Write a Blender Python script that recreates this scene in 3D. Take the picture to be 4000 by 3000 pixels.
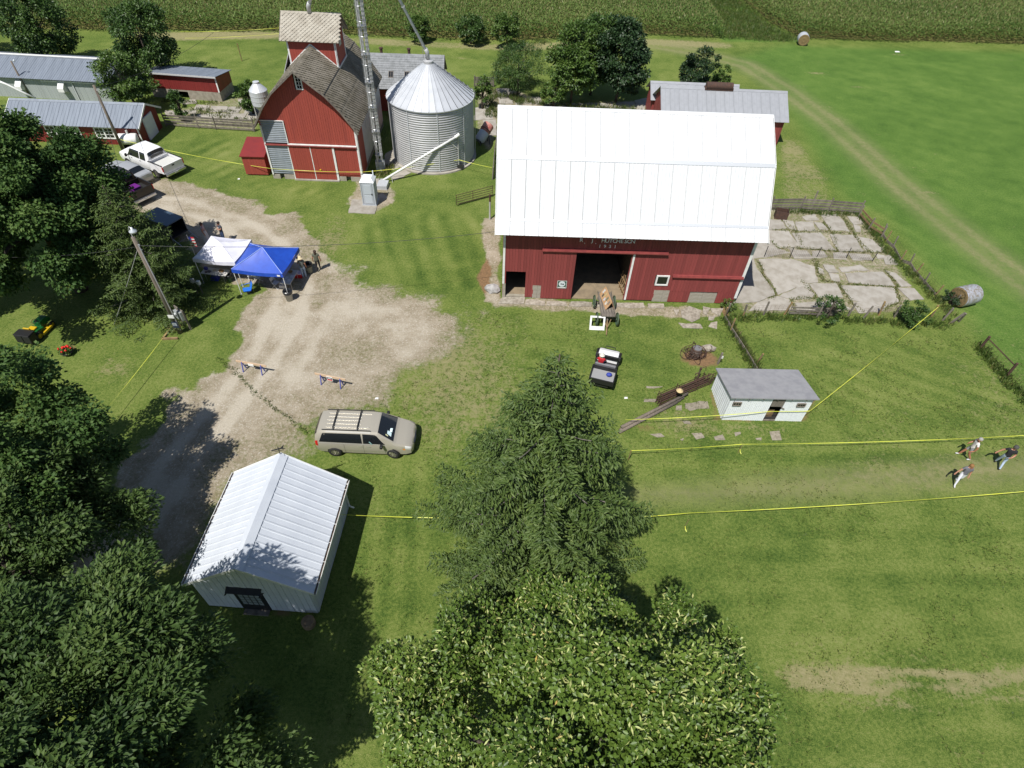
import bpy, bmesh, math, random
import numpy as np
from mathutils import Vector, Matrix
R = math.radians
random.seed(7)
for o in list(bpy.data.objects): bpy.data.objects.remove(o)
scene = bpy.context.scene
COL = scene.collection

# ------------------------------------------------------------------ camera, sky, sun, exposure
CAM_H = 26.0
FPX = 2320.0                       # focal length in pixels of a 4000 px wide frame
PITCH, ROLL = R(46.746), R(2.889)
_F = np.array([0, math.cos(PITCH), -math.sin(PITCH)])
_R0 = np.array([1.0, 0, 0]); _D0 = np.array([0, -math.sin(PITCH), -math.cos(PITCH)])
_Rx = math.cos(ROLL)*_R0 - math.sin(ROLL)*_D0
_Dn = math.sin(ROLL)*_R0 + math.cos(ROLL)*_D0
cam = bpy.data.cameras.new('camera'); cam_o = bpy.data.objects.new('camera', cam); COL.objects.link(cam_o)
m = Matrix(((_Rx[0], -_Dn[0], -_F[0], 0), (_Rx[1], -_Dn[1], -_F[1], 0), (_Rx[2], -_Dn[2], -_F[2], CAM_H), (0, 0, 0, 1)))
cam_o.matrix_world = m
cam.sensor_width = 36; cam.lens = FPX/4000*36; cam.clip_start = .1; cam.clip_end = 6000
scene.camera = cam_o

SUN_EL = R(59); SUN_AZ = (0.48, 0.877)           # the way shadows fall on the ground
world = bpy.data.worlds.new('World'); scene.world = world; world.use_nodes = True
wn = world.node_tree.nodes; wl = world.node_tree.links
sky = wn.new('ShaderNodeTexSky'); sky.sky_type = 'NISHITA'; sky.sun_disc = False
sky.sun_elevation = SUN_EL; sky.sun_rotation = math.atan2(-SUN_AZ[0], -SUN_AZ[1])
sky.altitude = 200; sky.air_density = 1.0; sky.dust_density = .6
wn['Background'].inputs['Strength'].default_value = 0.066
wl.new(sky.outputs[0], wn['Background'].inputs['Color'])
sl = bpy.data.lights.new('sun', 'SUN'); sl.energy = 4.3; sl.angle = R(.53); sl.color = (1, .965, .905)
so = bpy.data.objects.new('sun', sl); COL.objects.link(so)
so.rotation_euler = Vector((SUN_AZ[0]*math.cos(SUN_EL), SUN_AZ[1]*math.cos(SUN_EL), -math.sin(SUN_EL))).to_track_quat('-Z', 'Y').to_euler()
so.location = (-20, -30, 60)
vs = scene.view_settings; vs.view_transform = 'Standard'; vs.look = 'None'; vs.exposure = 0.40; vs.gamma = 1; vs.use_curve_mapping = False

# survey: a point of the ground (or of height z) seen at (x, y) of a 2212 px wide print of the drone picture
KP = 4000/2212
def Q(x, y, z=0.0):
    d = _F + _Rx*(x*KP-2000)/FPX + _Dn*(y*KP-1500)/FPX
    t = (z-CAM_H)/d[2]
    return Vector((d[0]*t, d[1]*t, z))
def crop(x0, y0, s):                      # the same for an enlarged cut-out of that print
    return lambda x, y, z=0.0: Q((x0+x*s)/KP, (y0+y*s)/KP, z)
C1 = crop(0, 0, .4521); C2 = crop(900, 0, .4521); C3 = crop(1800, 0, .5877); CY = crop(2800, 750, .5425)
CB = crop(1800, 800, .5244); CS = crop(2200, 1250, .4973); C5 = crop(0, 700, .4521); C6 = crop(700, 750, .3617)
CP = crop(3400, 1600, .27125); CW = crop(700, 1550, .5727)

# ------------------------------------------------------------------ materials
MATS = {}
def _mat(name):
    mt = bpy.data.materials.new(name); mt.use_nodes = True
    return mt, mt.node_tree.nodes, mt.node_tree.links, mt.node_tree.nodes['Principled BSDF']
def _mix(n, l, a, b, fac, mode='MIX'):
    x = n.new('ShaderNodeMix'); x.data_type = 'RGBA'; x.blend_type = mode
    for k, v in ((6, a), (7, b), (0, fac)):
        if hasattr(v, 'is_linked') or hasattr(v, 'node'): l.new(v, x.inputs[k])
        else: x.inputs[k].default_value = (*v, 1) if isinstance(v, (tuple, list)) else v
    return x.outputs[2]
def _noise(n, l, vec, scale, detail=4, rough=.6):
    x = n.new('ShaderNodeTexNoise'); x.inputs['Scale'].default_value = scale; x.inputs['Detail'].default_value = detail; x.inputs['Roughness'].default_value = rough
    if vec is not None: l.new(vec, x.inputs['Vector'])
    return x.outputs['Fac']
def _map(n, l, v, a, b, c=0.0, d=1.0, smooth=True):
    x = n.new('ShaderNodeMapRange'); x.interpolation_type = 'SMOOTHSTEP' if smooth else 'LINEAR'
    l.new(v, x.inputs[0])
    for i, q in zip((1, 2, 3, 4), (a, b, c, d)): x.inputs[i].default_value = q
    return x.outputs[0]
def _math(n, l, op, a, b):
    x = n.new('ShaderNodeMath'); x.operation = op
    for i, v in ((0, a), (1, b)):
        if hasattr(v, 'node'): l.new(v, x.inputs[i])
        else: x.inputs[i].default_value = v
    return x.outputs[0]
def mat(name, c, rough=.7, metal=0.0, c2=None, scale=3.0, stretch=(1, 1, 1), lo=.35, hi=.68, bump=0.0, bscale=20.0, spec=.5, stain=None, piece=0.0, alpha=1.0):
    if name in MATS: return MATS[name]
    mt, n, l, b = _mat(name)
    b.inputs['Roughness'].default_value = rough; b.inputs['Metallic'].default_value = metal; b.inputs['Specular IOR Level'].default_value = spec
    b.inputs['Base Color'].default_value = (*c, 1)
    out = None
    tc = n.new('ShaderNodeTexCoord'); mp = n.new('ShaderNodeMapping'); l.new(tc.outputs['Object'], mp.inputs[0]); mp.inputs['Scale'].default_value = stretch
    if c2 is not None:
        out = _mix(n, l, c, c2, _map(n, l, _noise(n, l, mp.outputs[0], scale, 5), lo, hi))
    if stain is not None:                       # rust, lichen, flaked paint: patches with a shape of their own
        sc, ss, s0, s1 = stain
        out = _mix(n, l, out if out is not None else c, sc, _map(n, l, _noise(n, l, mp.outputs[0], ss, 7, .7), s0, s1))
    if piece:                                   # board to board differences
        oi = n.new('ShaderNodeObjectInfo')
        v = _map(n, l, oi.outputs['Random'], 0, 1, 1-piece, 1+piece, False)
        hv = n.new('ShaderNodeHueSaturation'); l.new(v, hv.inputs['Value'])
        if out is None: hv.inputs['Color'].default_value = (*c, 1)
        else: l.new(out, hv.inputs['Color'])
        out = hv.outputs[0]
    if out is not None: l.new(out, b.inputs['Base Color'])
    if bump:
        bp = n.new('ShaderNodeBump'); bp.inputs['Strength'].default_value = bump; bp.inputs['Distance'].default_value = .02
        l.new(_noise(n, l, tc.outputs['Object'], bscale, 5), bp.inputs['Height']); l.new(bp.outputs[0], b.inputs['Normal'])
    MATS[name] = mt
    return mt
def leafmat(name, c1, c2, c3, rough=.45, trans=.18, spec=.4):
    mt, n, l, b = _mat(name)
    at = n.new('ShaderNodeAttribute'); at.attribute_name = 'cv'
    r = n.new('ShaderNodeValToRGB'); r.color_ramp.elements[0].color = (*c1, 1); r.color_ramp.elements[1].color = (*c3, 1)
    e = r.color_ramp.elements.new(.5); e.color = (*c2, 1)
    l.new(at.outputs['Fac'], r.inputs[0]); l.new(r.outputs[0], b.inputs['Base Color'])
    b.inputs['Roughness'].default_value = rough; b.inputs['Specular IOR Level'].default_value = spec
    if trans:
        tr = n.new('ShaderNodeBsdfTranslucent'); l.new(r.outputs[0], tr.inputs[0]); mx = n.new('ShaderNodeMixShader'); mx.inputs[0].default_value = trans
        l.new(b.outputs[0], mx.inputs[1]); l.new(tr.outputs[0], mx.inputs[2]); l.new(mx.outputs[0], n['Material Output'].inputs[0])
    MATS[name] = mt
    return mt
def glassmat(name='dark_glass', c=(.012, .014, .016), rough=.06):
    if name in MATS: return MATS[name]
    return mat(name, c, rough, spec=.8)

RED = mat('barn_red', (.255, .05, .046), .75, c2=(.205, .041, .039), scale=1.2, stretch=(3, 3, .3), stain=((.22, .12, .10), 9, .68, .78), piece=.13, bump=.15)
RED2 = mat('granary_red', (.33, .060, .040), .7, c2=(.275, .05, .036), scale=.8, stretch=(3, 3, .3), piece=.05, bump=.1)
RED3 = mat('steel_red', (.21, .025, .022), .55, c2=(.17, .022, .022), scale=1, piece=.04)
WHITE = mat('white_paint', (.78, .78, .76), .6, c2=(.66, .66, .64), scale=4, bump=.1)
WROOF = mat('white_roof_steel', (.63, .635, .64), .45, c2=(.565, .58, .595), scale=.9, stretch=(1, 2.2, 2.2), piece=.012)
WSHED = mat('white_shed_steel', (.60, .635, .69), .45, c2=(.54, .575, .635), scale=1.0, piece=.03)
CORR = mat('weathered_white_steel', (.78, .81, .84), .5, c2=(.70, .73, .76), scale=2.0, stretch=(3, 3, .5), stain=((.3, .24, .18), 5, .68, .82), piece=.05)
GALV = mat('galvanised', (.50, .50, .505), .42, .25, c2=(.44, .445, .45), scale=1.4, piece=.03)
GALV2 = mat('galvanised_roof', (.56, .58, .61), .40, .2, c2=(.50, .52, .55), scale=1.1, piece=.05)
GREYROOF = mat('grey_steel_roof', (.215, .245, .29), .5, .1, c2=(.175, .20, .24), scale=1.2, stretch=(2, .4, .4), piece=.05)
GREYROOF2 = mat('pale_grey_roof', (.31, .32, .345), .55, .1, c2=(.275, .285, .305), scale=1.5, piece=.03, stain=((.2, .1, .05), 3, .74, .85))
FELT = mat('felt_roof', (.27, .27, .28), .85, c2=(.22, .22, .235), scale=2, bump=.3, bscale=40)
SHINGLE = mat('old_shingle', (.22, .195, .155), .9, c2=(.135, .118, .085), scale=1.1, stain=((.12, .12, .04), 2.3, .6, .72), bump=.5, bscale=30)
SHINGLE2 = mat('pale_shingle', (.40, .37, .31), .9, c2=(.30, .27, .22), scale=1.6, stain=((.62, .6, .56), 1.2, .66, .74), bump=.4, bscale=30)
SLATE = mat('grey_shingle', (.25, .26, .27), .85, c2=(.18, .19, .195), scale=2.5, bump=.4, bscale=30)
CONC = mat('concrete', (.36, .335, .295), .9, c2=(.27, .245, .205), scale=1.3, stain=((.17, .135, .09), 2.2, .62, .76), bump=.35, bscale=18, piece=.07)
STONE = mat('limestone', (.36, .325, .27), .9, c2=(.22, .19, .15), scale=5, bump=.6, bscale=10, piece=.08)
FOUND = mat('foundation', (.33, .30, .24), .9, c2=(.24, .21, .165), scale=3, bump=.4)
WOODG = mat('grey_wood', (.20, .175, .145), .9, c2=(.115, .10, .085), scale=4, stretch=(1, 1, .2), bump=.4, piece=.16)
WOODB = mat('brown_wood', (.25, .17, .085), .85, c2=(.17, .11, .055), scale=4, bump=.3, piece=.12)
POLEW = mat('pole_wood', (.19, .155, .125), .9, c2=(.12, .10, .08), scale=5, stretch=(2, 2, .15), bump=.4)
RUST = mat('rust', (.085, .042, .028), .85, c2=(.05, .03, .024), scale=6, bump=.3)
LICHEN = mat('lichen_post', (.30, .19, .06), .9, c2=(.17, .14, .10), scale=8, bump=.3)
BLACK = mat('black_plastic', (.014, .014, .015), .5)
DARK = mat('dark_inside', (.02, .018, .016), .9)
STEELD = mat('dark_steel', (.05, .05, .052), .5, .5)
STEEL = mat('steel', (.42, .43, .45), .4, .7)
CHROME = mat('chrome', (.6, .6, .62), .2, .9)
RUBBER = mat('rubber', (.018, .018, .018), .85)
GLASS = glassmat()
TAPE = mat('yellow_tape', (.60, .62, .06), .5, c2=(.48, .52, .10), scale=3)
BARK = mat('bark', (.085, .065, .05), .95, c2=(.05, .04, .032), scale=6, stretch=(2, 2, .5), bump=.6)
BARKG = mat('grey_twig', (.18, .16, .14), .95, c2=(.11, .10, .085), scale=6, bump=.3)
SKIN = mat('skin', (.42, .20, .13), .55)
PALEG = mat('pale_green_steel', (.39, .42, .42), .6, .1, c2=(.32, .35, .345), scale=1.2, stretch=(3, 3, .4), piece=.06)

# ------------------------------------------------------------------ mesh helpers
class MB:
    def __init__(s): s.v = []; s.f = []; s.mi = []; s.cur = 0
    def add(s, vs, fs):
        o = len(s.v); s.v += [tuple(q) for q in vs]; s.f += [tuple(i+o for i in f) for f in fs]; s.mi += [s.cur]*len(fs); return s
    def box(s, a, b, M=None):
        x0, y0, z0 = a; x1, y1, z1 = b
        vs = [(x0, y0, z0), (x1, y0, z0), (x1, y1, z0), (x0, y1, z0), (x0, y0, z1), (x1, y0, z1), (x1, y1, z1), (x0, y1, z1)]
        if M is not None: vs = [M @ Vector(q) for q in vs]
        return s.add(vs, [(0, 3, 2, 1), (4, 5, 6, 7), (0, 1, 5, 4), (1, 2, 6, 5), (2, 3, 7, 6), (3, 0, 4, 7)])
    def bar(s, p, q, w, h=None, up=(0, 0, 1)):           # square bar from p to q
        p, q = Vector(p), Vector(q); h = h or w; d = (q-p).normalized(); up = Vector(up)
        if abs(d.dot(up)) > .97: up = Vector((1, 0, 0))
        sx = d.cross(up).normalized()*w/2; sy = sx.cross(d).normalized()*h/2
        vs = [p-sx-sy, p+sx-sy, p+sx+sy, p-sx+sy, q-sx-sy, q+sx-sy, q+sx+sy, q-sx+sy]
        return s.add(vs, [(0, 3, 2, 1), (4, 5, 6, 7), (0, 1, 5, 4), (1, 2, 6, 5), (2, 3, 7, 6), (3, 0, 4, 7)])
    def tube(s, pts, r, n=8, cap=True):
        pts = [Vector(p) for p in pts]; rs = r if isinstance(r, (list, tuple)) else [r]*len(pts)
        vs = []; fs = []; prev = None
        for i, p in enumerate(pts):
            d = (pts[min(i+1, len(pts)-1)]-pts[max(i-1, 0)]).normalized()
            if prev is None:
                a = Vector((0, 0, 1)) if abs(d.z) < .9 else Vector((1, 0, 0))
                sx = d.cross(a).normalized()
            else: sx = (prev-d*prev.dot(d)).normalized()
            prev = sx; sy = d.cross(sx)
            for k in range(n):
                t = 2*math.pi*k/n; vs.append(p+(sx*math.cos(t)+sy*math.sin(t))*rs[i])
        for i in range(len(pts)-1):
            for k in range(n):
                k2 = (k+1) % n; fs.append((i*n+k, i*n+k2, (i+1)*n+k2, (i+1)*n+k))
        if cap: fs.append(tuple(reversed(range(n)))); fs.append(tuple(range((len(pts)-1)*n, len(pts)*n)))
        return s.add(vs, fs)
    def prism(s, poly, z0, z1):                          # polygon in x, y
        n = len(poly); a = sum(poly[i][0]*poly[(i+1) % n][1]-poly[(i+1) % n][0]*poly[i][1] for i in range(n))
        if a < 0: poly = poly[::-1]
        vs = [(p[0], p[1], z0) for p in poly]+[(p[0], p[1], z1) for p in poly]
        return s.add(vs, [tuple(reversed(range(n))), tuple(range(n, 2*n))]+[(i, (i+1) % n, n+(i+1) % n, n+i) for i in range(n)])
    def prof(s, poly, y0, y1):                           # polygon in x, z drawn out along y
        n = len(poly); a = sum(poly[i][0]*poly[(i+1) % n][1]-poly[(i+1) % n][0]*poly[i][1] for i in range(n))
        if a < 0: poly = poly[::-1]
        vs = [(p[0], y0, p[1]) for p in poly]+[(p[0], y1, p[1]) for p in poly]
        return s.add(vs, [tuple(range(n)), tuple(reversed(range(n, 2*n)))]+[(i, n+i, n+(i+1) % n, (i+1) % n) for i in range(n)])
    def prox(s, poly, x0, x1):                           # polygon in y, z drawn out along x
        n = len(poly); a = sum(poly[i][0]*poly[(i+1) % n][1]-poly[(i+1) % n][0]*poly[i][1] for i in range(n))
        if a < 0: poly = poly[::-1]
        vs = [(x0, p[0], p[1]) for p in poly]+[(x1, p[0], p[1]) for p in poly]
        return s.add(vs, [tuple(reversed(range(n))), tuple(range(n, 2*n))]+[(i, (i+1) % n, n+(i+1) % n, n+i) for i in range(n)])
    def lathe(s, prof, n=24, c=(0, 0), cap=True, a0=0, a1=2*math.pi):
        vs = []; fs = []; full = abs(a1-a0-2*math.pi) < 1e-6; m_ = n if full else n+1
        for r, z in prof:
            for k in range(m_):
                t = a0+(a1-a0)*k/n; vs.append((c[0]+r*math.cos(t), c[1]+r*math.sin(t), z))
        for i in range(len(prof)-1):
            for k in range(n):
                k2 = (k+1) % m_; fs.append((i*m_+k, i*m_+k2, (i+1)*m_+k2, (i+1)*m_+k))
        if cap and full: fs.append(tuple(reversed(range(m_)))); fs.append(tuple(range((len(prof)-1)*m_, len(prof)*m_)))
        return s.add(vs, fs)
    def slab(s, p0, p1, p2, p3, t):                      # four corners, thickness t along the normal
        p = [Vector(q) for q in (p0, p1, p2, p3)]; nrm = (p[1]-p[0]).cross(p[3]-p[0]).normalized()*t
        return s.add([q-nrm for q in p]+p, [(3, 2, 1, 0), (4, 5, 6, 7), (0, 1, 5, 4), (1, 2, 6, 5), (2, 3, 7, 6), (3, 0, 4, 7)])
    def ball(s, c, r, n=8, sc=(1, 1, 1)):
        prof = [(max(.001, math.sin(math.pi*i/n)), -math.cos(math.pi*i/n)) for i in range(n+1)]
        o = len(s.v); s.lathe(prof, n+2, cap=False)
        for i in range(o, len(s.v)):
            v = s.v[i]; s.v[i] = (c[0]+v[0]*r*sc[0], c[1]+v[1]*r*sc[1], c[2]+v[2]*r*sc[2])
        return s
    def mesh(s, name):
        me = bpy.data.meshes.new(name); me.from_pydata(s.v, [], s.f); return me
    def build(s, name, material, parent=None, smooth=False, bevel=0.0):
        me = s.mesh(name)
        ml = material if isinstance(material, (list, tuple)) else [material]
        for q in ml: me.materials.append(q)
        if len(ml) > 1: me.polygons.foreach_set('material_index', s.mi)
        if smooth: me.shade_smooth()
        o = obj(name, me, parent)
        if bevel:
            b = o.modifiers.new('bevel', 'BEVEL'); b.width = bevel; b.segments = 2; b.limit_method = 'ANGLE'
        return o
def obj(name, me, parent=None, M=None):
    o = bpy.data.objects.new(name, me); COL.objects.link(o)
    if parent is not None: o.parent = parent
    if M is not None: o.matrix_local = M
    return o
def tag(o, label, cat, group=None):
    o['label'] = label; o['category'] = cat
    if group: o['group'] = group
    return o
def thing(name, label, cat, loc=(0, 0, 0), rotz=0.0, group=None):
    o = bpy.data.objects.new(name, None); COL.objects.link(o); o.empty_display_size = .3
    o.location = loc; o.rotation_euler = (0, 0, rotz)
    return tag(o, label, cat, group)
def struct(o): o['kind'] = 'structure'; return o
def stuff(o): o['kind'] = 'stuff'; return o
def dup(root, loc, rotz, label, group=None):
    r = root.copy(); COL.objects.link(r); r.location = loc; r.rotation_euler = (0, 0, rotz); r['label'] = label
    if group: r['group'] = group
    for ch in list(root.children):
        c = ch.copy(); COL.objects.link(c); c.parent = r
        for g in list(ch.children):
            d = g.copy(); COL.objects.link(d); d.parent = c
    return r
_unit = {}
def unitbox(mt):
    if mt.name not in _unit:
        me = MB().box((0, 0, 0), (1, 1, 1)).mesh('piece_'+mt.name); me.materials.append(mt); _unit[mt.name] = me
    return _unit[mt.name]
def piece(name, a, b, mt, parent):                        # a box piece that shares one mesh with all its kind
    o = obj(name, unitbox(mt), parent); o.location = a; o.scale = (b[0]-a[0], b[1]-a[1], b[2]-a[2]); return o
def beam(name, p, q, w, h, mt, parent=None):
    return MB().bar(p, q, w, h).build(name, mt, parent)

def siding(parent, u0, u1, step, zb, zt, y, mt, openings=(), thick=.03, name='board', gap=.012, out=-1):
    """vertical boards from u0 to u1 on the plane y (facing out); zb, zt give the bottom and top at u; openings are (ua, ub, za, zb)"""
    n = max(1, round((u1-u0)/step)); w = (u1-u0)/n
    for i in range(n):
        a, b = u0+i*w+gap/2, u0+(i+1)*w-gap/2; c = (a+b)/2; jit = random.uniform(0, .012)
        cuts = sorted((o[2], o[3]) for o in openings if o[0] < c < o[1])
        segs = []; lo = zb
        for ca, cb in cuts:
            if ca > lo+.02: segs.append((lo, ca, False))
            lo = max(lo, cb)
        segs.append((lo, None, True))
        y0, y1 = (y-thick-jit, y) if out < 0 else (y, y+thick+jit)
        for s0, s1, top in segs:
            ta, tb = (zt(a), zt(b)) if top else (s1, s1)
            if min(ta, tb)-s0 < .03: continue
            if abs(ta-tb) < 1e-4: piece(name, (a, y0, s0), (b, y1, ta), mt, parent)
            else:
                MB().prof([(a, s0), (b, s0), (b, tb), (a, ta)], y0, y1).build(name, mt, parent)
def siding_x(parent, v0, v1, step, zb, zt, x, mt, out=1, thick=.03, name='board', gap=.012):
    n = max(1, round((v1-v0)/step)); w = (v1-v0)/n
    for i in range(n):
        a, b = v0+i*w+gap/2, v0+(i+1)*w-gap/2; jit = random.uniform(0, .01)
        x0, x1 = (x, x+thick+jit) if out > 0 else (x-thick-jit, x)
        ta, tb = zt(a), zt(b)
        if abs(ta-tb) < 1e-4: piece(name, (x0, a, zb), (x1, b, ta), mt, parent)
        else: MB().prox([(a, zb), (b, zb), (b, tb), (a, ta)], x0, x1).build(name, mt, parent)
_pan = {}
def ribpanel(w, l, ribs, rh, mt, key=None, t=.02):
    """a ribbed steel sheet: x 0..w across, y 0..l along the slope, facing +z"""
    k = (round(w, 3), round(l, 3), ribs, rh, mt.name)
    if k in _pan: return _pan[k]
    xs = []; rw = min(.05, w/ribs*.3)
    for i in range(ribs+1):
        c = w*i/ribs
        if i == 0: xs += [(0, rh), (rw/2, rh), (rw, 0)]
        elif i == ribs: xs += [(w-rw, 0), (w-rw/2, rh*.9), (w, rh*.9)]
        else: xs += [(c-rw, 0), (c-rw/2, rh*.7), (c+rw/2, rh*.7), (c+rw, 0)]
    n = len(xs); b = MB()
    b.add([(x, 0, z) for x, z in xs]+[(x, l, z) for x, z in xs]+[(0, 0, -t), (w, 0, -t), (0, l, -t), (w, l, -t)],
          [(i, i+1, n+i+1, n+i) for i in range(n-1)]+[(2*n, 2*n+2, 2*n+3, 2*n+1)]+[tuple([2*n, 2*n+1]+list(range(n-1, -1, -1)))])
    me = b.mesh('ribbed_sheet'); me.materials.append(mt); _pan[k] = me
    return me
def roofslope(parent, x0, x1, pa, pb, n, ribs, rh, mt, name='roof_panel', lift=.0):
    """sheets side by side from x0 to x1 between the eave line pa=(y, z) and the upper line pb=(y, z)"""
    w = (x1-x0)/n; d = Vector((0, pb[0]-pa[0], pb[1]-pa[1])); l = d.length; d.normalize()
    ex = Vector((1, 0, 0)); flip = pb[0] < pa[0]
    for i in range(n):
        X = ex if not flip else -ex
        Z = X.cross(d)
        org = Vector((x0+i*w if not flip else x0+(i+1)*w, pa[0], pa[1]))+Z*lift
        M = Matrix((( X.x, d.x, Z.x, org.x), (X.y, d.y, Z.y, org.y), (X.z, d.z, Z.z, org.z), (0, 0, 0, 1)))
        obj(name, ribpanel(w-(.022 if mt is WROOF else .006), l, ribs, rh, mt), parent, M)
def window(parent, u0, u1, z0, z1, y, cols=2, rows=2, fm=WHITE, name='window', fw=.07, out=-1):
    b = MB(); ya, yb = y-.06, y+.02
    for a in ((u0, z0, u1, z0+fw), (u0, z1-fw, u1, z1), (u0, z0+fw, u0+fw, z1-fw), (u1-fw, z0+fw, u1, z1-fw)):
        b.box((a[0], ya, a[1]), (a[2], yb, a[3]))
    f = b.build(name, fm, parent)
    b = MB()
    for i in range(1, cols): c = u0+fw+(u1-u0-2*fw)*i/cols; b.box((c-.015, y-.045, z0+fw), (c+.015, y-.012, z1-fw))
    for i in range(1, rows): c = z0+fw+(z1-z0-2*fw)*i/rows; b.box((u0+fw, y-.042, c-.015), (u1-fw, y-.014, c+.015))
    if b.v: b.build('glazing_bar', fm, f)
    iw, ih = (u1-u0-2*fw)/cols, (z1-z0-2*fw)/rows
    for i in range(cols):
        for j in range(rows):
            piece('pane', (u0+fw+i*iw+.016, y-.025, z0+fw+j*ih+.016), (u0+fw+(i+1)*iw-.016, y-.018, z0+fw+(j+1)*ih-.016), GLASS, f)
    return f

# ------------------------------------------------------------------ the ground: one sheet, cut into lawn, drive, track, hay field and corn soil
def axis(lo, hi, step, far0, far1):
    core = list(np.arange(lo, hi+1e-6, step)); s = step; v = hi
    while v < far1: s *= 1.16; v += s; core.append(v)
    s = step; v = lo
    while v > far0: s *= 1.16; v -= s; core.insert(0, v)
    return np.array(core)
GX = axis(-46, 52, .26, -2500, 2500); GY = axis(-4, 98, .27, -1500, 3500)
PX, PY = np.meshgrid(GX, GY); SH = PX.shape; PX = PX.ravel(); PY = PY.ravel()
def sdf(poly, x=None, y=None):                              # >0 inside, metres
    x = PX if x is None else x; y = PY if y is None else y
    d = np.full(x.shape, 1e9); ins = np.zeros(x.shape, bool); n = len(poly)
    for i in range(n):
        ax, ay = poly[i][0], poly[i][1]; bx, by = poly[(i+1) % n][0], poly[(i+1) % n][1]
        ex, ey = bx-ax, by-ay; t = np.clip(((x-ax)*ex+(y-ay)*ey)/(ex*ex+ey*ey+1e-9), 0, 1)
        d = np.minimum(d, np.hypot(x-ax-t*ex, y-ay-t*ey))
        c = (ay > y) != (by > y)
        with np.errstate(divide='ignore', invalid='ignore'): ins ^= c & (x < ex*(y-ay)/(ey if ey else 1e-9)+ax)
    return np.where(ins, d, -d)
def ldist(pts):
    d = np.full(PX.shape, 1e9)
    for (ax, ay), (bx, by) in zip(pts[:-1], pts[1:]):
        ex, ey = bx-ax, by-ay; t = np.clip(((PX-ax)*ex+(PY-ay)*ey)/(ex*ex+ey*ey+1e-9), 0, 1)
        d = np.minimum(d, np.hypot(PX-ax-t*ex, PY-ay-t*ey))
    return d
def gp(pts): return [tuple(Q(*p)[:2]) for p in pts]
def sm(d, a, b): t = np.clip((d-a)/(b-a), 0, 1); return t*t*(3-2*t)
def blob(x, y, rx, ry, a=0.0):
    c = Q(x, y); dx, dy = PX-c.x, PY-c.y; ca, sa = math.cos(a), math.sin(a)
    return np.exp(-(((dx*ca+dy*sa)/rx)**2+((-dx*sa+dy*ca)/ry)**2))
GRAV = gp([(230, 395), (330, 378), (420, 398), (520, 425), (610, 462), (665, 498), (715, 560), (770, 600), (840, 630), (940, 645), (1010, 680), (1000, 715), (955, 762), (890, 812), (820, 850), (770, 872), (715, 882), (690, 920), (660, 955),
           (600, 968), (545, 1000), (505, 1035), (455, 1095), (405, 1165), (350, 1215), (290, 1262), (230, 1330), (120, 1420), (60, 1420), (160, 1260), (225, 1130), (300, 1000), (372, 882), (395, 850), (455, 800), (492, 745), (512, 690), (532, 640), (560, 626), (520, 606), (445, 560), (360, 500), (280, 450)])
def vn2(x, y, seed):
    rg = np.random.default_rng(seed); T = rg.random((64, 64)); xi, yi = np.floor(x).astype(int), np.floor(y).astype(int); fx, fy = x-xi, y-yi; fx = fx*fx*(3-2*fx); fy = fy*fy*(3-2*fy)
    t = lambda a, b_: T[a % 64, b_ % 64]
    return (t(xi, yi)*(1-fx)+t(xi+1, yi)*fx)*(1-fy)+(t(xi, yi+1)*(1-fx)+t(xi+1, yi+1)*fx)*fy-.5
def vnoise(sc, seed): return vn2(PX*sc, PY*sc, seed)
def vnoise_old(sc, seed):
    rg = np.random.default_rng(seed); T = rg.random((64, 64)); x, y = PX*sc, PY*sc; xi, yi = np.floor(x).astype(int), np.floor(y).astype(int); fx, fy = x-xi, y-yi; fx = fx*fx*(3-2*fx); fy = fy*fy*(3-2*fy)
    t = lambda a, b_: T[a % 64, b_ % 64]
    return (t(xi, yi)*(1-fx)+t(xi+1, yi)*fx)*(1-fy)+(t(xi, yi+1)*(1-fx)+t(xi+1, yi+1)*fx)*fy-.5
RAG = vnoise(.45, 1)*1.6+vnoise(1.1, 2)*.9+vnoise(2.3, 3)*.5
d = sdf(GRAV)+RAG*1.1
main = [(250, 430), (380, 440), (500, 480), (590, 540), (640, 610), (610, 700), (560, 790), (470, 900), (380, 1010), (290, 1130), (200, 1260), (100, 1400)]
rd = ldist(gp(main)); rd2 = ldist(gp([(600, 560), (650, 640), (740, 680), (850, 690)]))
rut = np.clip(.10+.55*sm(np.abs(rd-.85+.45*vnoise(.2, 31)), .6, .1)+.25*sm(np.abs(rd-2.6+.6*vnoise(.2, 35)), .5, .1)+.30*sm(d, .3, 3.2)+.15*sm(np.abs(rd2-.8), .6, .1)+.8*vnoise(.45, 33)+.5*vnoise(1.2, 34), 0, 1.2)
east = sm(PX-(-17.5+.10*(PY-20)), 0, 4)*(PY < 42)
gravel = sm(d, -.55-1.5*east, .55+1.3*east)
gravel -= .22*sm(d, 3.4, .2)*blob(880, 730, 6, 4.5)+.18*blob(720, 520, 3, 5)+.22*blob(640, 790, 2.4, 2)+.1*blob(560, 940, 2, 2)
weed = ldist(gp([(470, 775), (505, 800), (545, 842), (590, 880), (640, 915), (668, 935)]))
gravel -= .40*sm(weed, .3, .05)*(RAG > -.6)
gravel = np.maximum(gravel, .95*sm(RAG*.35+sdf(gp([(1042, 470), (1078, 468), (1082, 560), (1078, 655), (1050, 650), (1056, 590), (1046, 540)])), -.3, .3))
gravel = np.maximum(gravel, .8*sm(RAG*.35+sdf(gp([(1060, 640), (1560, 668), (1565, 690), (1450, 690), (1065, 662)])), -.2, .25))
gravel = np.maximum(gravel, .9*sm(sdf(gp([(200, 968), (275, 958), (268, 986), (205, 982)])), -.15, .15))
gravel = np.maximum(gravel, .75*sm(RAG*.6+sdf(gp([(760, 385), (850, 390), (860, 420), (815, 470), (755, 440)])), -.5, .3))
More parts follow.
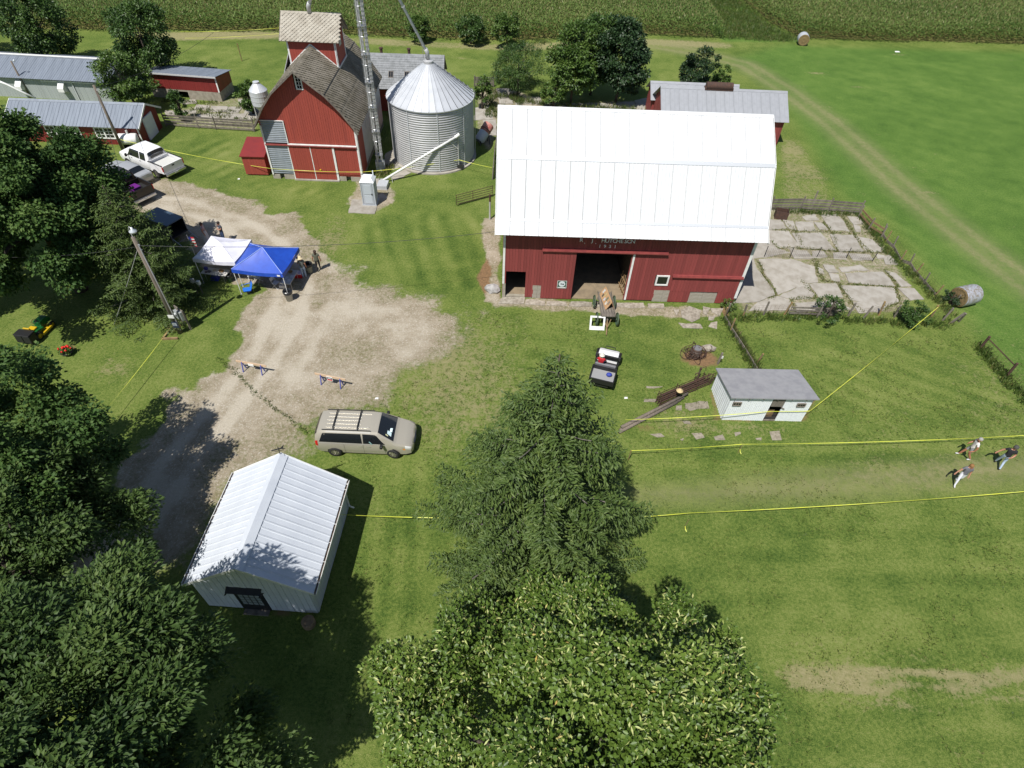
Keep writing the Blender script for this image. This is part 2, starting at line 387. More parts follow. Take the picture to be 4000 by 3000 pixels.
gravel = np.maximum(gravel, .55*sm(sdf(gp([(1600, 520), (1660, 440), (1860, 455), (1990, 640), (1940, 680), (1600, 680), (1580, 640)])), -.4, .6))
gravel = np.maximum(gravel, .5*sm(sdf(gp([(360, 240), (520, 205), (560, 230), (560, 285), (380, 275)])), -.4, .6))
gravel = np.maximum(gravel, .7*sm(sdf(gp([(1030, 190), (1120, 195), (1180, 225), (1410, 215), (1410, 250), (1080, 250), (1060, 330), (1030, 300)])), -.6, .6))
gravel = np.clip(gravel, 0, 1)
# dry and worn grass
dry = .35*sm(sdf(gp([(1330, 1052), (1700, 1018), (2212, 975), (2320, 985), (2320, 1045), (2212, 1050), (1700, 1085), (1380, 1100)])), -.9, 1.2)
dry += sm(RAG*.3+sdf(gp([(1660, 1435), (1850, 1425), (2300, 1440), (2300, 1525), (2050, 1510), (1900, 1515), (1700, 1505)])), -.5, .6)*np.clip(.66+1.2*vn2(PX*.35, PY*2.8, 61)+.9*vn2(PX*.9, PY*5, 62), 0, .8)+.3*blob(1800, 1400, 3, 1.5)
dry += .55*sm(sdf(gp([(1685, 300), (1725, 300), (1790, 390), (1800, 440), (1690, 438)])), -.8, .9)
dry += .45*blob(640, 935, 2, 2)+.5*blob(720, 500, 1.6, 3.5)+.4*blob(980, 745, 3, 3)+.3*blob(960, 900, 5, 4)+.3*blob(850, 820, 3, 2.5)
dry += .45*blob(330, 1140, 1, 6)+.35*blob(1450, 900, 2.6, 2.2)+.4*blob(1560, 925, 4.5, .9)+.35*blob(250, 800, 1.5, 1)+.28*blob(1300, 700, 3, 2)
dry += .22*blob(1250, 560, 0.1, .1)+.3*blob(1010, 850, 4, 4)+.18*blob(1950, 780, 9, 4)+.2*blob(2000, 900, 8, 4)
soil = .95*blob(1512, 774, 1.35, .85)+.8*blob(378, 702, .55, .75)+.7*blob(148, 752, .55, .4)+.9*blob(1450, 880, .5, 1.2, .5)*0+.5*blob(1395, 925, 1.2, .4)+.5*blob(610, 1322, .9, .5)
soil += .75*sm(np.abs(sdf(gp([(1075, 505), (1640, 528), (1600, 655), (1078, 640)]))), .6, .15)*(PX < 2)*0
soil += .75*sm(ldist(gp([(1065, 640), (1045, 600), (1066, 560)])), .9, .2)+.6*sm(ldist(gp([(1560, 665), (1600, 735), (1635, 800)])), .45, .1)
soil += .45*sm(np.abs(sdf(gp([(1548, 905), (1735, 905), (1757, 860), (1540, 850)]))), .5, .1)
soil += .5*sm(ldist(gp([(395, 1150), (430, 1105), (470, 1065)])), .7, .1)+.12*sm(ldist(gp([(700, 540), (765, 600), (790, 640)])), 1.6, .1)
# farm track and reddish stubble strip along the corn
TR = gp([(1380, 92), (1500, 112), (1610, 140), (1700, 196), (1790, 262), (1880, 340), (1960, 412), (2070, 500), (2212, 610), (2400, 740)])
td = ldist(TR)
trackm = (sm(np.abs(td-1.0), .8, .1)*.30+.42*sm(td, 3.4, .8))*(1+.55*vnoise(.35, 21))
EDGE = [(-160, 78), (-66, 80.2), (-33, 84.8), (-3, 85.2), (16, 91.2), (26.5, 91.2)]
EDGE2 = [(37.5, 92.6), (70, 95.2), (160, 99)]
strip = ldist([(-50, 81.5), (-33, 83.2), (-3, 83.5), (15, 88.6), (26, 88.8)])
path = (sm(td, 3.2, .9)*.5+.5*sm(np.abs(td-.95), .7, .1))*(1+.6*vnoise(.3, 41))*sm(PX, 8, 16)+.75*sm(sdf(gp([(1330, 1052), (1700, 1018), (2212, 975), (2320, 985), (2320, 1045), (2212, 1050), (1700, 1085), (1380, 1100)])), -.7, 1.0)*(.95+.5*vn2(PX*.12, PY*1.3, 42)+.5*vn2(PX*.3, PY*2.6, 43))
dry += .25*trackm+.75*sm(strip, 2.2, .5)
dry += .35*blob(900, 118, 9, 1.2)+.3*blob(1010, 150, 6, 1.5)+.5*sm(ldist(gp([(405, 80), (520, 72), (600, 70)])), 2.5, .6)
for q in ((1690, 50), (1940, 110), (1760, 150), (1730, 178), (1850, 180), (1330, 168), (1000, 118), (950, 145)):
    dry += .5*blob(q[0], q[1]+8, 1.3, .35)
rng = np.random.default_rng(3)
for _ in range(40):
    q = Q(rng.uniform(1750, 2212), rng.uniform(130, 560)); dx, dy = PX-q.x, PY-q.y
    dry += rng.uniform(.15, .45)*np.exp(-(dx/rng.uniform(.3, 1.2))**2-(dy/rng.uniform(.15, .4))**2)
# mower passes
tone = .35*vnoise(.2, 5)+.45*vnoise(.55, 6)+.35*vnoise(1.3, 7)
def stripes(poly, ang, per, amp, soft=1.5):
    global tone
    s = PX*math.cos(ang)+PY*math.sin(ang)
    q = -PX*math.sin(ang)+PY*math.cos(ang)
    w = 1.7*vn2(s/per*1.15, q*.10, int(per*100))+1.2*vn2(s/per*2.6, q*.22, int(per*100)+1)+.75*np.sin(s*2*math.pi/per+.8*vn2(s*.2, q*.1, 51))
    tone = tone+amp*w*sm(sdf(gp(poly)), 0, soft)
stripes([(1400, 1130), (2400, 1080), (2500, 1700), (1700, 1700), (1560, 1330)], R(92.5), 1.15, .16)
stripes([(1380, 960), (2400, 890), (2400, 1080), (1400, 1110)], R(93), 1.3, .26)
stripes([(1600, 700), (1990, 690), (2212, 830), (2300, 930), (1770, 925), (1760, 810)], R(62), 1.2, .24)
stripes([(720, 480), (1000, 440), (1075, 480), (1050, 640), (870, 640)], R(18), 1.5, .30)
stripes([(360, 300), (520, 290), (530, 380), (750, 400), (740, 450), (430, 385)], R(150), 1.4, .3)
stripes([(760, 1000), (960, 950), (930, 1660), (640, 1700), (720, 1340)], R(8), 1.1, .26)
stripes([(1080, 690), (1560, 705), (1530, 1000), (1100, 1000)], R(75), 1.5, .16)
stripes([(1700, 110), (2300, 110), (2300, 520), (2000, 420)], R(60), 2.6, .10, 4)
stripes([(1700, 300), (2212, 640), (2212, 820), (2000, 640), (1830, 430)], R(35), 1.6, .18)
hay = sm(sdf(gp([(1560, 128), (1690, 92), (1760, 98), (2400, 116), (2800, 900), (2212, 880), (2080, 700), (1900, 470), (1810, 430), (1700, 250), (1650, 190)])), -1, 2)
hay = np.maximum(hay, sm(sdf(gp([(420, 30), (600, 20), (760, 20), (780, 60), (430, 62)])), -1, 1.5))
wat = sm(sdf([(26.5, 90.6), (37.5, 92.0), (34.5, 100), (33, 112), (28, 170), (20, 170), (26.8, 112), (26.8, 100)]), -.8, .4)
for nm, a in (('gravel', gravel), ('dry', dry), ('soil', soil), ('hay', np.maximum(hay, .6*wat))): pass
cornA = sdf(EDGE+[(26.8, 112), (20, 400), (-400, 400), (-400, 78)]); cornB = sdf([(37.5, 92.6), (70, 95.2), (160, 99), (500, 100), (500, 420), (26, 420), (33, 112), (34.5, 100)])
cornm = np.maximum(cornA, cornB)
soil = np.maximum(soil, .42*sm(cornm, .2, 1.2)*(cornm < 60))
soil = np.clip(soil, 0, 1); dry = np.clip(dry+.35*vnoise(.16, 9)+.25*vnoise(.5, 10), 0, 1.2)
cls = np.zeros(PX.shape, int)
cls[gravel > .3] = 1; cls[(td < 2.4) & (hay > .2)] = 2; cls[(hay > .5) & (cls == 0)] = 3; cls[cornm > 0] = 4; cls[(wat > .5)] = 5
ATT = {'gravel': gravel, 'dry': dry, 'soil': soil, 'tone': tone, 'rut': rut, 'path': np.clip(path, 0, 1), 'hay': np.maximum(hay, wat)}

def groundmat():
    mt, n, l, b = _mat('ground_cover')
    tc = n.new('ShaderNodeTexCoord'); V = tc.outputs['Object']
    def A(k): a = n.new('ShaderNodeAttribute'); a.attribute_name = k; return a.outputs['Fac']
    big = _noise(n, l, V, .16, 4); med = _noise(n, l, V, .9, 5, .65); fine = _noise(n, l, V, 6.5, 6, .75); blade = _noise(n, l, V, 26, 3, .7)
    # grass
    f = _math(n, l, 'ADD', _math(n, l, 'MULTIPLY', fine, 1.15), _math(n, l, 'MULTIPLY', med, .35))
    f = _math(n, l, 'ADD', f, _math(n, l, 'MULTIPLY', big, .25))
    f = _math(n, l, 'ADD', f, _math(n, l, 'MULTIPLY', A('tone'), .31))
    f = _math(n, l, 'ADD', f, _math(n, l, 'MULTIPLY', blade, .75))
    g = n.new('ShaderNodeValToRGB'); cr = g.color_ramp
    cr.elements[0].position = .0; cr.elements[0].color = (.038, .078, .013, 1); cr.elements[1].position = 1; cr.elements[1].color = (.235, .26, .085, 1)
    for p, c in ((.28, (.082, .132, .024)), (.5, (.131, .182, .036)), (.72, (.184, .222, .056))):
        e = cr.elements.new(p); e.color = (*c, 1)
    l.new(_map(n, l, f, .93, 1.57, smooth=False), g.inputs[0])
    gh = n.new('ShaderNodeValToRGB'); cr = gh.color_ramp
    cr.elements[0].color = (.042, .090, .016, 1); cr.elements[1].color = (.16, .235, .052, 1); e = cr.elements.new(.5); e.color = (.088, .166, .029, 1)
    l.new(_map(n, l, f, .90, 1.56, smooth=False), gh.inputs[0])
    col = _mix(n, l, g.outputs[0], gh.outputs[0], A('hay'))
    # straw coloured, worn
    dn = _noise(n, l, V, 2.2, 6, .75)
    dcol = _mix(n, l, (.38, .325, .185), (.21, .20, .085), _map(n, l, fine, .3, .7))
    dm = _map(n, l, _math(n, l, 'ADD', _math(n, l, 'ADD', A('dry'), _math(n, l, 'MULTIPLY', _math(n, l, 'SUBTRACT', fine, .5), 1.9)), _math(n, l, 'MULTIPLY', _math(n, l, 'SUBTRACT', dn, .5), 1.7)), .30, .80)
    col = _mix(n, l, col, dcol, _math(n, l, 'MULTIPLY', dm, .85))
    col = _mix(n, l, col, _mix(n, l, (.285, .265, .14), (.185, .195, .075), _map(n, l, fine, .3, .7)), _math(n, l, 'MULTIPLY', A('path'), _map(n, l, dn, .3, .6, .35, .85)))
    scol = _mix(n, l, (.27, .165, .085), (.17, .11, .06), _map(n, l, fine, .35, .65))
    smk = _map(n, l, _math(n, l, 'ADD', A('soil'), _math(n, l, 'MULTIPLY', _math(n, l, 'SUBTRACT', dn, .5), .6)), .3, .6)
    col = _mix(n, l, col, scol, smk)
    # crushed limestone with weeds in it
    gn = _noise(n, l, V, 3.4, 7, .8); peb = n.new('ShaderNodeTexVoronoi'); peb.inputs['Scale'].default_value = 16; l.new(V, peb.inputs['Vector'])
    gc = _mix(n, l, (.38, .325, .245), (.27, .225, .155), _map(n, l, _noise(n, l, V, 1.1, 6, .7), .35, .68))
    gc = _mix(n, l, gc, (.47, .42, .335), _map(n, l, _math(n, l, 'ADD', A('rut'), _math(n, l, 'MULTIPLY', _math(n, l, 'SUBTRACT', gn, .5), 1.2)), .25, 1.0))
    gc = _mix(n, l, gc, (.56, .515, .44), _math(n, l, 'MULTIPLY', _map(n, l, peb.outputs['Color'], .6, .95), .6))
    gc = _mix(n, l, gc, (.17, .135, .085), _math(n, l, 'MULTIPLY', _map(n, l, fine, .56, .74), .75))
    gc = _mix(n, l, gc, (.15, .15, .06), _math(n, l, 'MULTIPLY', _map(n, l, _math(n, l, 'ADD', _noise(n, l, V, 4.5, 6, .85), _math(n, l, 'MULTIPLY', _math(n, l, 'SUBTRACT', .45, A('rut')), .28)), .55, .72), .75))
    gm = _map(n, l, _math(n, l, 'ADD', A('gravel'), _math(n, l, 'MULTIPLY', _math(n, l, 'SUBTRACT', gn, .5), 1.5)), .25, .68)
    col = _mix(n, l, col, gc, gm)
    l.new(col, b.inputs['Base Color']); b.inputs['Roughness'].default_value = .95; b.inputs['Specular IOR Level'].default_value = .15
    bp = n.new('ShaderNodeBump'); bp.inputs['Strength'].default_value = .75; bp.inputs['Distance'].default_value = .09
    l.new(_math(n, l, 'ADD', fine, _math(n, l, 'MULTIPLY', blade, .5)), bp.inputs['Height']); l.new(bp.outputs[0], b.inputs['Normal'])
    return mt
GM = groundmat()
W_, H_ = SH[1], SH[0]
idx = np.arange(W_*H_).reshape(H_, W_)
quads = np.stack([idx[:-1, :-1], idx[:-1, 1:], idx[1:, 1:], idx[1:, :-1]], -1).reshape(-1, 4)
qc = cls[quads[:, 0]]
for ci, nm in enumerate(('lawn', 'gravel_drive', 'farm_track', 'hay_field', 'corn_soil', 'grass_waterway')):
    f = quads[qc == ci]
    if not len(f): continue
    u, inv = np.unique(f, return_inverse=True); f = inv.reshape(-1, 4)
    me = bpy.data.meshes.new(nm); me.vertices.add(len(u)); co = np.zeros((len(u), 3)); co[:, 0] = PX[u]; co[:, 1] = PY[u]
    me.vertices.foreach_set('co', co.ravel()); me.loops.add(f.size); me.loops.foreach_set('vertex_index', f.ravel().astype(np.int32))
    me.polygons.add(len(f)); me.polygons.foreach_set('loop_start', np.arange(0, f.size, 4, dtype=np.int32)); me.update()
    for k, a in ATT.items(): me.attributes.new(k, 'FLOAT', 'POINT').data.foreach_set('value', a[u].astype(np.float32))
    me.materials.append(GM); struct(obj(nm, me))

# ------------------------------------------------------------------ concrete slabs and flagstones, one by one
def slabpoly(pts, jit=.07):
    out = []; n = len(pts)
    for i in range(n):
        a, b = Vector(pts[i][:2]), Vector(pts[(i+1) % n][:2]); k = max(1, int((b-a).length/.45))
        nr = Vector((b-a)).normalized(); nr = Vector((-nr.y, nr.x))
        for j in range(k):
            p = a.lerp(b, j/k)+nr*random.uniform(-jit, jit); out.append((p.x, p.y))
    return out
def yard(name, label, slabs, cv, mt=CONC, top=.05, pname='slab', cat=None):
    e = bpy.data.objects.new(name, None); COL.objects.link(e); struct(e)
    if label: e['label'] = label
    for pl in slabs:
        pts = [cv(*p) for p in pl]
        cx = sum(p.x for p in pts)/len(pts); cy = sum(p.y for p in pts)/len(pts)
        if mt is CONC: pts = [Vector((cx+(p.x-cx)*(1+.06/max(.3, abs(p.x-cx))*1.0), cy+(p.y-cy)*(1+.06/max(.3, abs(p.y-cy))), 0)) for p in pts]
        z = top*random.uniform(.7, 1.3)
        b = MB().prism([(x-cx, y-cy) for x, y in slabpoly(pts)], -.1, z)
        o = b.build(pname, mt, e); o.location = (cx, cy, 0); o.rotation_euler = (random.uniform(-.004, .004), random.uniform(-.004, .004), 0)
    return e
yard('concrete_yard', 'broken concrete feedlot paving beside the white roofed barn', [
 [(615,180),(700,160),(730,205),(640,205)], [(755,170),(860,162),(905,215),(945,280),(820,272),(780,215)], [(945,180),(1010,185),(1055,235),(985,235)], [(985,240),(1025,250),(1030,285),(1000,285)],
 [(350,205),(455,205),(500,265),(350,272)], [(480,205),(540,215),(565,275),(520,265)], [(570,220),(690,215),(705,280),(585,278)], [(705,225),(750,228),(800,275),(740,270)],
 [(340,278),(510,285),(590,385),(570,405),(440,400),(385,350),(330,340)], [(545,300),(745,295),(855,425),(600,400)], [(820,310),(975,315),(1050,425),(880,430)], [(995,320),(1110,345),(1210,430),(1080,425)],
 [(240,360),(380,355),(430,412),(520,435),(360,472),(190,480)], [(530,415),(640,430),(690,475),(560,480)], [(690,430),(760,430),(790,470),(700,475)], [(840,440),(930,445),(925,485),(850,480)], [(950,445),(1100,455),(1120,490),(980,490)], [(1150,455),(1200,460),(1205,478),(1160,480)], [(1200,480),(1240,455),(1300,520),(1215,520)],
 [(190,486),(258,486),(285,560),(330,620),(390,690),(405,738),(300,790),(115,800),(140,640)], [(305,486),(540,490),(690,540),(720,650),(655,655),(440,740),(405,660),(345,585)], [(770,530),(830,535),(870,580),(800,580)], [(885,550),(1020,530),(1090,565),(900,575)], [(930,590),(1190,580),(1280,680),(1090,670),(950,650)], [(1220,570),(1290,590),(1395,680),(1330,680)], [(810,590),(870,600),(880,640),(830,640)], [(728,548),(758,560),(770,590),(735,585)],
 [(448,748),(645,655),(700,745),(660,770),(530,770)], [(668,667),(860,662),(900,758),(735,760)], [(897,678),(1270,694),(1300,785),(1200,832),(1050,788),(965,776)], [(1310,700),(1410,700),(1480,770),(1390,780)],
 [(300,800),(430,752),(515,782),(540,850),(230,855)], [(570,805),(850,790),(970,848),(580,862)], [(985,798),(1050,793),(1195,842),(1160,862),(1030,872)]], CY)
yard('farmyard_paving', 'weedy concrete paving between the granary and the low red shed', [
 [(1560,872),(1690,862),(1700,892),(1590,905)], [(1700,908),(1810,915),(1800,955),(1680,945)], [(1830,920),(1960,925),(1955,970),(1810,965)], [(1980,930),(2090,930),(2060,975),(1970,975)], [(2060,860),(2170,855),(2180,885),(2080,895)], [(1720,990),(1920,985),(1870,1040),(1700,1020)], [(1930,985),(2130,985),(2090,1050),(1920,1040)], [(1430,960),(1500,960),(1520,1000),(1440,1010)], [(1560,960),(1690,955),(1690,980),(1560,990)], [(2130,900),(2290,900),(2290,980),(2120,980)], [(2140,990),(2300,990),(2290,1040),(2110,1045)]], C1)
yard('back_lot_paving', 'concrete paving in front of the trees behind the white roofed barn', [
 [(240,590),(335,590),(345,690),(260,690)], [(420,642),(520,650),(545,690),(420,695)], [(560,690),(760,690),(780,740),(560,735)], [(790,690),(980,690),(990,745),(800,742)], [(1000,690),(1150,680),(1170,750),(1010,745)], [(1160,670),(1255,650),(1250,735),(1180,748)], [(95,720),(200,700),(210,790),(95,800)], [(150,800),(230,800),(235,900),(180,905)], [(360,660),(410,650),(410,695),(365,698)]], C3)
yard('barn_apron', 'worn concrete strip along the foot of the barn front', [
 [(285,740),(310,690),(480,690),(470,735)], [(488,702),(630,722),(622,750),(482,745)], [(640,722),(790,727),(790,755),(632,750)], [(820,722),(970,732),(970,765),(810,757)], [(985,735),(1130,735),(1130,766),(985,766)], [(1145,732),(1365,734),(1370,770),(1145,765)], [(1390,738),(1510,742),(1515,775),(1395,770)],
 [(1580,780),(1630,782),(1600,830)], [(1640,790),(1700,760),(1790,790),(1780,850),(1720,880),(1640,840)], [(1620,882),(1790,892),(1800,920),(1650,920)], [(1855,772),(1950,775),(1930,830),(1872,800)], [(1802,762),(1850,772),(1830,820),(1798,810)], [(1860,880),(1905,870),(1905,930),(1850,910)], [(1845,830),(1890,830),(1880,865),(1840,860)]], CB, STONE, .06)
yard('flagstone_path', 'loose flagstones in the grass beside the small white shed', [
 [(955,650),(1130,640),(1145,690),(1000,712),(950,690)], [(890,680),(930,670),(930,710),(890,710)], [(640,620),(730,620),(725,650),(640,645)], [(650,520),(780,520),(770,535),(650,535)], [(680,900),(770,890),(800,925),(740,930)], [(1010,890),(1080,890),(1115,930),(1040,940)], [(1180,915),(1260,900),(1275,945),(1190,945)], [(1345,885),(1390,880),(1400,900),(1360,915)], [(1620,880),(1690,870),(1715,940),(1640,945)], [(1510,930),(1560,925),(1555,945),(1515,940)], [(935,795),(1000,795),(1010,820),(950,815)], [(915,930),(945,928),(940,945),(915,942)]], CS, mat('sunk_stone', (.29, .255, .20), .9, c2=(.19, .165, .12), scale=4, bump=.5, bscale=12, piece=.15), .018, 'flagstone')
yard('elevator_pad', 'pale concrete pad below the grain elevator leg and the portable toilet', [
 [(1840,225),(1870,85),(2140,95),(2105,235)], [(2115,60),(2190,20),(2240,60),(2190,110)]], C6)
yard('bin_pad', 'pale concrete footing between the elevator leg and the round grain bin', [
 [(1335,1440),(1345,1330),(1400,1300),(1470,1440),(1400,1470)], [(1290,1640),(1290,1585),(1350,1580),(1352,1645)], [(1370,1520),(1500,1470),(1560,1500),(1420,1560)], [(1220,1560),(1285,1545),(1280,1640),(1230,1640)]], C2)

# ------------------------------------------------------------------ big red barn with the white roof
def lettering(txt, size, loc, mt, parent, name='lettering', width=None, rot=(R(90), 0, 0), ext=.006):
    cu = bpy.data.curves.new(name, 'FONT'); cu.body = txt; cu.size = size; cu.extrude = ext; cu.align_x = 'CENTER'; cu.align_y = 'CENTER'; cu.resolution_u = 3
    t = bpy.data.objects.new(name+'_tmp', cu); COL.objects.link(t); bpy.context.view_layer.update()
    me = bpy.data.meshes.new_from_object(t.evaluated_get(bpy.context.evaluated_depsgraph_get())); me.name = name
    bpy.data.objects.remove(t); me.materials.clear(); me.materials.append(mt)
    o = obj(name, me, parent); o.location = loc; o.rotation_euler = rot
    if width:
        xs = [v.co.x for v in me.vertices]; o.scale = (width/(max(xs)-min(xs)), 1, 1)
    return o
BARN = thing('barn', 'large dark red barn with a bright white gambrel steel roof', 'barn', (-.77, 32.74, 0), R(2.05))
PR = [(-.82, 5.5), (.02, 6.12), (2.08, 9.2), (4.8, 11.08)]                # eave, flare, break, ridge (y, z)
PB = [(9.6-y, z) for y, z in PR]
def barn_top(y):
    y = y if y <= 4.8 else 9.6-y
    for (a, za), (b, zb) in zip(PR[:-1], PR[1:]):
        if a <= y <= b: return za+(zb-za)*(y-a)/(b-a)-.06
    return 11
OP = [(0, 1.4, .12, 2.2), (4.57, 8.27, -1, 3.9), (10.15, 11.03, 1.42, 2.25), (1.84, 2.5, -1, 1.1), (10.23, 11.53, -1, 1.0), (12.7, 14.65, -1, 1.0)]
siding(BARN, -.2, 16.0, .19, .1, lambda u: 5.9, 0, RED, OP)
for a, b_, z in ((-.2, 4.57, 5.9), (8.27, 16.0, 5.9)):           # frame behind the boards
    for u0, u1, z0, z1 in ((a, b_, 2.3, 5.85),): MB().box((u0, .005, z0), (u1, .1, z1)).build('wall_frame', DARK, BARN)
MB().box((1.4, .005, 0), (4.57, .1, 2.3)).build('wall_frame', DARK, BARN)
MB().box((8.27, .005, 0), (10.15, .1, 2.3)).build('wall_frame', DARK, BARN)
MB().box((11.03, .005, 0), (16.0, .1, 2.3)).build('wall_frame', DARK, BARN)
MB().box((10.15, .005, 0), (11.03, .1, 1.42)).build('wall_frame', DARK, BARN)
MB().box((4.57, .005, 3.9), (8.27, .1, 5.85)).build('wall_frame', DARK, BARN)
siding_x(BARN, 0.11, 9.49, .3, .1, barn_top, -.2, RED, -1); siding_x(BARN, 0.11, 9.49, .3, .1, barn_top, 16.0, RED, 1)
for x in (-.16, 15.9): MB().prox([(0.1, 0)]+[(y, barn_top(y)-.05) for y in (.1, 2.08, 4.8, 7.52, 9.5)]+[(9.5, 0)], x, x+.06).build('gable_frame', DARK, BARN)
siding(BARN, -.2, 16.0, .3, .1, lambda u: 5.9, 9.6, RED, (), out=1); MB().box((-.15, 9.5, .1), (15.95, 9.595, 5.9)).build('wall_frame', DARK, BARN)
BLOCK = mat('block_wall', (.36, .33, .28), .9, c2=(.29, .26, .21), scale=3, bump=.3)
for u0, u1, z in ((1.84, 2.5, 1.1), (10.23, 11.53, 1.0), (12.7, 14.65, 1.0)):
    for j in range(3): 
        w = (u1-u0)/2
        for i in range(2): piece('block', (u0+i*w+.006, -.035+.004*((i+j) % 2), j*z/3+.004), (u0+(i+1)*w-.006, .004, (j+1)*z/3-.004), BLOCK, BARN)
MB().box((-.2, .0, 0), (1.8, .25, .1)).build('sill', FOUND, BARN); MB().box((-.22, -.05, 0), (-.02, .2, 1.2)).build('corner_footing', BLOCK, BARN)
# floor inside, dark back partition, the small doorway's stub walls
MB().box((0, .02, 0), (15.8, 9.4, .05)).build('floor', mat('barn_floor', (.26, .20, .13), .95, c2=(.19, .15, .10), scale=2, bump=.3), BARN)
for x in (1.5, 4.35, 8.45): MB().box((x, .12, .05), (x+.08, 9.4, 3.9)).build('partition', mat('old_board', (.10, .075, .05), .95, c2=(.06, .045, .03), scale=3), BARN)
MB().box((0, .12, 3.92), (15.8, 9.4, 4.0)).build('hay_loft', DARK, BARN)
# gates leaning inside the big doorway
ga = MB()
for k in range(5): ga.bar((8.3-.05*k, .25+.28*k, .06), (8.36-.04*k, .3+.28*k, 1.5-.1*(k % 2)), .09, .03)
ga.bar((8.25, .2, .4), (8.05, 1.5, .42), .03, .09); ga.bar((8.3, .2, 1.1), (8.1, 1.5, 1.12), .03, .09)
tag(ga.build('plank_gate', mat('pale_plank', (.36, .24, .12), .8, c2=(.28, .18, .09), scale=5)), 'pale wooden slatted gate leaning inside the big barn doorway', 'gate'); bpy.data.objects['plank_gate'].location = BARN.location; bpy.data.objects['plank_gate'].rotation_euler = (0, 0, R(2.05))
# doors, tracks, trims
def slide_door(u0, u1, z0, z1, y=-.1):
    d_ = bpy.data.objects.new('sliding_door', None); COL.objects.link(d_); d_.parent = BARN
    siding(d_, u0, u1, .2, z0, lambda u: z1, y+.045, RED, (), .035)
    MB().box((u0, y+.046, z0+.05), (u1, y+.06, z1-.02)).build('door_backing', DARK, d_)
slide_door(2.42, 4.56, .06, 3.9); slide_door(11.3, 15.85, .99, 2.15); 
siding(BARN, 11.3, 12.7, .2, .06, lambda u: .985, -.055, RED); siding(BARN, 14.65, 15.85, .2, .06, lambda u: .985, -.055, RED)
REDT = mat('track_red', (.26, .055, .05), .6, c2=(.20, .04, .04), scale=3)
for u0, u1, z in ((2.3, 10.5, 3.93), (11.2, 16.0, 2.16)):
    MB().box((u0, -.2, z), (u1, -.036, z+.05)).box((u0, -.24, z+.05), (u1, -.04, z+.13)).box((u0, -.17, z+.13), (u1, -.036, z+.18)).build('door_track', REDT, BARN)
for u0, u1, z0, z1 in ((-.24, -.1, 1.2, 5.9), (8.27, 8.40, .1, 3.9), (15.9, 16.08, .5, 5.9)): MB().box((u0, -.075, z0), (u1, .0, z1)).build('trim_board', WHITE, BARN)
MB().box((16.0, -.07, .5), (16.08, .12, 5.9)).build('trim_board', WHITE, BARN)
window(BARN, 10.15, 11.03, 1.42, 2.25, -.03, 1, 1, fw=.1)
LET = mat('letter_paint', (.80, .79, .79), .7)
for ch, u_, sz, z_ in [(c, 4.74+i*.237, .40, 4.80) for i, c in enumerate('R. J. HUTCHESON') if c != ' ']+[(c, 5.98+i*.33, .33, 4.38) for i, c in enumerate('1931')]: lettering(ch, sz, (u_, -.05, z_ if ch != '.' else z_-.12), LET, BARN, 'letter')
# sign on the sliding door
sg = MB().box((3.5, -.125, 1.0), (4.14, -.105, 1.62)).build('door_sign', mat('sign_green', (.02, .075, .05), .5), BARN)
b = MB()
for a in ((3.5, 1.0, 4.14, 1.025), (3.5, 1.595, 4.14, 1.62), (3.5, 1.025, 3.525, 1.595), (4.115, 1.025, 4.14, 1.595), (3.56, 1.045, 4.08, 1.09)): b.box((a[0], -.131, a[1]), (a[2], -.1255, a[3]))
b.build('border', WHITE, sg)
dk = MB().lathe([(.001, 0), (.225, 0), (.225, .006), (.001, .006)], 28).build('disc', mat('sign_pale', (.62, .68, .70), .5), sg); dk.location = (3.82, -.1256, 1.35); dk.rotation_euler = (R(90), 0, 0)
b = MB(); b.box((3.73, -.136, 1.30), (3.78, -.1325, 1.42)); b.box((3.78, -.136, 1.33), (3.86, -.1325, 1.38)); b.box((3.86, -.136, 1.29), (3.96, -.1325, 1.385)); b.build('emblem', STEELD, sg)
# roof
def gamb_roof(parent, prof, x0, x1, n, ribs, rh, mt, both=9.6):
    for side in (0, 1):
        pr = prof if side == 0 else [(both-y, z) for y, z in prof]
        for (a, za), (b_, zb) in zip(pr[:-1], pr[1:]): roofslope(parent, x0, x1, (a, za), (b_, zb), n, ribs, rh, mt)
MB().prox([(y*.985+.07, z-.03) for y, z in PR]+[(y*.985+.07, z-.03) for y, z in PB[::-1]]+[(y*.97+.14, z-.08) for y, z in PB]+[(y*.97+.14, z-.08) for y, z in PR[::-1]], -.7, 16.3).build('roof_deck', mat('deck', (.10, .105, .11), .9), BARN)
gamb_roof(BARN, PR, -.76, 16.36, 19, 4, .014, WROOF)
# laps between sheets show as thin dark joints
for (a, za), (b_, zb) in zip(PR[1:-1], PR[2:]):
    pass
b = MB(); 
for sgn in (1, -1):
    yy = lambda y: y if sgn > 0 else 9.6-y
    b.slab(*([(-.78, yy(4.62), 10.985), (16.38, yy(4.62), 10.985), (16.38, 4.8, 11.12), (-.78, 4.8, 11.12)] if sgn > 0 else [(16.38, yy(4.62), 10.985), (-.78, yy(4.62), 10.985), (-.78, 4.8, 11.12), (16.38, 4.8, 11.12)]), .015)
b.build('ridge_cap', WROOF, BARN)
for y, z, dy, dz in ((2.08, 9.2, .12, .11), (.02, 6.12, .11, .12)):
    MB().slab((-.77, y-.13, z-.165+.03 if y > 1 else z-.06), (16.37, y-.13, z-.165+.03 if y > 1 else z-.06), (16.37, y+.03, z+.05), (-.77, y+.03, z+.05), .012).build('flashing', mat('flash', (.5, .52, .55), .5, .3), BARN)
for x in (-.8, 16.36):                                              # barge boards
    for (a, za), (b_, zb) in list(zip(PR[:-1], PR[1:]))+list(zip(PB[:-1], PB[1:])): MB().bar((x+.02, a, za-.08), (x+.02, b_, zb-.08), .03, .2).build('barge_board', WHITE, BARN)

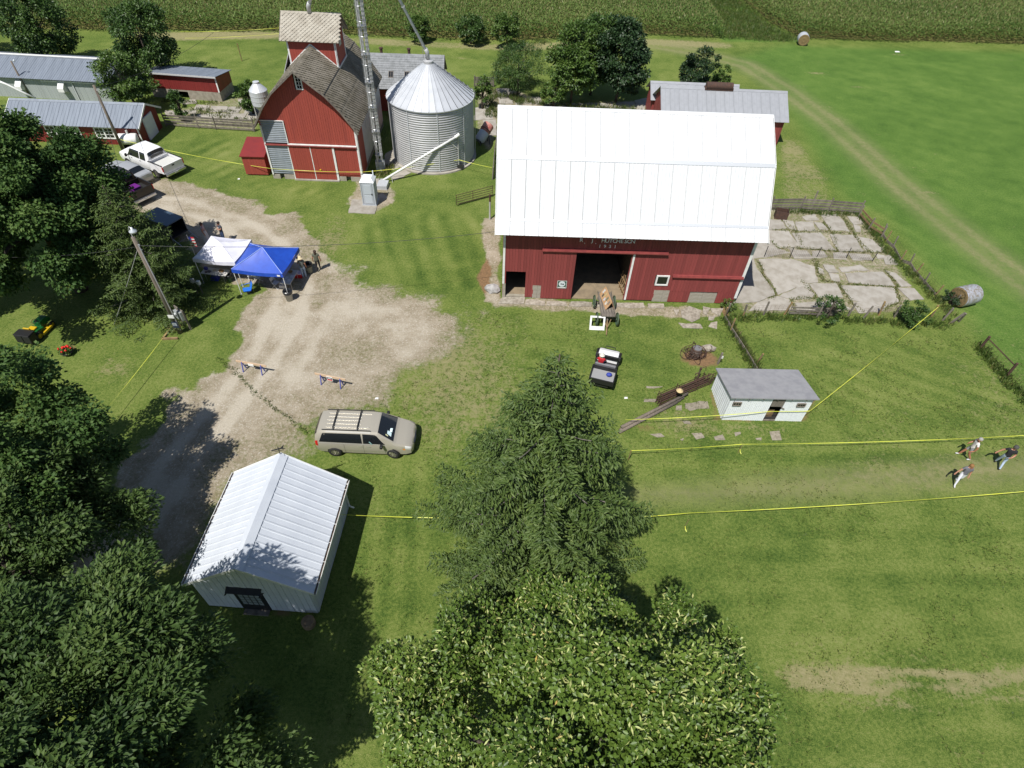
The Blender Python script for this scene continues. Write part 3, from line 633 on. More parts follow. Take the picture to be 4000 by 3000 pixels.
# ------------------------------------------------------------------ granary with its cupola
GR = thing('granary', 'tall red granary with shingled gambrel roof and a head house on top', 'granary', (-21.5, 47.5, 0), R(1.6))
GP = [(-.38, 4.5), (.75, 6.2), (1.8, 7.42), (3.85, 9.08)]
def gtop(u):
    u = u if u <= 3.85 else 7.7-u
    for (a, za), (b_, zb) in zip(GP[:-1], GP[1:]):
        if a <= u <= b_: return za+(zb-za)*(u-a)/(b_-a)-.05
GD = 11.3
siding(GR, 0, 7.7, .19, 3.2, gtop, 0, RED2, [(3.66, 4.2, 7.5, 8.68), (.1, 2.0, 3.2, 5.02)])
MB().prof([(0.02, .4), (7.68, .4)]+[(u, gtop(u)-.06) for u in (7.68, 6.95, 5.9, 3.85, 1.8, .75, .02)], .004, .12).build('gable_frame', DARK, GR)
MB().prof([(0.02, .4), (7.68, .4)]+[(u, gtop(u)-.06) for u in (7.68, 6.95, 5.9, 3.85, 1.8, .75, .02)], GD-.1, GD).build('back_gable', RED2, GR)
siding(GR, 1.95, 3.68, .19, .12, lambda u: 3.0, -.06, RED2); siding(GR, 3.76, 5.52, .19, .12, lambda u: 3.0, -.06, RED2); siding(GR, 5.72, 7.6, .19, .45, lambda u: 3.0, 0, RED2)
MB().box((1.9, -.058, .15), (5.6, .002, 3.0)).build('door_backing', DARK, GR)
def hcorr(w, h, pitch, amp, mt, name, parent, loc):                # horizontally corrugated sheet facing -y
    n = int(h/pitch*4); b = MB(); pts = [(-amp*(.5+.5*math.sin(2*math.pi*i/4)), h*i/n) for i in range(n+1)]
    b.add([(0, y, z) for y, z in pts]+[(w, y, z) for y, z in pts], [(i, n+1+i, n+2+i, i+1) for i in range(n)])
    b.box((0, .0, 0), (w, .02, h)); o = b.build(name, mt, parent); o.location = loc; return o
SHEETG = mat('dull_sheet', (.27, .30, .33), .5, .2, c2=(.22, .25, .28), scale=2); hcorr(1.72, 2.55, .17, .035, SHEETG, 'metal_sheet', GR, (.16, -.03, .5)); hcorr(1.85, 1.8, .15, .035, SHEETG, 'metal_sheet', GR, (.12, -.03, 3.2))
for u0, u1, z0, z1 in ((.02, .14, .4, 4.6), (1.88, 1.95, .1, 3.05), (3.69, 3.75, .1, 3.0), (5.53, 5.7, .1, 3.0), (7.6, 7.76, .4, 4.7), (1.97, 2.03, 3.2, 5.02), (.1, 1.97, 5.0, 5.05)):
    MB().box((u0, -.11, z0), (u1, .0, z1)).build('trim_board', WHITE, GR)
MB().box((7.7, -.11, .4), (7.77, .14, 4.7)).build('trim_board', WHITE, GR)
MB().box((.1, -.2, 3.02), (7.62, -.03, 3.1)).build('door_track', REDT, GR); MB().box((1.95, -.16, 3.1), (7.62, -.03, 3.17)).build('door_track', WHITE, GR)
MB().box((4.16, -.16, .95), (4.3, -.06, 1.02)).build('door_handle', mat('yellow_handle', (.55, .40, .02), .5), GR)
window(GR, 3.66, 4.2, 7.5, 8.68, -.02, 2, 4, fw=.09)
for u0, u1 in ((0, .62), (.98, 1.88), (5.7, 6.3), (6.7, 7.7)): MB().box((u0, -.05, 0), (u1, .3, .4)).build('footing_block', BLOCK, GR)
MB().box((.02, .3, 0), (7.68, GD, .4)).build('foundation', FOUND, GR); MB().box((1.88, -.25, 0), (5.7, .3, .1)).build('doorstep', CONC, GR)
siding_x(GR, .15, 2.2, .19, .4, lambda v: 4.75, 7.7, RED2, 1); MB().box((7.6, .12, .4), (7.69, GD, 4.75)).build('side_frame', DARK, GR); MB().box((.01, .12, .4), (.1, GD, 4.75)).build('side_frame', RED2, GR)
for k in range(6):                                                  # crib sheets along the side
    v0 = 2.25+k*1.5
    o = hcorr(1.47, 4.1, .17, .035, GALV, 'metal_sheet', GR, (7.7, v0, .5)); o.rotation_euler = (0, 0, R(90))
def shingles(parent, x0, x1, y0, y1, plane, mt, s=.38, name='shingle_course', cut=None):
    """diamond shingles over a slope; plane(t, along) -> point, t = 0..1 up the slope"""
    b = MB(); n = 0
    for (p0, p1) in plane:
        p0, p1 = Vector(p0), Vector(p1); d_ = p1-p0; L = d_.length; d_.normalize(); ax = Vector(x1)-Vector(x0); W = ax.length; ax.normalize()
        nr = ax.cross(d_).normalized()
        if nr.z < 0: nr = -nr
        rows = int(L/(s*.5))+1; cols = int(W/s)+1
        for r in range(rows):
            for c in range(cols+1):
                cx = c*s+(s/2 if r % 2 else 0); cy = r*s*.5
                if cx > W-.02 or cx < .02 or cy > L or cy < s*.25: continue
                lift = random.uniform(.0, .035)+.03
                P_ = p0+ax*min(cx, W)+d_*cy
                a = P_+ax*-s*.49+nr*.012; e = P_+ax*s*.49+nr*.012; lo = P_-d_*s*.5+nr*(.018+lift); hi = P_+d_*s*.5+nr*.002
                b.add([lo, e, hi, a, lo-nr*.03], [(0, 1, 2, 3), (0, 4, 1), (0, 3, 4)])
    return stuff(b.build(name, mt, parent))
for side in (0, 1):
    pr = GP if side == 0 else [(7.7-u, z) for u, z in GP]
    for i, ((a, za), (b_, zb)) in enumerate(zip(pr[:-1], pr[1:])):
        q = [(a, -.72, za), (a, GD+.3, za), (b_, GD+.3, zb), (b_, -.72, zb)]
        (MB().slab(*q, .07) if side else MB().slab(*q[::-1], .07)).build('roof_slope', SHINGLE, GR)
    segs = [((a, -.72, za), (b_, -.72, zb)) for (a, za), (b_, zb) in zip(pr[:-1], pr[1:])]
    shingles(GR, (0, -.72, 0), (0, GD+.3, 0), 0, 0, segs, SHINGLE)
for u, z in ((5.9, 7.42),): MB().tube([(u, -.73, z+.03), (u, GD+.3, z+.03)], .035, 6).build('roof_joint', STEELD, GR)
for side in (0, 1):
    pr = GP if side == 0 else [(7.7-u, z) for u, z in GP]
    for (a, za), (b_, zb) in zip(pr[:-1], pr[1:]): MB().bar((a, -.73, za-.06), (b_, -.73, zb-.06), .04, .13).build('barge_board', WOODG, GR)
# cupola
CU = bpy.data.objects.new('head_house', None); COL.objects.link(CU); CU.parent = GR
x0, x1, y0, y1, ze, zr = 1.98, 5.85, 5.0, 8.0, 9.7, 11.1
siding(CU, x0, x1, .2, 7.0, lambda u: ze, y0, RED2)
MB().box((x0+.01, y0+.003, 6.4), (x1-.01, y1, ze)).build('wall_core', RED2, CU)
ym = (y0+y1)/2
ctop = lambda v: ze+(zr-ze)*(1-abs(v-ym)/(ym-y0))-.08
siding_x(CU, y0, y1, .2, 7.0, ctop, x1, RED2, 1); siding_x(CU, y0, y1, .2, 7.0, ctop, x0, RED2, -1)
MB().prox([(y0, ze), (y1, ze), (ym, zr-.12)], x0+.02, x1-.02).build('gable_core', RED2, CU)
for u, v in ((x0-.05, y0-.05), (x1-.08, y0-.05)): MB().box((u, v, 7.0), (u+.13, v+.045, ze)).build('trim_board', WHITE, CU)
MB().box((x1-.02, y0-.05, 7.0), (x1+.06, y0+.1, ze+.1)).build('trim_board', WHITE, CU); MB().box((x1-.02, y1-.1, 7.0), (x1+.06, y1+.05, ze)).build('trim_board', WHITE, CU)
MB().box((x1+.02, 6.2, 8.7), (x1+.07, 6.9, 9.9)).build('louver', mat('louver', (.45, .42, .35), .8), CU)
MB().bar((x1+.05, y0-.02, 7.42), (x1+.05, y1+.02, 7.42), .12, .2).build('base_flashing', GALV2, CU)
for s_ in (-1, 1): MB().bar((3.85, y0-.03, 9.16), (3.85+s_*1.98, y0-.03, 7.5), .05, .12).build('base_flashing', WHITE, CU)
for sgn, ya in ((1, y0-.4), (-1, y1+.4)):
    zlow = ze-.25
    q = [(1.5, ya, zlow), (6.3, ya, zlow), (6.3, ym, zr), (1.5, ym, zr)]
    (MB().slab(*q, .06) if sgn > 0 else MB().slab(q[1], q[0], q[3], q[2], .06)).build('roof_slope', SHINGLE2, CU)
    shingles(CU, (1.5, 0, 0), (6.3, 0, 0), 0, 0, [((1.5, ya, zlow), (1.5, ym, zr))], SHINGLE2, .34)
for x in (1.5, 6.26): 
    for ya in (y0-.4, y1+.4): MB().bar((x+.02, ya, ze-.3), (x+.02, ym, zr-.06), .04, .12).build('barge_board', WOODG, CU)
MB().slab((.9, 5.3, 6.3), (.9, 7.6, 6.3), (1.96, 7.6, 8.6), (1.96, 5.3, 8.6), .05).build('side_flashing', GALV2, CU)

# small red box shed left of the granary
RB = thing('box_shed', 'small red box shed with sloping red roof left of the granary', 'shed', (-23.95, 47.75, 0), R(3))
MB().box((.05, .05, .12), (1.85, 2.3, 1.4)).build('wall', RED2, RB); siding(RB, 0, 1.9, .24, .12, lambda u: 1.75, .02, RED2); siding_x(RB, .05, 2.35, .24, .12, lambda v: 1.75-.0*v, 1.87, RED2, 1)
MB().slab((-.1, -.15, 1.78), (2.0, -.15, 1.78), (2.0, 2.6, 2.25), (-.1, 2.6, 2.25), .06).build('roof', RED3, RB)
MB().box((.1, .1, 0), (.3, 2.2, .12)).build('skid', WOODG, RB); MB().box((1.6, .1, 0), (1.8, 2.2, .12)).build('skid', WOODG, RB)
MB().box((0.05, 2.2, 1.4), (1.85, 2.3, 2.15)).build('wall', RED2, RB)

# ------------------------------------------------------------------ grain bin
BIN = thing('grain_bin', 'round galvanised corrugated grain bin with a conical ribbed roof', 'grain bin', (-8.35, 53.35, 0), 0)
RBN, HB = 3.68, 5.45
for k in range(7):
    z0 = k*HB/7; h = HB/7; n = 16; pr = [(RBN+.035*math.sin(2*math.pi*i/4)+.004*(k % 2), z0+h*i/n) for i in range(n+1)]
    o = MB().lathe(pr, 72, cap=False).build('wall_ring', GALV, BIN, True)
for k in range(9): 
    t = 2*math.pi*k/9+.1; c_, s_ = math.cos(t)*(RBN+.035), math.sin(t)*(RBN+.035)
    MB().bar((c_, s_, .05), (c_, s_, HB-.05), .07, .05, up=(math.cos(t), math.sin(t), 0)).build('stiffener', GALV2, BIN)
nw = 36; w = 2*math.pi/nw; b = MB(); re, rt = RBN+.12, .35; zt_ = 8.0
pan = []
for t, lift in ((-w/2, .055), (-w/2+w*.09, .055), (-w/2+w*.14, 0), (w/2-.005, 0)):
    pan.append(((re*math.cos(t), re*math.sin(t), HB-.06+lift), (rt*math.cos(t), rt*math.sin(t), zt_+lift*.6)))
b.add([p for q in pan for p in q], [(2*i, 2*i+2, 2*i+3, 2*i+1) for i in range(3)]); pm = b.mesh('bin_roof_sheet'); pm.materials.append(GALV2)
for k in range(nw): o = obj('roof_panel', pm, BIN); o.rotation_euler = (0, 0, k*w)
MB().lathe([(RBN+.05, HB-.12), (RBN+.13, HB-.1), (RBN+.13, HB-.03), (RBN+.05, HB-.03)], 72, cap=False).build('eave_band', GALV2, BIN)
MB().lathe([(.42, zt_-.1), (.42, zt_+.14), (.1, zt_+.26), (.001, zt_+.27)], 20, cap=False).build('fill_cap', GALV, BIN)
MB().lathe([(RBN+.25, 0), (RBN+.25, .12), (RBN-.2, .14)], 48, cap=False).build('base_ring', CONC, BIN)
b = MB(); t0 = R(12)
for s_ in (-.2, .2):
    t = t0+s_/RBN; c_, q_ = math.cos(t)*(RBN+.2), math.sin(t)*(RBN+.2); b.bar((c_, q_, .3), (c_, q_, HB+.1), .04)
for i in range(18): 
    z = .5+i*.28; a1, a2 = t0-.2/RBN, t0+.2/RBN; b.bar((math.cos(a1)*(RBN+.2), math.sin(a1)*(RBN+.2), z), (math.cos(a2)*(RBN+.2), math.sin(a2)*(RBN+.2), z), .025)
b.build('ladder', STEEL, BIN)
b = MB()
for i in range(9):
    f = i/9; r = re+(rt-re)*f; z = HB+(zt_-HB)*f; t = R(20); b.bar((r*math.cos(t-.3/r), r*math.sin(t-.3/r), z+.07), (r*math.cos(t+.3/r), r*math.sin(t+.3/r), z+.07), .03, .06)
b.build('roof_steps', STEEL, BIN)

# ------------------------------------------------------------------ elevator leg and its two spouts
LEG = thing('elevator_leg', 'tall slender grey steel grain elevator leg with caged ladder beside the bin', 'grain elevator', (-12.62, 49.85, 0), R(10))
HL = 19.0
for x in (-.2, .16):
    for k in range(8): piece('trunk_section', (x-.11, -.13, .35+k*(HL-.35)/8), (x+.11, .13, .33+(k+1)*(HL-.35)/8), GALV, LEG)
MB().box((-.42, -.22, 0), (.36, .22, .9)).build('boot', GALV2, LEG); MB().box((-.5, -.35, HL), (.5, .35, HL+.9)).build('head', GALV2, LEG)
b = MB()
for x in (-.2, .2): b.bar((x, -.32, .4), (x, -.32, HL), .045)
b.build('ladder_rail', STEEL, LEG)
b = MB()
for i in range(int((HL-.6)/.3)): b.bar((-.2, -.32, .6+i*.3), (.2, -.32, .6+i*.3), .03)
stuff(b.build('ladder_rungs', STEEL, LEG))
b = MB()
for i in range(int((HL-3)/1.0)):
    z = 3+i*1.0; b.tube([(.36*math.cos(t), -.34-.5*math.sin(t), z) for t in [math.pi*j/8 for j in range(9)]], .018, 4)
for j in (1, 3, 4, 5, 7): t = math.pi*j/8; b.bar((.36*math.cos(t), -.34-.5*math.sin(t), 3), (.36*math.cos(t), -.34-.5*math.sin(t), HL), .02)
b.build('ladder_cage', STEEL, LEG)
for k in range(9): MB().box((-.36, -.3, 1.5+k*2), (.3, .16, 1.56+k*2)).build('brace_band', STEEL, LEG)
lb = Vector((-12.62, 49.85, HL+.1))
pb = Vector((-8.37, 53.3, 8.75)); pg = GR.matrix_basis @ Vector((3.85, 6.42, 11.5))
for end, lab, kk in ((pb, 'grey grain spout pipe dropping from elevator leg to the bin peak', 0), (pg, 'grey grain spout pipe running down to the granary head house ridge', 1)):
    d_ = (end-lb).normalized(); st = lb+d_*.5
    sp = thing('grain_spout', lab, 'spout', st, 0)
    MB().tube([(0, 0, 0), tuple(end-st)], .11, 12).build('pipe', GALV2, sp, True)
    e_ = end-st; MB().tube([tuple(e_-d_*.35), tuple(e_-d_*.02), tuple(e_+Vector((0, 0, -.45)))], .17, 12).build('spout_boot', GALV, sp, True)
    L = (end-st).length
    for k in range(1, int(L/2.4)): p = d_*k*2.4; MB().tube([tuple(p-d_*.04), tuple(p+d_*.04)], .14, 12).build('flange', GALV, sp)
    if kk == 0: MB().bar(tuple(e_+Vector((-.3, 0, -.8))), tuple(e_-d_*1.1), .03).bar(tuple(e_+Vector((.2, .2, -.8))), tuple(e_-d_*1.1), .03).build('stay', STEEL, sp)
# white unloading auger
AUG = thing('grain_auger', 'white inclined auger tube leaning up to a post beside the bin', 'auger', (0, 0, 0))
a0, a1 = C2(1312, 1562, .2), Vector((-5.85, 50.4, 3.15)); MB().tube([a0, a0.lerp(a1, .5), a1], .1, 12).build('tube', WHITE, AUG, True)
MB().tube([a1+Vector((-.1, -.02, -.06)), a1+Vector((.25, .1, .18))], .14, 10).build('head', WHITE, AUG)
p_ = C2(1975, 1468); MB().tube([p_, p_+Vector((0, 0, 3.25))], .05, 8).build('post', GALV, AUG); MB().bar(a0.lerp(a1, .9), p_+Vector((0, 0, 1.9)), .05).bar(a0.lerp(a1, .78)+Vector((0, 0, -.1)), p_+Vector((0, 0, 2.7)), .05).build('brace', WHITE, AUG)
for f in (.12, .12): MB().bar(a0.lerp(a1, f), a0.lerp(a1, f)*1+Vector((.12, -.2, -.6)), .04).build('support_leg', WHITE, AUG)
MB().box((-.16, -.16, -.18), (.16, .16, .12), Matrix.Translation(a0)).build('motor', GALV, AUG)
MB().box((-.25, -.2, 0), (.25, .2, .5), Matrix.Translation(p_+Vector((.1, .15, 0)))).build('gearbox', STEELD, AUG)
c_ = C2(1320, 1615); b = MB().box((-.42, -.55, 0), (.42, .55, .35)); o = b.build('pit_cover', GALV2); o.location = c_; tag(o, 'low grey metal hopper cover beside the portable toilet', 'cover')

# ------------------------------------------------------------------ other farm buildings
def gable(name, label, cat, loc, rot, W, D, he, hr, wallm, roofm, npan, ribs=3, oh=.3, ov=.3, board=.28, yridge=None, found=0, wopen=(), trim=True):
    t = thing(name, label, cat, loc, rot); ym = D/2 if yridge is None else yridge
    gt = lambda v: he+(hr-he)*(v/ym if v < ym else (D-v)/(D-ym))-.05
    if found: MB().box((-.03, -.03, 0), (W+.03, D+.03, found)).build('foundation', FOUND, t)
    MB().prox([(.04, found), (D-.04, found), (D-.04, he-.08), (ym, hr-.12), (.04, he-.08)], .04, W-.04).build('wall_core', DARK, t)
    siding(t, 0, W, board, found, lambda u: he-.03, .02, wallm, wopen); siding(t, 0, W, board*1.5, found, lambda u: he-.03, D-.02, wallm, out=1)
    siding_x(t, 0.02, D-.02, board, found, gt, W-.02, wallm, 1); siding_x(t, 0.02, D-.02, board, found, gt, .02, wallm, -1)
    sl = (hr-he)/ym; sl2 = (hr-he)/(D-ym)
    roofslope(t, -ov, W+ov, (-oh, he-sl*oh), (ym, hr), npan, ribs, .025, roofm); roofslope(t, -ov, W+ov, (D+oh, he-sl2*oh), (ym, hr), npan, ribs, .025, roofm)
    MB().slab((-ov-.01, ym-.2, hr-.2*sl+.03), (W+ov+.01, ym-.2, hr-.2*sl+.03), (W+ov+.01, ym, hr+.06), (-ov-.01, ym, hr+.06), .012).slab((W+ov+.01, ym+.2, hr-.2*sl2+.03), (-ov-.01, ym+.2, hr-.2*sl2+.03), (-ov-.01, ym, hr+.06), (W+ov+.01, ym, hr+.06), .012).build('ridge_cap', roofm, t)
    if trim:
        for x in (-ov, W+ov):
            MB().bar((x, -oh, he-sl*oh-.04), (x, ym, hr-.04), .04, .16).build('barge_board', WHITE, t); MB().bar((x, D+oh, he-sl2*oh-.04), (x, ym, hr-.04), .04, .16).build('barge_board', WHITE, t)
        for x in (-.02, W-.1): MB().box((x, -.05, found), (x+.12, .0, he-.03)).build('trim_board', WHITE, t)
    return t
LB = gable('livestock_building', 'long pale green metal livestock building with grey steel roof', 'building', (-66, 61.45, 0), R(-.3), 24.0, 6.0, 2.15, 3.0, PALEG, GREYROOF, 26, 4, .4, .3, .3, trim=False)
MB().box((-.3, 2.85, 3.04), (24.3, 3.15, 3.09)).build('ridge_strip', WHITE, LB)
for u, z in ((8.7, 1.35), (19.2, 1.3), (14.9, 1.3)):
    h = bpy.data.objects.new('fan_hood', None); COL.objects.link(h); h.parent = LB
    MB().box((u-.35, -.12, z-.5), (u+.35, .0, z+.45)).build('fan_frame', GALV2, h); MB().prox([(-.12, z+.42), (-.62, z+.0), (-.62, z-.35), (-.12, z-.45)], u-.3, u+.3).build('hood', WHITE, h)
for u in (9.9, 20.2): MB().box((u, -.1, 0), (u+.12, -.02, 2.0)).build('door_post', GALV2, LB)
MB().box((17.2, -.09, 1.72), (22.5, -.03, 1.82)).build('curtain_rail', WHITE, LB)
pts = [C1(-40, 690, 2.3), C1(60, 730, 1.9), C1(180, 790, 1.2), C1(310, 850, .5)]; b = MB().tube(pts, .1, 8); tag(b.build('feed_auger', WHITE, None, True), 'white feed auger pipe sloping along the livestock building wall', 'auger')
RS = gable('machine_shed', 'red workshop with grey steel roof, white framed windows and white end door', 'shed', (-46.3, 51.95, 0), R(1.5), 11.4, 3.95, 1.95, 3.0, RED3, GREYROOF, 13, 3, .4, .35, .25)
for u in (7.4, 4.4, 3.0): 
    f = window(RS, u, u+1.7, .55, 1.6, -.02, 4, 3, fw=.1); MB().box((u+.8, -.09, .6), (u+.92, .0, 1.55)).build('mullion', WHITE, f)
d_ = MB().box((11.42, 1.1, 0), (11.5, 2.9, 1.95)).build('door', mat('door_white', (.7, .73, .78), .5), RS)
for i in range(4): piece('door_panel', (11.5, 1.15, .04+i*.48), (11.52, 2.85, .48+i*.48), MATS['door_white'], d_)
LR = thing('low_shed', 'low red steel shed with lean-to roof on a concrete foundation wall', 'shed', (-38.9, 63.1, 0), R(-3.2))
MB().prox([(.05, .9), (3.0, .9), (3.0, 1.95), (.05, 2.4)], .05, 7.2).build('wall_core', DARK, LR)
for a, b_ in ((0, 2.3), (3.85, 7.3)): MB().box((a, 0, 0), (b_, .15, .92)).build('foundation', FOUND, LR)
MB().box((2.3, 0, .76), (3.85, .15, .92)).build('lintel', FOUND, LR); MB().box((7.15, .15, 0), (7.3, 3.05, .92)).build('foundation', FOUND, LR); MB().box((0, .15, 0), (.15, 3.05, .92)).build('foundation', FOUND, LR); MB().box((0, 2.9, 0), (7.15, 3.05, .92)).build('foundation', FOUND, LR)
siding(LR, 0, 7.3, .24, .93, lambda u: 2.42, .03, RED3); siding_x(LR, 0.03, 3.05, .24, .93, lambda v: 2.42-.15*v, 7.28, RED3, 1)
roofslope(LR, -.2, 7.5, (-.3, 2.55), (3.3, 2.02), 9, 3, .02, GREYROOF); MB().box((-.2, -.32, 2.4), (7.5, -.27, 2.55)).build('fascia', mat('wh_fascia', (.5, .5, .5), .6), LR); MB().box((7.2, -.03, .93), (7.33, .0, 2.42)).build('trim_board', WHITE, LR)
GB = thing('old_barn', 'grey shingled shed with skylights and roof vents behind the grain bin', 'barn', (-19.0, 62.3, 0), R(3))
MB().prox([(0, 0), (5.4, 0), (5.4, 2.5), (2.7, 4.55), (0, 2.5)], 0, 10.3).build('wall', RED2, GB); siding(GB, 0, 10.3, .25, 0, lambda u: 2.5, 0, RED2); siding_x(GB, 0, 5.4, .25, 0, lambda v: 2.5+2.05*(1-abs(v-2.7)/2.7)-.05, 10.3, RED2, 1)
MB().slab((-.3, -.4, 2.3), (10.6, -.4, 2.3), (10.6, 2.7, 4.65), (-.3, 2.7, 4.65), .08).slab((10.6, 5.8, 2.3), (-.3, 5.8, 2.3), (-.3, 2.7, 4.65), (10.6, 2.7, 4.65), .08).build('roof', SLATE, GB)
b = MB(); d_ = Vector((0, 3.1, 2.35)); L = d_.length; d_.normalize(); nr = Vector((0, -d_.z, d_.y))
for r in range(int(L/.25)):
    x = -.3
    while x < 10.55:
        w = random.uniform(.18, .32); w = min(w, 10.6-x); h = random.uniform(.01, .03); p0 = Vector((x, -.4, 2.3))+d_*r*.25
        b.add([p0+nr*(h+.012), p0+Vector((w-.01, 0, 0))+nr*(h+.012), p0+Vector((w-.01, 0, 0))+d_*.27+nr*.004, p0+d_*.27+nr*.004, p0, p0+Vector((w-.01, 0, 0))], [(0, 1, 2, 3), (4, 5, 1, 0)]); x += w
stuff(b.build('shingle_course', SLATE, GB))
for x in (5.0, 6.6, 8.2):
    s_ = MB(); p0 = Vector((x, -.4, 2.3))+d_*1.25+nr*.04; s_.slab(p0, p0+Vector((.5, 0, 0)), p0+Vector((.5, 0, 0))+d_*.7, p0+d_*.7, .06); w_ = s_.build('skylight', WOODG, GB)
    for i in (0, 1): q = p0+Vector((.05+i*.22, 0, 0))+d_*.06+nr*.006; MB().slab(q, q+Vector((.18, 0, 0)), q+Vector((.18, 0, 0))+d_*.58, q+d_*.58, .005).build('pane', GLASS, w_)
for x in (4.2, 7.0): MB().lathe([(.14, 4.3), (.14, 4.95), (.2, 5.0), (.2, 5.1), (.001, 5.14)], 10, (x, 2.9)).build('roof_vent', RUST, GB)
BB = gable('cattle_shed', 'red cattle shed with pale grey steel roof and rusty ridge vent', 'shed', (13.3, 58.6, 0), R(1.2), 11.8, 4.9, 2.7, 4.3, RED, GREYROOF2, 14, 2, .35, .3, .25, trim=False)
v_ = MB().lathe([(.001, 0), (.34, 0), (.34, 2.55), (.001, 2.55)], 16).build('ridge_vent', RUST, BB); v_.rotation_euler = (0, R(90), 0); v_.location = (4.1, 2.45, 4.55)
MB().box((4.0, 2.2, 4.2), (6.75, 2.7, 4.45)).build('vent_base', RUST, BB)
MB().bar((-.06, .6, 2.2), (-.06, 1.6, .9), .03, .12).build('door_brace', RED, BB)
B2 = gable('calf_shed', 'lower red shed wing adjoining the back of the cattle shed', 'shed', (13.0, 63.6, 0), R(1.2), 8.6, 3.0, 2.3, 3.3, RED, GREYROOF2, 10, 2, .3, .3, .3, trim=False)
# small feed bin behind the granary
FB = thing('feed_bin', 'small silver hopper feed bin half hidden behind the granary', 'feed bin', Q(575, 262), 0)
MB().lathe([(.25, .9), (.85, 1.7), (.85, 3.0), (.3, 3.6), (.3, 3.75), (.001, 3.8)], 24).build('hopper', GALV2, FB)
for k in range(4): t = math.pi/4+k*math.pi/2; MB().bar((.8*math.cos(t), .8*math.sin(t), 0), (.8*math.cos(t), .8*math.sin(t), 2.2), .08).build('leg', GALV, FB)
for z in (2.1, 2.55): MB().lathe([(.87, z), (.87, z+.05), (.85, z+.05)], 24, cap=False).build('hoop', GALV, FB)

# ------------------------------------------------------------------ small white shed
SS = thing('pig_house', 'small white corrugated shed with flat grey roof in the grass pen', 'shed', (12.2, 22.47, 0), R(2.4))
W, D = 4.65, 2.45; zt1 = lambda v: 2.05-.22*v
dcut = (2.38, 3.1); 
for k, (a, b_) in enumerate(((0, 1.19), (1.19, 2.38), (3.1, 3.9), (3.9, 4.65))):
    n = max(2, int((b_-a)/.1)); me = ribpanel(b_-a-.004, 2.0, n, .018, CORR); 
    obj('wall_sheet', me, SS, Matrix(((1, 0, 0, a), (0, 0, -1, -.01*(k % 2)), (0, 1, 0, 0), (0, 0, 0, 1))))
MB().box((.03, .03, 0), (2.36, .06, 2.0)).box((3.12, .03, 0), (W-.03, .06, 2.0)).build('wall_frame', DARK, SS); MB().box((.03, D-.06, 0), (W-.03, D-.03, 1.5)).build('back_wall', CORR, SS)
for x, o_ in ((0, -1), (W, 1)):
    for i in range(24):
        v0 = .02+i*(D-.04)/24; v1 = v0+(D-.04)/24-.006; off = .02 if i % 2 else 0
        MB().prox([(v0, 0), (v1, 0), (v1, zt1(v1)-.05), (v0, zt1(v0)-.05)], x+o_*off-.012, x+o_*off+.012).build('wall_sheet', CORR, SS)
MB().slab((-.14, -.22, 2.16), (W+.14, -.22, 2.16), (W+.14, D+.2, 1.57), (-.14, D+.2, 1.57), .07).build('roof', FELT, SS)
for x in (.1, .9, 1.7, 2.5, 3.3, 4.1, 4.5): piece('rafter_end', (x, -.2, 1.98), (x+.06, 0.05, 2.06), WOODG, SS)
for u in (.2, 3.85): window(SS, u, u+.48, 1.32, 1.6, -.04, 3, 1, WOODG, fw=.035)
for i in range(4): piece('board', (2.4+i*.175, -.05, 1.28), (2.565+i*.175, -.02, 1.98-.05*(i % 2)), WOODG, SS)
MB().box((2.42, .3, 0), (3.0, .36, .6)).build('hatch_board', WOODB, SS); MB().box((2.38, -.02, 0), (3.1, .05, .07)).build('door_sill', WOODG, SS)
MB().box((.04, .1, 0), (W-.04, D-.08, .03)).build('floor', DARK, SS); MB().bar((3.05, -.04, 1.2), (3.25, -.06, 1.1), .05).build('latch', WOODG, SS)

# ------------------------------------------------------------------ white garage in the foreground
WG = thing('white_garage', 'white steel clad garden garage with ribbed gable roof and gutters', 'garage', (-12.72, 10.28, 0), R(-1.2))
W, D, he, hr = 4.8, 5.3, 2.35, 3.95
gt = lambda u: he+(hr-he)*(1-abs(u-W/2)/(W/2))-.04
siding(WG, 0, W, .25, .05, gt, 0, WSHED, [(1.55, 2.75, -1, 1.95)], .025, 'wall_panel', .02)
siding(WG, 0, W, .25, .05, gt, D, WSHED, (), .025, 'wall_panel', .02, out=1)
siding_x(WG, 0, D, .25, .05, lambda v: he, W, WSHED, 1, .025, 'wall_panel', .02); siding_x(WG, 0, D, .25, .05, lambda v: he, 0, WSHED, -1, .025, 'wall_panel', .02)
MB().prof([(.02, .05), (W-.02, .05), (W-.02, he), (W/2, hr-.1), (.02, he)], .01, D-.01).build('wall_core', WSHED, WG)
sl = (hr-he)/(W/2); ohx = .28
npn = 17; yA, yB = -.12, D+.12; w = (yB-yA)/npn
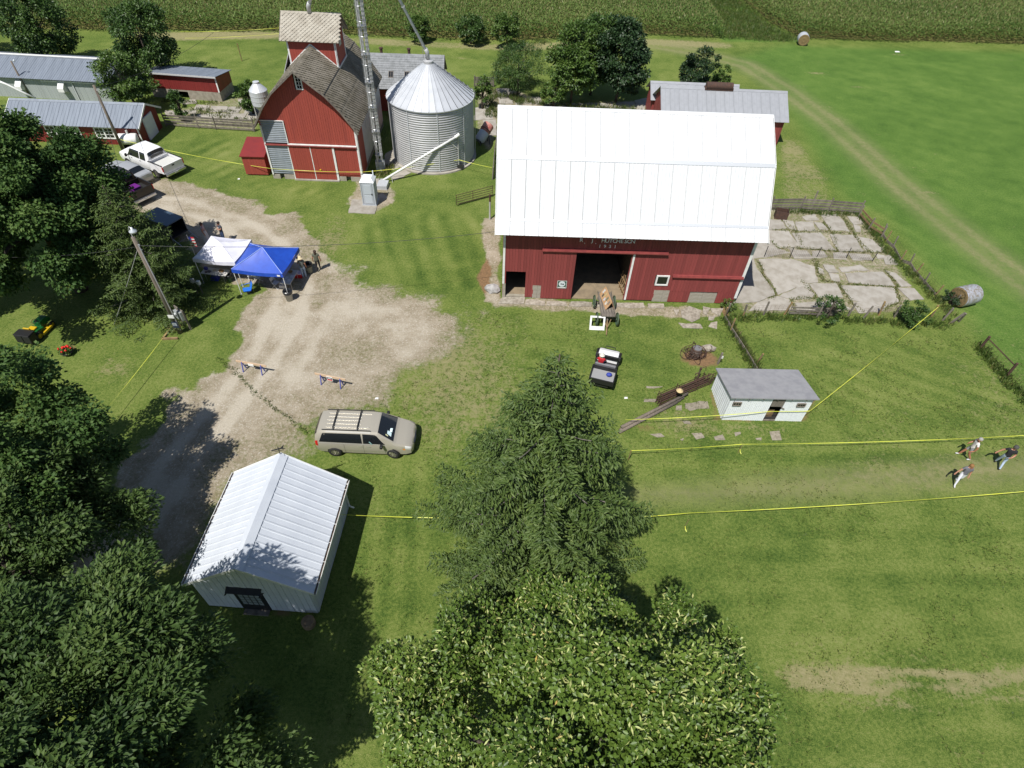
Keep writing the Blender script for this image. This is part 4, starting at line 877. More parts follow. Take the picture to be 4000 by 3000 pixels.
for sgn in (1, -1):
    for i in range(npn):
        e = (W+ohx, he-sl*ohx+.1) if sgn > 0 else (-ohx, he-sl*ohx+.1); p = Vector((W/2, 0, hr+.1)); d_ = Vector((p.x-e[0], 0, p.z-e[1])); l = d_.length; d_.normalize()
        X = Vector((0, 1, 0)) if sgn > 0 else Vector((0, -1, 0)); Z = X.cross(d_)
        org = Vector((e[0], yA+i*w if sgn > 0 else yA+(i+1)*w, e[1]))
        obj('roof_panel', ribpanel(w-.003, l, 1, .02, WROOF if False else MATS['white_shed_steel']), WG, Matrix(((X.x, d_.x, Z.x, org.x), (X.y, d_.y, Z.y, org.y), (X.z, d_.z, Z.z, org.z), (0, 0, 0, 1))))
    x = W+ohx if sgn > 0 else -ohx; zg = he-sl*ohx
    b = MB(); b.box((x-.02 if sgn > 0 else x-.11, yA, zg-.02), (x+.11 if sgn > 0 else x+.02, yB, zg)); b.box((x+.09, yA, zg), (x+.11, yB, zg+.1)) if sgn > 0 else b.box((x-.11, yA, zg), (x-.09, yB, zg+.1))
    b.build('gutter', WHITE, WG); MB().box((x-.015 if sgn > 0 else x-.085, yA+.02, zg+.002), (x+.085 if sgn > 0 else x+.015, yB-.02, zg+.025)).build('gutter_debris', mat('leaf_litter', (.07, .045, .03), .95, c2=(.15, .12, .1), scale=6), WG)
    for k in range(6): yk = yA+.5+k*.9; MB().box((x-.0 if sgn > 0 else x-.1, yk, zg+.09), (x+.1 if sgn > 0 else x, yk+.02, zg+.105)).build('gutter_strap', WHITE, WG)
    for (yy) in (yA, yB): MB().bar((x, yy, zg+.06), (W/2, yy, hr+.08), .03, .14).build('barge_board', WHITE, WG)
b = MB(); b.slab((W/2+.28, yA-.02, hr+.145-.28*sl), (W/2+.28, yB+.02, hr+.145-.28*sl), (W/2, yB+.02, hr+.155), (W/2, yA-.02, hr+.155), .012); b.slab((W/2-.28, yB+.02, hr+.145-.28*sl), (W/2-.28, yA-.02, hr+.145-.28*sl), (W/2, yA-.02, hr+.155), (W/2, yB+.02, hr+.155), .012); b.build('ridge_cap', WSHED, WG)
MB().tube([(W+.33, D-.05, he-.15), (W+.1, D-.05, he-.35), (W+.08, D-.05, .25), (W+.3, D-.05, .08)], .045, 8).build('downspout', WHITE, WG, True)
dr = MB().box((1.55, -.05, 0), (2.75, .02, 1.95)).build('door', mat('black_door', (.016, .017, .02), .5), WG)
for i in range(4):
    for j in range(5): piece('pane', (1.7+i*.235, -.056, .55+j*.25), (1.88+i*.235, -.051, .75+j*.25), mat('pale_pane', (.30, .33, .36), .1, spec=.8), dr)
MB().slab((1.42, -.28, 2.05), (2.88, -.28, 2.05), (2.88, -.02, 2.18), (1.42, -.02, 2.18), .04).build('awning', MATS['black_door'], WG)
for x in (1.42, 2.85): MB().bar((x, -.33, 2.0), (x, -.03, 1.75), .04).build('awning_bracket', BLACK, WG)
MB().box((1.6, -.3, 0), (2.7, -.06, .06)).build('doorstep', WOODG, WG)
o = MB().lathe([(.001, 0), (.28, 0), (.29, .3), (.24, .36), (.001, .37)], 14).build('stump', mat('cut_wood', (.24, .17, .10), .9, c2=(.16, .11, .07), scale=6)); o.location = CW(888, 1550); tag(o, 'round sawn log standing at the corner of the white garage', 'log')
wv = thing('weathervane', 'small black weathervane on the far ridge end of the white garage', 'weathervane', WG.matrix_basis @ Vector((W/2, D+.05, hr+.12)), R(20))
MB().tube([(0, 0, 0), (0, 0, .55)], .015, 6).build('rod', BLACK, wv); MB().prof([(-.3, .42), (.1, .45), (.28, .62), (.2, .4), (.28, .32), (.1, .38), (-.3, .36)], -.01, .01).build('arrow', BLACK, wv); MB().bar((0, -.2, .28), (0, .2, .28), .015).bar((-.2, 0, .28), (.2, 0, .28), .015).build('cross_arms', BLACK, wv)

# ------------------------------------------------------------------ vehicles
def paint(name, c, rough=.28, metal=.35): return mat(name, c, rough, metal, spec=.6)
class Loft:
    """a car body as sections along x: (x, sill z, sill half width, belt z, belt half width, top z, top half width)"""
    def __init__(s, sec): s.a = np.array(sec, float)
    def at(s, x, t):
        v = [np.interp(x, s.a[:, 0], s.a[:, i]) for i in range(1, 7)]; zs, ws, zb, wb, zt, wt = v
        pts = [(ws*.55, zs), (ws, zs+.02), (wb*1.0+.015, zs+.5*(zb-zs)), (wb, zb), (wb+(wt-wb)*.8, zb+(zt-zb)*.8), (wt*.88, zt-.015), (wt*.45, zt+.012), (0, zt+.02)]
        if t > 7: t = -(14-t)
        sgn = -1 if t < 0 else 1; t = min(abs(t), 6.9999); i = int(t); f = t-i
        return Vector((x, sgn*(pts[i][0]*(1-f)+pts[i+1][0]*f), pts[i][1]*(1-f)+pts[i+1][1]*f))
    def body(s, name, mt, parent, x0=None, x1=None):
        x0 = s.a[0, 0] if x0 is None else x0; x1 = s.a[-1, 0] if x1 is None else x1
        xs = sorted(set([x0, x1]+[x for x in s.a[:, 0] if x0 < x < x1]+list(np.linspace(x0, x1, 26)))); ts = [0, 1, 1.5, 2, 3, 3.5, 4, 4.5, 5, 6, 7]; ts = ts+[-t for t in ts[-2::-1]]
        b = MB(); n = len(ts); vs = [s.at(x, t) for x in xs for t in ts]
        fs = [(i*n+j, i*n+j+1, (i+1)*n+j+1, (i+1)*n+j) for i in range(len(xs)-1) for j in range(n-1)]
        b.add(vs, [f[::-1] for f in fs]); b.add([s.at(x0, t) for t in ts], [tuple(range(n))]); b.add([s.at(x1, t) for t in ts], [tuple(reversed(range(n)))])
        b.add([s.at(x0, 0), s.at(x0, -.0001), s.at(x1, -.0001), s.at(x1, 0)], [(0, 1, 2, 3)])
        o = b.build(name, mt, parent, True); md = o.modifiers.new('weld', 'WELD'); md.merge_threshold = .002
        e = o.modifiers.new('edges', 'EDGE_SPLIT'); e.split_angle = R(38); return o
    def patch(s, name, quad, mt, parent, off=.012, n=5):
        """quad = four (x, t) corners"""
        b = MB(); q = [Vector(c) for c in quad]; vs = []
        for i in range(n+1):
            for j in range(n+1):
                f, g = i/n, j/n; c = (q[0]*(1-f)+q[1]*f)*(1-g)+(q[3]*(1-f)+q[2]*f)*g
                p = s.at(c.x, c.y); e = .02; px = s.at(c.x+e, c.y)-s.at(c.x-e, c.y); tt = c.y if abs(c.y) > .05 else .05
                pt = s.at(c.x, tt+.02)-s.at(c.x, tt-.02); nr = px.cross(pt).normalized()
                cen = Vector((c.x, 0, .8)); nr = nr if nr.dot(p-cen) > 0 else -nr
                vs.append(p+nr*off)
        b.add(vs, [(i*(n+1)+j, (i+1)*(n+1)+j, (i+1)*(n+1)+j+1, i*(n+1)+j+1) for i in range(n) for j in range(n)])
        return b.build(name, mt, parent, True)
ALLOY = mat('alloy', (.42, .40, .36), .35, .8)
def wheel(parent, x, y, r, w, side, steer=0.0, rim=None):
    e = bpy.data.objects.new('wheel', None); COL.objects.link(e); e.parent = parent; e.location = (x, y, r); e.rotation_euler = (0, 0, steer)
    def turn(o): o.rotation_euler = (R(90), 0, 0); return o
    turn(MB().lathe([(r*.62, -w/2), (r*.93, -w/2), (r, -w*.32), (r, w*.32), (r*.93, w/2), (r*.62, w/2)], 28, cap=False).build('tyre', RUBBER, e, True))
    b = MB().lathe([(r*.63, -w*.42), (r*.63, w*.42)], 28, cap=False)
    zz = w*.40*(-side); b.lathe([(.001, zz), (r*.2, zz), (r*.2, zz-.01*side)], 14, cap=False)
    for k in range(8): t = k*math.pi/4; b.bar((r*.12*math.cos(t), r*.12*math.sin(t), zz*.95), (r*.62*math.cos(t), r*.62*math.sin(t), zz*.95), r*.17, .02, up=(0, 0, 1))
    b.lathe([(r*.53, zz), (r*.63, zz)], 28, cap=False); turn(b.build('rim', rim or ALLOY, e)); turn(MB().lathe([(.001, zz*.35), (r*.62, zz*.35)], 20, cap=False).build('brake_disc', STEELD, e))
    turn(MB().lathe([(.001, w*.3), (r*1.12, w*.3), (r*1.12, w*.2)], 24, cap=False).build('wheel_arch', BLACK, e)).location = (0, -side*w*.1, r*.06)
def box_part(name, a, b, mt, parent, bevel=.01): return MB().box(a, b).build(name, mt, parent, bevel=bevel)
REDL = mat('tail_red', (.45, .012, .012), .25); LAMP = mat('head_lamp', (.62, .63, .62), .12); AMBER = mat('amber', (.75, .28, .02), .3)
# gold minivan
VAN = thing('minivan', 'gold minivan with roof rack and a driver leaning out of the window', 'minivan', (-9.17, 19.56, 0), R(1.0))
GOLD = paint('gold_paint', (.42, .39, .325), .3, .25); GOLDL = paint('gold_lower', (.25, .21, .15))
L = Loft([(-.98, .45, .75, .95, .84, 1.15, .74), (-.93, .32, .86, 1.0, .92, 1.5, .70), (-.75, .28, .92, 1.02, .96, 1.72, .74), (-.4, .26, .94, 1.03, .975, 1.78, .77), (1.9, .24, .95, 1.02, .98, 1.79, .78), (2.35, .24, .95, 1.02, .98, 1.74, .77), (3.05, .24, .95, 1.02, .97, 1.26, .86), (3.25, .26, .95, .98, .96, 1.12, .86), (3.75, .28, .93, .86, .92, .98, .80), (4.0, .32, .86, .76, .85, .86, .68), (4.1, .40, .72, .66, .70, .74, .55)])
L.body('body', GOLD, VAN)
for s_ in (-1, 1):
    L.patch('side_window', [(-.72, 3.18*s_), (1.52, 3.14*s_), (1.48, 4.25*s_), (-.45, 4.25*s_)], GLASS, VAN); L.patch('side_window', [(1.58, 3.14*s_), (2.72, 3.14*s_), (2.2, 4.2*s_), (1.58, 4.25*s_)], GLASS, VAN)
    L.patch('chrome_strip', [(-.74, 3.04*s_), (2.8, 3.04*s_), (2.8, 3.12*s_), (-.74, 3.12*s_)], mat('pale_strip', (.62, .60, .54), .25, .5), VAN, .014); L.patch('body_moulding', [(.35, 1.72*s_), (2.68, 1.72*s_), (2.68, 1.84*s_), (.35, 1.84*s_)], MATS['pale_strip'], VAN, .016)
    L.patch('roof_edge', [(-.3, 4.5*s_), (2.0, 4.5*s_), (2.0, 4.9*s_), (-.3, 4.9*s_)], MATS['pale_strip'], VAN, .008)
    L.patch('tail_light', [(-.965, 2.45*s_), (-.80, 2.45*s_), (-.80, 3.3*s_), (-.955, 3.3*s_)], REDL, VAN); L.patch('headlight', [(3.72, 2.55*s_), (4.02, 2.4*s_), (4.02, 3.3*s_), (3.72, 3.6*s_)], LAMP, VAN); L.patch('turn_signal', [(3.6, 2.3*s_), (3.72, 2.25*s_), (3.72, 2.6*s_), (3.6, 2.6*s_)], AMBER, VAN)
    for x in (1.3, 1.72): L.patch('door_handle', [(x, 2.62*s_), (x+.2, 2.62*s_), (x+.2, 2.8*s_), (x, 2.8*s_)], MATS['pale_strip'], VAN, .03)
    for x in (.55, 1.55, 2.66): L.patch('door_seam', [(x, 1.1*s_), (x+.012, 1.1*s_), (x+.012, 3.0*s_), (x, 3.0*s_)], STEELD, VAN, .006)
    b = MB().bar((2.55, s_*.97, 1.08), (2.55, s_*1.12, 1.12), .06).box((2.48, s_*1.16-.1, 1.05), (2.62, s_*1.16+.1, 1.22)); b.build('mirror', BLACK, VAN, bevel=.02)
    MB().bar((-.5, s_*.68, 1.83), (2.0, s_*.69, 1.84), .035).build('roof_rail', STEELD, VAN)
    for x in (0, 3.05): wheel(VAN, x, s_*.935, .345, .215, s_, R(-14) if x else 0)
L.patch('windshield', [(2.36, 5.0), (3.12, 4.6), (3.12, 9.4), (2.36, 9.0)], GLASS, VAN, .012, 12); L.patch('rear_window', [(-.945, 4.2), (-.80, 4.6), (-.80, 9.4), (-.945, 9.8)], GLASS, VAN, .012, 8)
for y in (-.46, -.23, 0, .23, .46): box_part('roof_slat', (-.35, y-.02, 1.80), (1.42 if abs(y) < .4 else 1.9, y+.02, 1.83), MATS['pale_strip'], VAN, .006)
for x in (.05, 1.3): MB().tube([(x, -.68, 1.84), (x, -.6, 1.89), (x, .6, 1.89), (x, .68, 1.84)], .03, 6).build('rack_bar', BLACK, VAN)
box_part('license_plate', (4.07, -.22, .42), (4.13, .22, .56), mat('plate', (.08, .10, .25), .4), VAN); box_part('grille', (4.08, -.42, .58), (4.125, .42, .72), mat('grille', (.04, .045, .09), .4), VAN)
box_part('dash_paper', (2.86, -.36, 1.385), (3.02, -.1, 1.40), mat('paper', (.6, .75, .78), .7), VAN, 0); VAN.children[-1].rotation_euler = (0, 0, 0)
for s_ in (0,): L.patch('paper', [(2.78, -5.6), (2.98, -5.4), (2.98, -6.0), (2.78, -6.2)], MATS['paper'], VAN, .016, 2); L.patch('paper', [(2.72, -5.25), (2.84, -5.2), (2.84, -5.4), (2.72, -5.45)], mat('paper_yellow', (.6, .6, .35), .7), VAN, .016, 2)

# pickups
def pickup(name, label, loc, rot, pm, wheelbase, scale=1.0, crew=True, bedcol=None):
    t = thing(name, label, 'pickup', loc, rot); wb = wheelbase; cf = .62
    L = Loft([(cf, .48, .90, 1.15, .98, 1.62, .74), (cf+.12, .45, .93, 1.16, .99, 1.88, .76), (cf+.5, .42, .95, 1.17, 1.0, 1.92, .78), (wb-.95, .42, .95, 1.17, 1.0, 1.92, .78), (wb-.75, .42, .95, 1.17, 1.0, 1.86, .77), (wb-.1, .42, .95, 1.16, 1.0, 1.28, .90), (wb+.1, .42, .95, 1.10, .99, 1.22, .90), (wb+.75, .44, .94, 1.05, .97, 1.16, .86), (wb+.95, .48, .90, .98, .93, 1.06, .80), (wb+1.0, .5, .86, .9, .88, .95, .7)])
    L.body('body', pm, t)
    b = MB(); 
    for s_ in (-1, 1): b.prof([(-1.15, .62), (cf-.02, .50), (cf-.02, 1.3), (-1.15, 1.3)], s_*.98-.03, s_*.98+.03) if s_ < 0 else b.prof([(-1.15, .62), (cf-.02, .50), (cf-.02, 1.3), (-1.15, 1.3)], .95, 1.01)
    b.box((cf-.08, -.95, .6), (cf-.02, .95, 1.3)); b.build('bed_side', pm, t, bevel=.015)
    tg = MB().box((-1.19, -.94, .62), (-1.12, .94, 1.29)).build('tailgate', pm, t, bevel=.015); box_part('tailgate_handle', (-1.21, -.12, 1.05), (-1.19, .12, 1.15), BLACK, tg)
    MB().box((-1.12, -.95, .66), (cf-.08, .95, .72)).build('bed_floor', bedcol or STEELD, t)
    for s_ in (-1, 1): box_part('bed_rail', (-1.15, s_*.98-.05, 1.3), (cf, s_*.98+.05, 1.34), BLACK, t); box_part('wheel_housing', (-.45, s_*.8-.15, .72), (.45, s_*.8+.15, .92), bedcol or STEELD, t)
    MB().box((-1.36, -.95, .42), (-1.2, .95, .62)).build('bumper', CHROME, t, bevel=.03); box_part('license_plate', (-1.37, -.16, .48), (-1.36, .16, .6), WHITE, t, 0)
    for s_ in (-1, 1):
        box_part('tail_light', (-1.2, s_*1.0-.03, .85), (-1.08, s_*1.0+.025, 1.25), REDL, t)
        x1 = wb-.85; 
        if crew: L.patch('side_window', [(cf+.32, 3.1*s_), (cf+1.0, 3.1*s_), (cf+1.0, 4.25*s_), (cf+.36, 4.25*s_)], GLASS, t); L.patch('side_window', [(cf+1.1, 3.1*s_), (wb-.35, 3.1*s_), (wb-.78, 4.2*s_), (cf+1.1, 4.25*s_)], GLASS, t)
        else: L.patch('side_window', [(cf+.25, 3.1*s_), (wb-.35, 3.1*s_), (wb-.78, 4.2*s_), (cf+.25, 4.25*s_)], GLASS, t)
        L.patch('headlight', [(wb+.8, 2.5*s_), (wb+.97, 2.4*s_), (wb+.97, 3.2*s_), (wb+.8, 3.2*s_)], LAMP, t)
        for x in (cf+.95, wb-.95): L.patch('door_handle', [(x, 2.7*s_), (x+.16, 2.7*s_), (x+.16, 2.85*s_), (x, 2.85*s_)], BLACK, t, .03)
        MB().bar((wb-.5, s_*1.0, 1.2), (wb-.5, s_*1.16, 1.25), .06).box((wb-.56, s_*1.2-.09, 1.15), (wb-.44, s_*1.2+.09, 1.4)).build('mirror', BLACK, t, bevel=.02)
        for x in (0, wb): wheel(t, x, s_*.91, .39, .26, s_)
    L.patch('windshield', [(wb-.74, 5.0), (wb-.06, 4.6), (wb-.06, 9.4), (wb-.74, 9.0)], GLASS, t, .012, 8); L.patch('rear_window', [(cf+.005, 4.4), (cf+.115, 4.6), (cf+.115, 9.4), (cf+.005, 9.6)], GLASS, t, .014, 8); box_part('cab_rear_glass', (cf-.012, -.62, 1.38), (cf+.01, .62, 1.62), GLASS, t, 0)
    return t
WP = pickup('pickup_truck', 'white crew cab pickup parked by the fuel tank', (-30.65, 47.45, 0), R(152), paint('white_car', (.78, .78, .78), .3, 0), 3.65, bedcol=mat('bed_grey', (.35, .36, .38), .5))
o = MB().slab((-.9, -.8, .95), (.4, -.8, 1.1), (.4, .85, 1.1), (-.9, .85, .95), .05).build('bed_cover', mat('tan_sheet', (.55, .55, .52), .6), WP)
DP = pickup('pickup_truck', 'dark brown pickup with a purple tote in its bed', (-31.2, 43.0, 0), R(150), paint('dark_brown_paint', (.03, .024, .02)), 3.2, crew=False)
o = MB().box((-.35, -.3, 0), (.35, .3, .42)).box((-.38, -.33, .42), (.38, .33, .47)).build('storage_tote', mat('purple_plastic', (.14, .018, .19), .4), None, bevel=.02); o.location = (-31.0, 42.95, .73); o.rotation_euler = (0, 0, R(150)); tag(o, 'purple plastic storage tote in the bed of the dark pickup', 'tote')
o = MB().lathe([(.26, 0), (.33, .08), (.33, .16), (.26, .24), (.18, .2), (.18, .04)], 18).build('spare_tyre', RUBBER, None, True); o.location = (-30.45, 42.75, .73); tag(o, 'black tyre beside the purple tote in the pickup bed', 'tyre')
SD = thing('sedan', 'silver sedan parked between the two pickups', 'car', (-32.3, 45.55, 0), R(155)); SILV = paint('silver_paint', (.46, .47, .48))
L = Loft([(-1.05, .4, .75, .75, .82, .92, .72), (-.98, .3, .84, .85, .88, 1.0, .78), (-.5, .26, .88, .9, .9, 1.08, .78), (-.1, .25, .89, .92, .9, 1.40, .62), (.4, .25, .89, .92, .9, 1.46, .62), (1.3, .25, .89, .92, .9, 1.45, .62), (2.2, .25, .89, .9, .9, 1.04, .80), (3.2, .28, .86, .78, .87, .9, .76), (3.55, .36, .72, .62, .75, .7, .6)])
L.body('body', SILV, SD)
for s_ in (-1, 1):
    L.patch('side_window', [(-.05, 3.15*s_), (.85, 3.15*s_), (.85, 4.2*s_), (.15, 4.2*s_)], GLASS, SD); L.patch('side_window', [(.92, 3.15*s_), (1.85, 3.15*s_), (1.4, 4.2*s_), (.92, 4.2*s_)], GLASS, SD); L.patch('tail_light', [(-1.03, 2.5*s_), (-.85, 2.5*s_), (-.85, 3.2*s_), (-1.03, 3.2*s_)], REDL, SD)
    for x in (0, 2.65): wheel(SD, x, s_*.82, .31, .2, s_)
L.patch('windshield', [(1.36, 4.9), (2.15, 4.6), (2.15, 9.4), (1.36, 9.1)], GLASS, SD, .012, 8); L.patch('rear_window', [(-.5, 4.7), (-.12, 4.9), (-.12, 9.1), (-.5, 9.3)], GLASS, SD, .012, 8)
# utility vehicle
UT = thing('utility_vehicle', 'white hooded utility vehicle with grey dump bed beside the spruce', 'utility vehicle', (5.62, 25.72, 0), R(75)); WC = MATS['white_car']
MB().prof([(.55, .45), (1.5, .42), (1.48, .72), (1.1, .9), (.6, .95)], -.62, .62).build('hood', WC, UT, bevel=.05); box_part('front_bumper', (1.5, -.6, .4), (1.62, .6, .62), BLACK, UT); MB().tube([(1.62, -.3, .5), (1.7, -.3, .75), (1.7, .3, .75), (1.62, .3, .5)], .03, 6).build('brush_guard', BLACK, UT)
box_part('floor', (-.2, -.7, .35), (.6, .7, .45), BLACK, UT); box_part('dashboard', (.5, -.62, .75), (.62, .62, 1.02), BLACK, UT, .03)
GREYS = mat('grey_seat', (.16, .16, .17), .7); box_part('seat', (-.3, -.62, .6), (.15, .62, .78), GREYS, UT, .05); MB().slab((-.3, -.62, .75), (-.3, .62, .75), (-.42, .62, 1.25), (-.42, -.62, 1.25), .1).build('backrest', GREYS, UT, bevel=.03)
MB().box((-1.5, -.7, .7), (-.45, .7, .75)).build('bed_floor', mat('bed_pale', (.28, .28, .285), .6), UT); 
for a, b_ in (((-1.5, -.74, .68), (-.45, -.68, 1.0)), ((-1.5, .68, .68), (-.45, .74, 1.0)), ((-1.56, -.74, .62), (-1.5, .74, .98)), ((-.48, -.74, .68), (-.43, .74, 1.05))): box_part('bed_side', a, b_, BLACK, UT)
box_part('chassis', (-1.4, -.45, .28), (1.4, .45, .42), STEELD, UT); MB().tube([(.45, .3, .85), (.3, .3, .98)], .02, 6).build('steering_column', BLACK, UT); o = MB().lathe([(.15, -.015), (.18, 0), (.15, .015), (.13, 0), (.15, -.015)], 16, cap=False).build('steering_wheel', BLACK, UT); o.location = (.28, .3, 1.0); o.rotation_euler = (0, R(-50), 0)
for s_ in (-1, 1):
    MB().prof([(.7, .6), (1.4, .55), (1.35, .78), (.8, .85)], s_*.62-.0 if s_ > 0 else -.78, .78 if s_ > 0 else -.62).build('fender', BLACK, UT, bevel=.03); box_part('headlight', (1.48, s_*.42-.12, .55), (1.52, s_*.42+.12, .68), LAMP, UT)
    for x in (-.95, 1.05): wheel(UT, x, s_*.62, .3, .26, s_, rim=STEELD)
o = MB().ball((0, 0, 0), .17, 6, (1.1, .9, .7)).build('cooler_bag', mat('blue_cloth', (.03, .05, .30), .7), None, True); o.location = UT.matrix_basis @ Vector((-.85, -.35, .87)); tag(o, 'small blue bag lying in the utility vehicle bed', 'bag')
# lawn tractor
MW = thing('lawn_tractor', 'green lawn tractor with yellow seat and black rear bagger at the shade edge', 'lawn tractor', (-29.75, 26.6, 0), R(84)); MW.scale = (.92,)*3; GRN = paint('tractor_green', (.01, .10, .022), .35, 0); YEL = paint('tractor_yellow', (.55, .36, .01), .45, 0)
MB().prof([(.35, .45), (1.25, .42), (1.25, .72), (1.1, .82), (.4, .85)], -.27, .27).build('hood', GRN, MW, bevel=.05); MB().prof([(-.45, .4), (.4, .35), (.4, .5), (-.1, .62), (-.45, .62)], -.42, .42).build('fender_deck', GRN, MW, bevel=.04)
box_part('seat', (-.3, -.24, .62), (.12, .24, .72), YEL, MW, .04); MB().slab((-.3, -.24, .68), (-.3, .24, .68), (-.4, .22, 1.02), (-.4, -.22, 1.02), .08).build('seat_back', YEL, MW, bevel=.02); box_part('mower_deck', (-.1, -.58, .14), (.85, .58, .3), YEL, MW, .03)
for y in (-.28, .28): MB().prof([(-1.1, .25), (-.5, .3), (-.5, .85), (-1.05, .8)], y-.26, y+.26).build('bagger', BLACK, MW, bevel=.04)
box_part('bagger_lid', (-1.08, -.55, .84), (-.45, .55, .9), BLACK, MW, .03); o = MB().lathe([(.15, -.015), (.17, 0), (.15, .015), (.13, 0), (.15, -.015)], 16, cap=False).build('steering_wheel', BLACK, MW); o.location = (.32, 0, .98); o.rotation_euler = (0, R(-35), 0); MB().tube([(.45, 0, .8), (.32, 0, .98)], .02, 6).build('steering_column', BLACK, MW)
for s_ in (-1, 1): wheel(MW, -.3, s_*.42, .28, .24, s_, rim=YEL); wheel(MW, 1.0, s_*.38, .2, .15, s_, rim=YEL)
# dark box trailer behind the spruce
TL = thing('box_trailer', 'dark trailer with blue grey top and open end in the shade behind the spruce', 'trailer', (-26.4, 38.15, 0), R(-25)); BLU = mat('trailer_blue', (.07, .105, .15), .4, .2)
box_part('top', (-1.5, -.75, 1.5), (1.2, .75, 1.58), BLU, TL, .02)
for a, b_ in (((-1.5, -.75, .5), (1.1, -.7, 1.5)), ((-1.5, .7, .5), (1.1, .75, 1.5)), ((-1.5, -.7, .5), (-1.45, .7, 1.5))): box_part('side', a, b_, mat('trailer_dark', (.03, .032, .036), .5), TL)
box_part('floor', (-1.5, -.75, .42), (1.2, .75, .5), STEELD, TL)
for y in (-.72, .72): MB().bar((1.15, y, .1), (1.15, y, 1.5), .04).build('corner_post', STEEL, TL); wheel(TL, -.3, y*1.12, .32, .2, 1 if y > 0 else -1)
MB().bar((1.2, -.72, .45), (2.0, -.7, .03), .04).bar((1.2, .72, .45), (2.0, .7, .03), .04).bar((1.6, -.71, .24), (1.6, .71, .24), .04).build('ramp_rail', STEEL, TL)
# hay wagon with the display board
HW = thing('farm_wagon', 'old wooden farm wagon with green iron wheels at the barn door', 'wagon', (6.05, 31.3, 0), R(-88)); GRW = mat('wagon_green', (.035, .085, .045), .7, c2=(.06, .07, .04), scale=6)
for i in range(5): piece('plank', (-1.4, -.45+i*.18, .85), (1.15, -.29+i*.18, .89), WOODG, HW)
for x in (-.9, .9): box_part('bolster', (x-.06, -.5, .62), (x+.06, .5, .85), WOODG, HW); MB().tube([(x, -.68, .45), (x, .68, .45)], .035, 8).build('axle', STEELD, HW)
MB().bar((-.9, 0, .52), (1.1, 0, .5), .09).build('reach_pole', WOODG, HW); MB().bar((1.0, 0, .5), (2.1, -.12, .1), .07).build('tongue', WOODB, HW); MB().bar((1.0, -.25, .5), (1.6, -.05, .3), .05).bar((1.0, .25, .5), (1.6, -.05, .3), .05).build('hound', WOODB, HW)
for y in (-.46, .46): MB().bar((-1.4, y, .95), (1.15, y, .95), .03, .14).build('side_board', WOODG, HW)
for x in (-.9, .9):
    for y in (-.68, .68):
        e = bpy.data.objects.new('wheel', None); COL.objects.link(e); e.parent = HW; e.location = (x, y, .45); e.rotation_euler = (R(90), 0, 0)
        MB().lathe([(.40, -.04), (.45, -.04), (.45, .04), (.40, .04), (.40, -.04)], 24, cap=False).build('rim', RUST if False else GRW, e); b = MB()
        for k in range(10): t_ = k*math.pi/5; b.bar((.05*math.cos(t_), .05*math.sin(t_), 0), (.41*math.cos(t_), .41*math.sin(t_), 0), .035, .03)
        b.build('spokes', GRW, e); MB().lathe([(.001, -.09), (.07, -.09), (.07, .09), (.001, .09)], 12).build('hub', GRW, e)
DB = thing('display_board', 'wooden easel board of old photos standing on the farm wagon', 'display board', HW.matrix_basis @ Vector((-.35, 0, .9)), R(-80)); TANB = mat('easel_wood', (.48, .30, .16), .7, c2=(.40, .24, .12), scale=5)
MB().slab((-.85, -.25, .02), (.85, -.25, .02), (.85, .1, .62), (-.85, .1, .62), .03).build('panel', TANB, DB); MB().slab((.85, .35, .02), (-.85, .35, .02), (-.85, .12, .62), (.85, .12, .62), .03).build('panel', TANB, DB)
for i in range(7):
    x = -.72+i*.21; f0, f1 = (.15, .5) if i % 2 else (.4, .85); c = [(.75, .75, .72), (.15, .13, .10), (.55, .42, .2), (.6, .6, .62), (.2, .22, .15), (.7, .68, .6), (.3, .25, .2)][i]
    q = lambda xx, f: (xx, -.25+.35*f-.004, .02+.6*f+.006); MB().slab(q(x, f0), q(x+.17, f0), q(x+.17, f1), q(x, f1), .004).build('photo', mat('photo_%d' % i, c, .5, c2=tuple(k*.5 for k in c), scale=12), DB)
PF = thing('photo_frame', 'big white cut-out picture frame propped in front of the wagon wheel', 'frame', (5.42, 29.75, 0), R(0)); b = MB(); W_f, H_f = 1.0, .95
M_ = Matrix.Rotation(R(-28), 4, 'X')
for a in ((-.5, 0, .5, .26), (-.5, .83, .5, .95), (-.5, .26, -.38, .83), (.38, .26, .5, .83)): b.box((a[0], -.02, a[1]), (a[2], .02, a[3]), M_)
b.build('frame_border', WHITE, PF); MB().bar((0, .42, .75), (0, .75, 0), .04).build('prop', WOODB, PF)

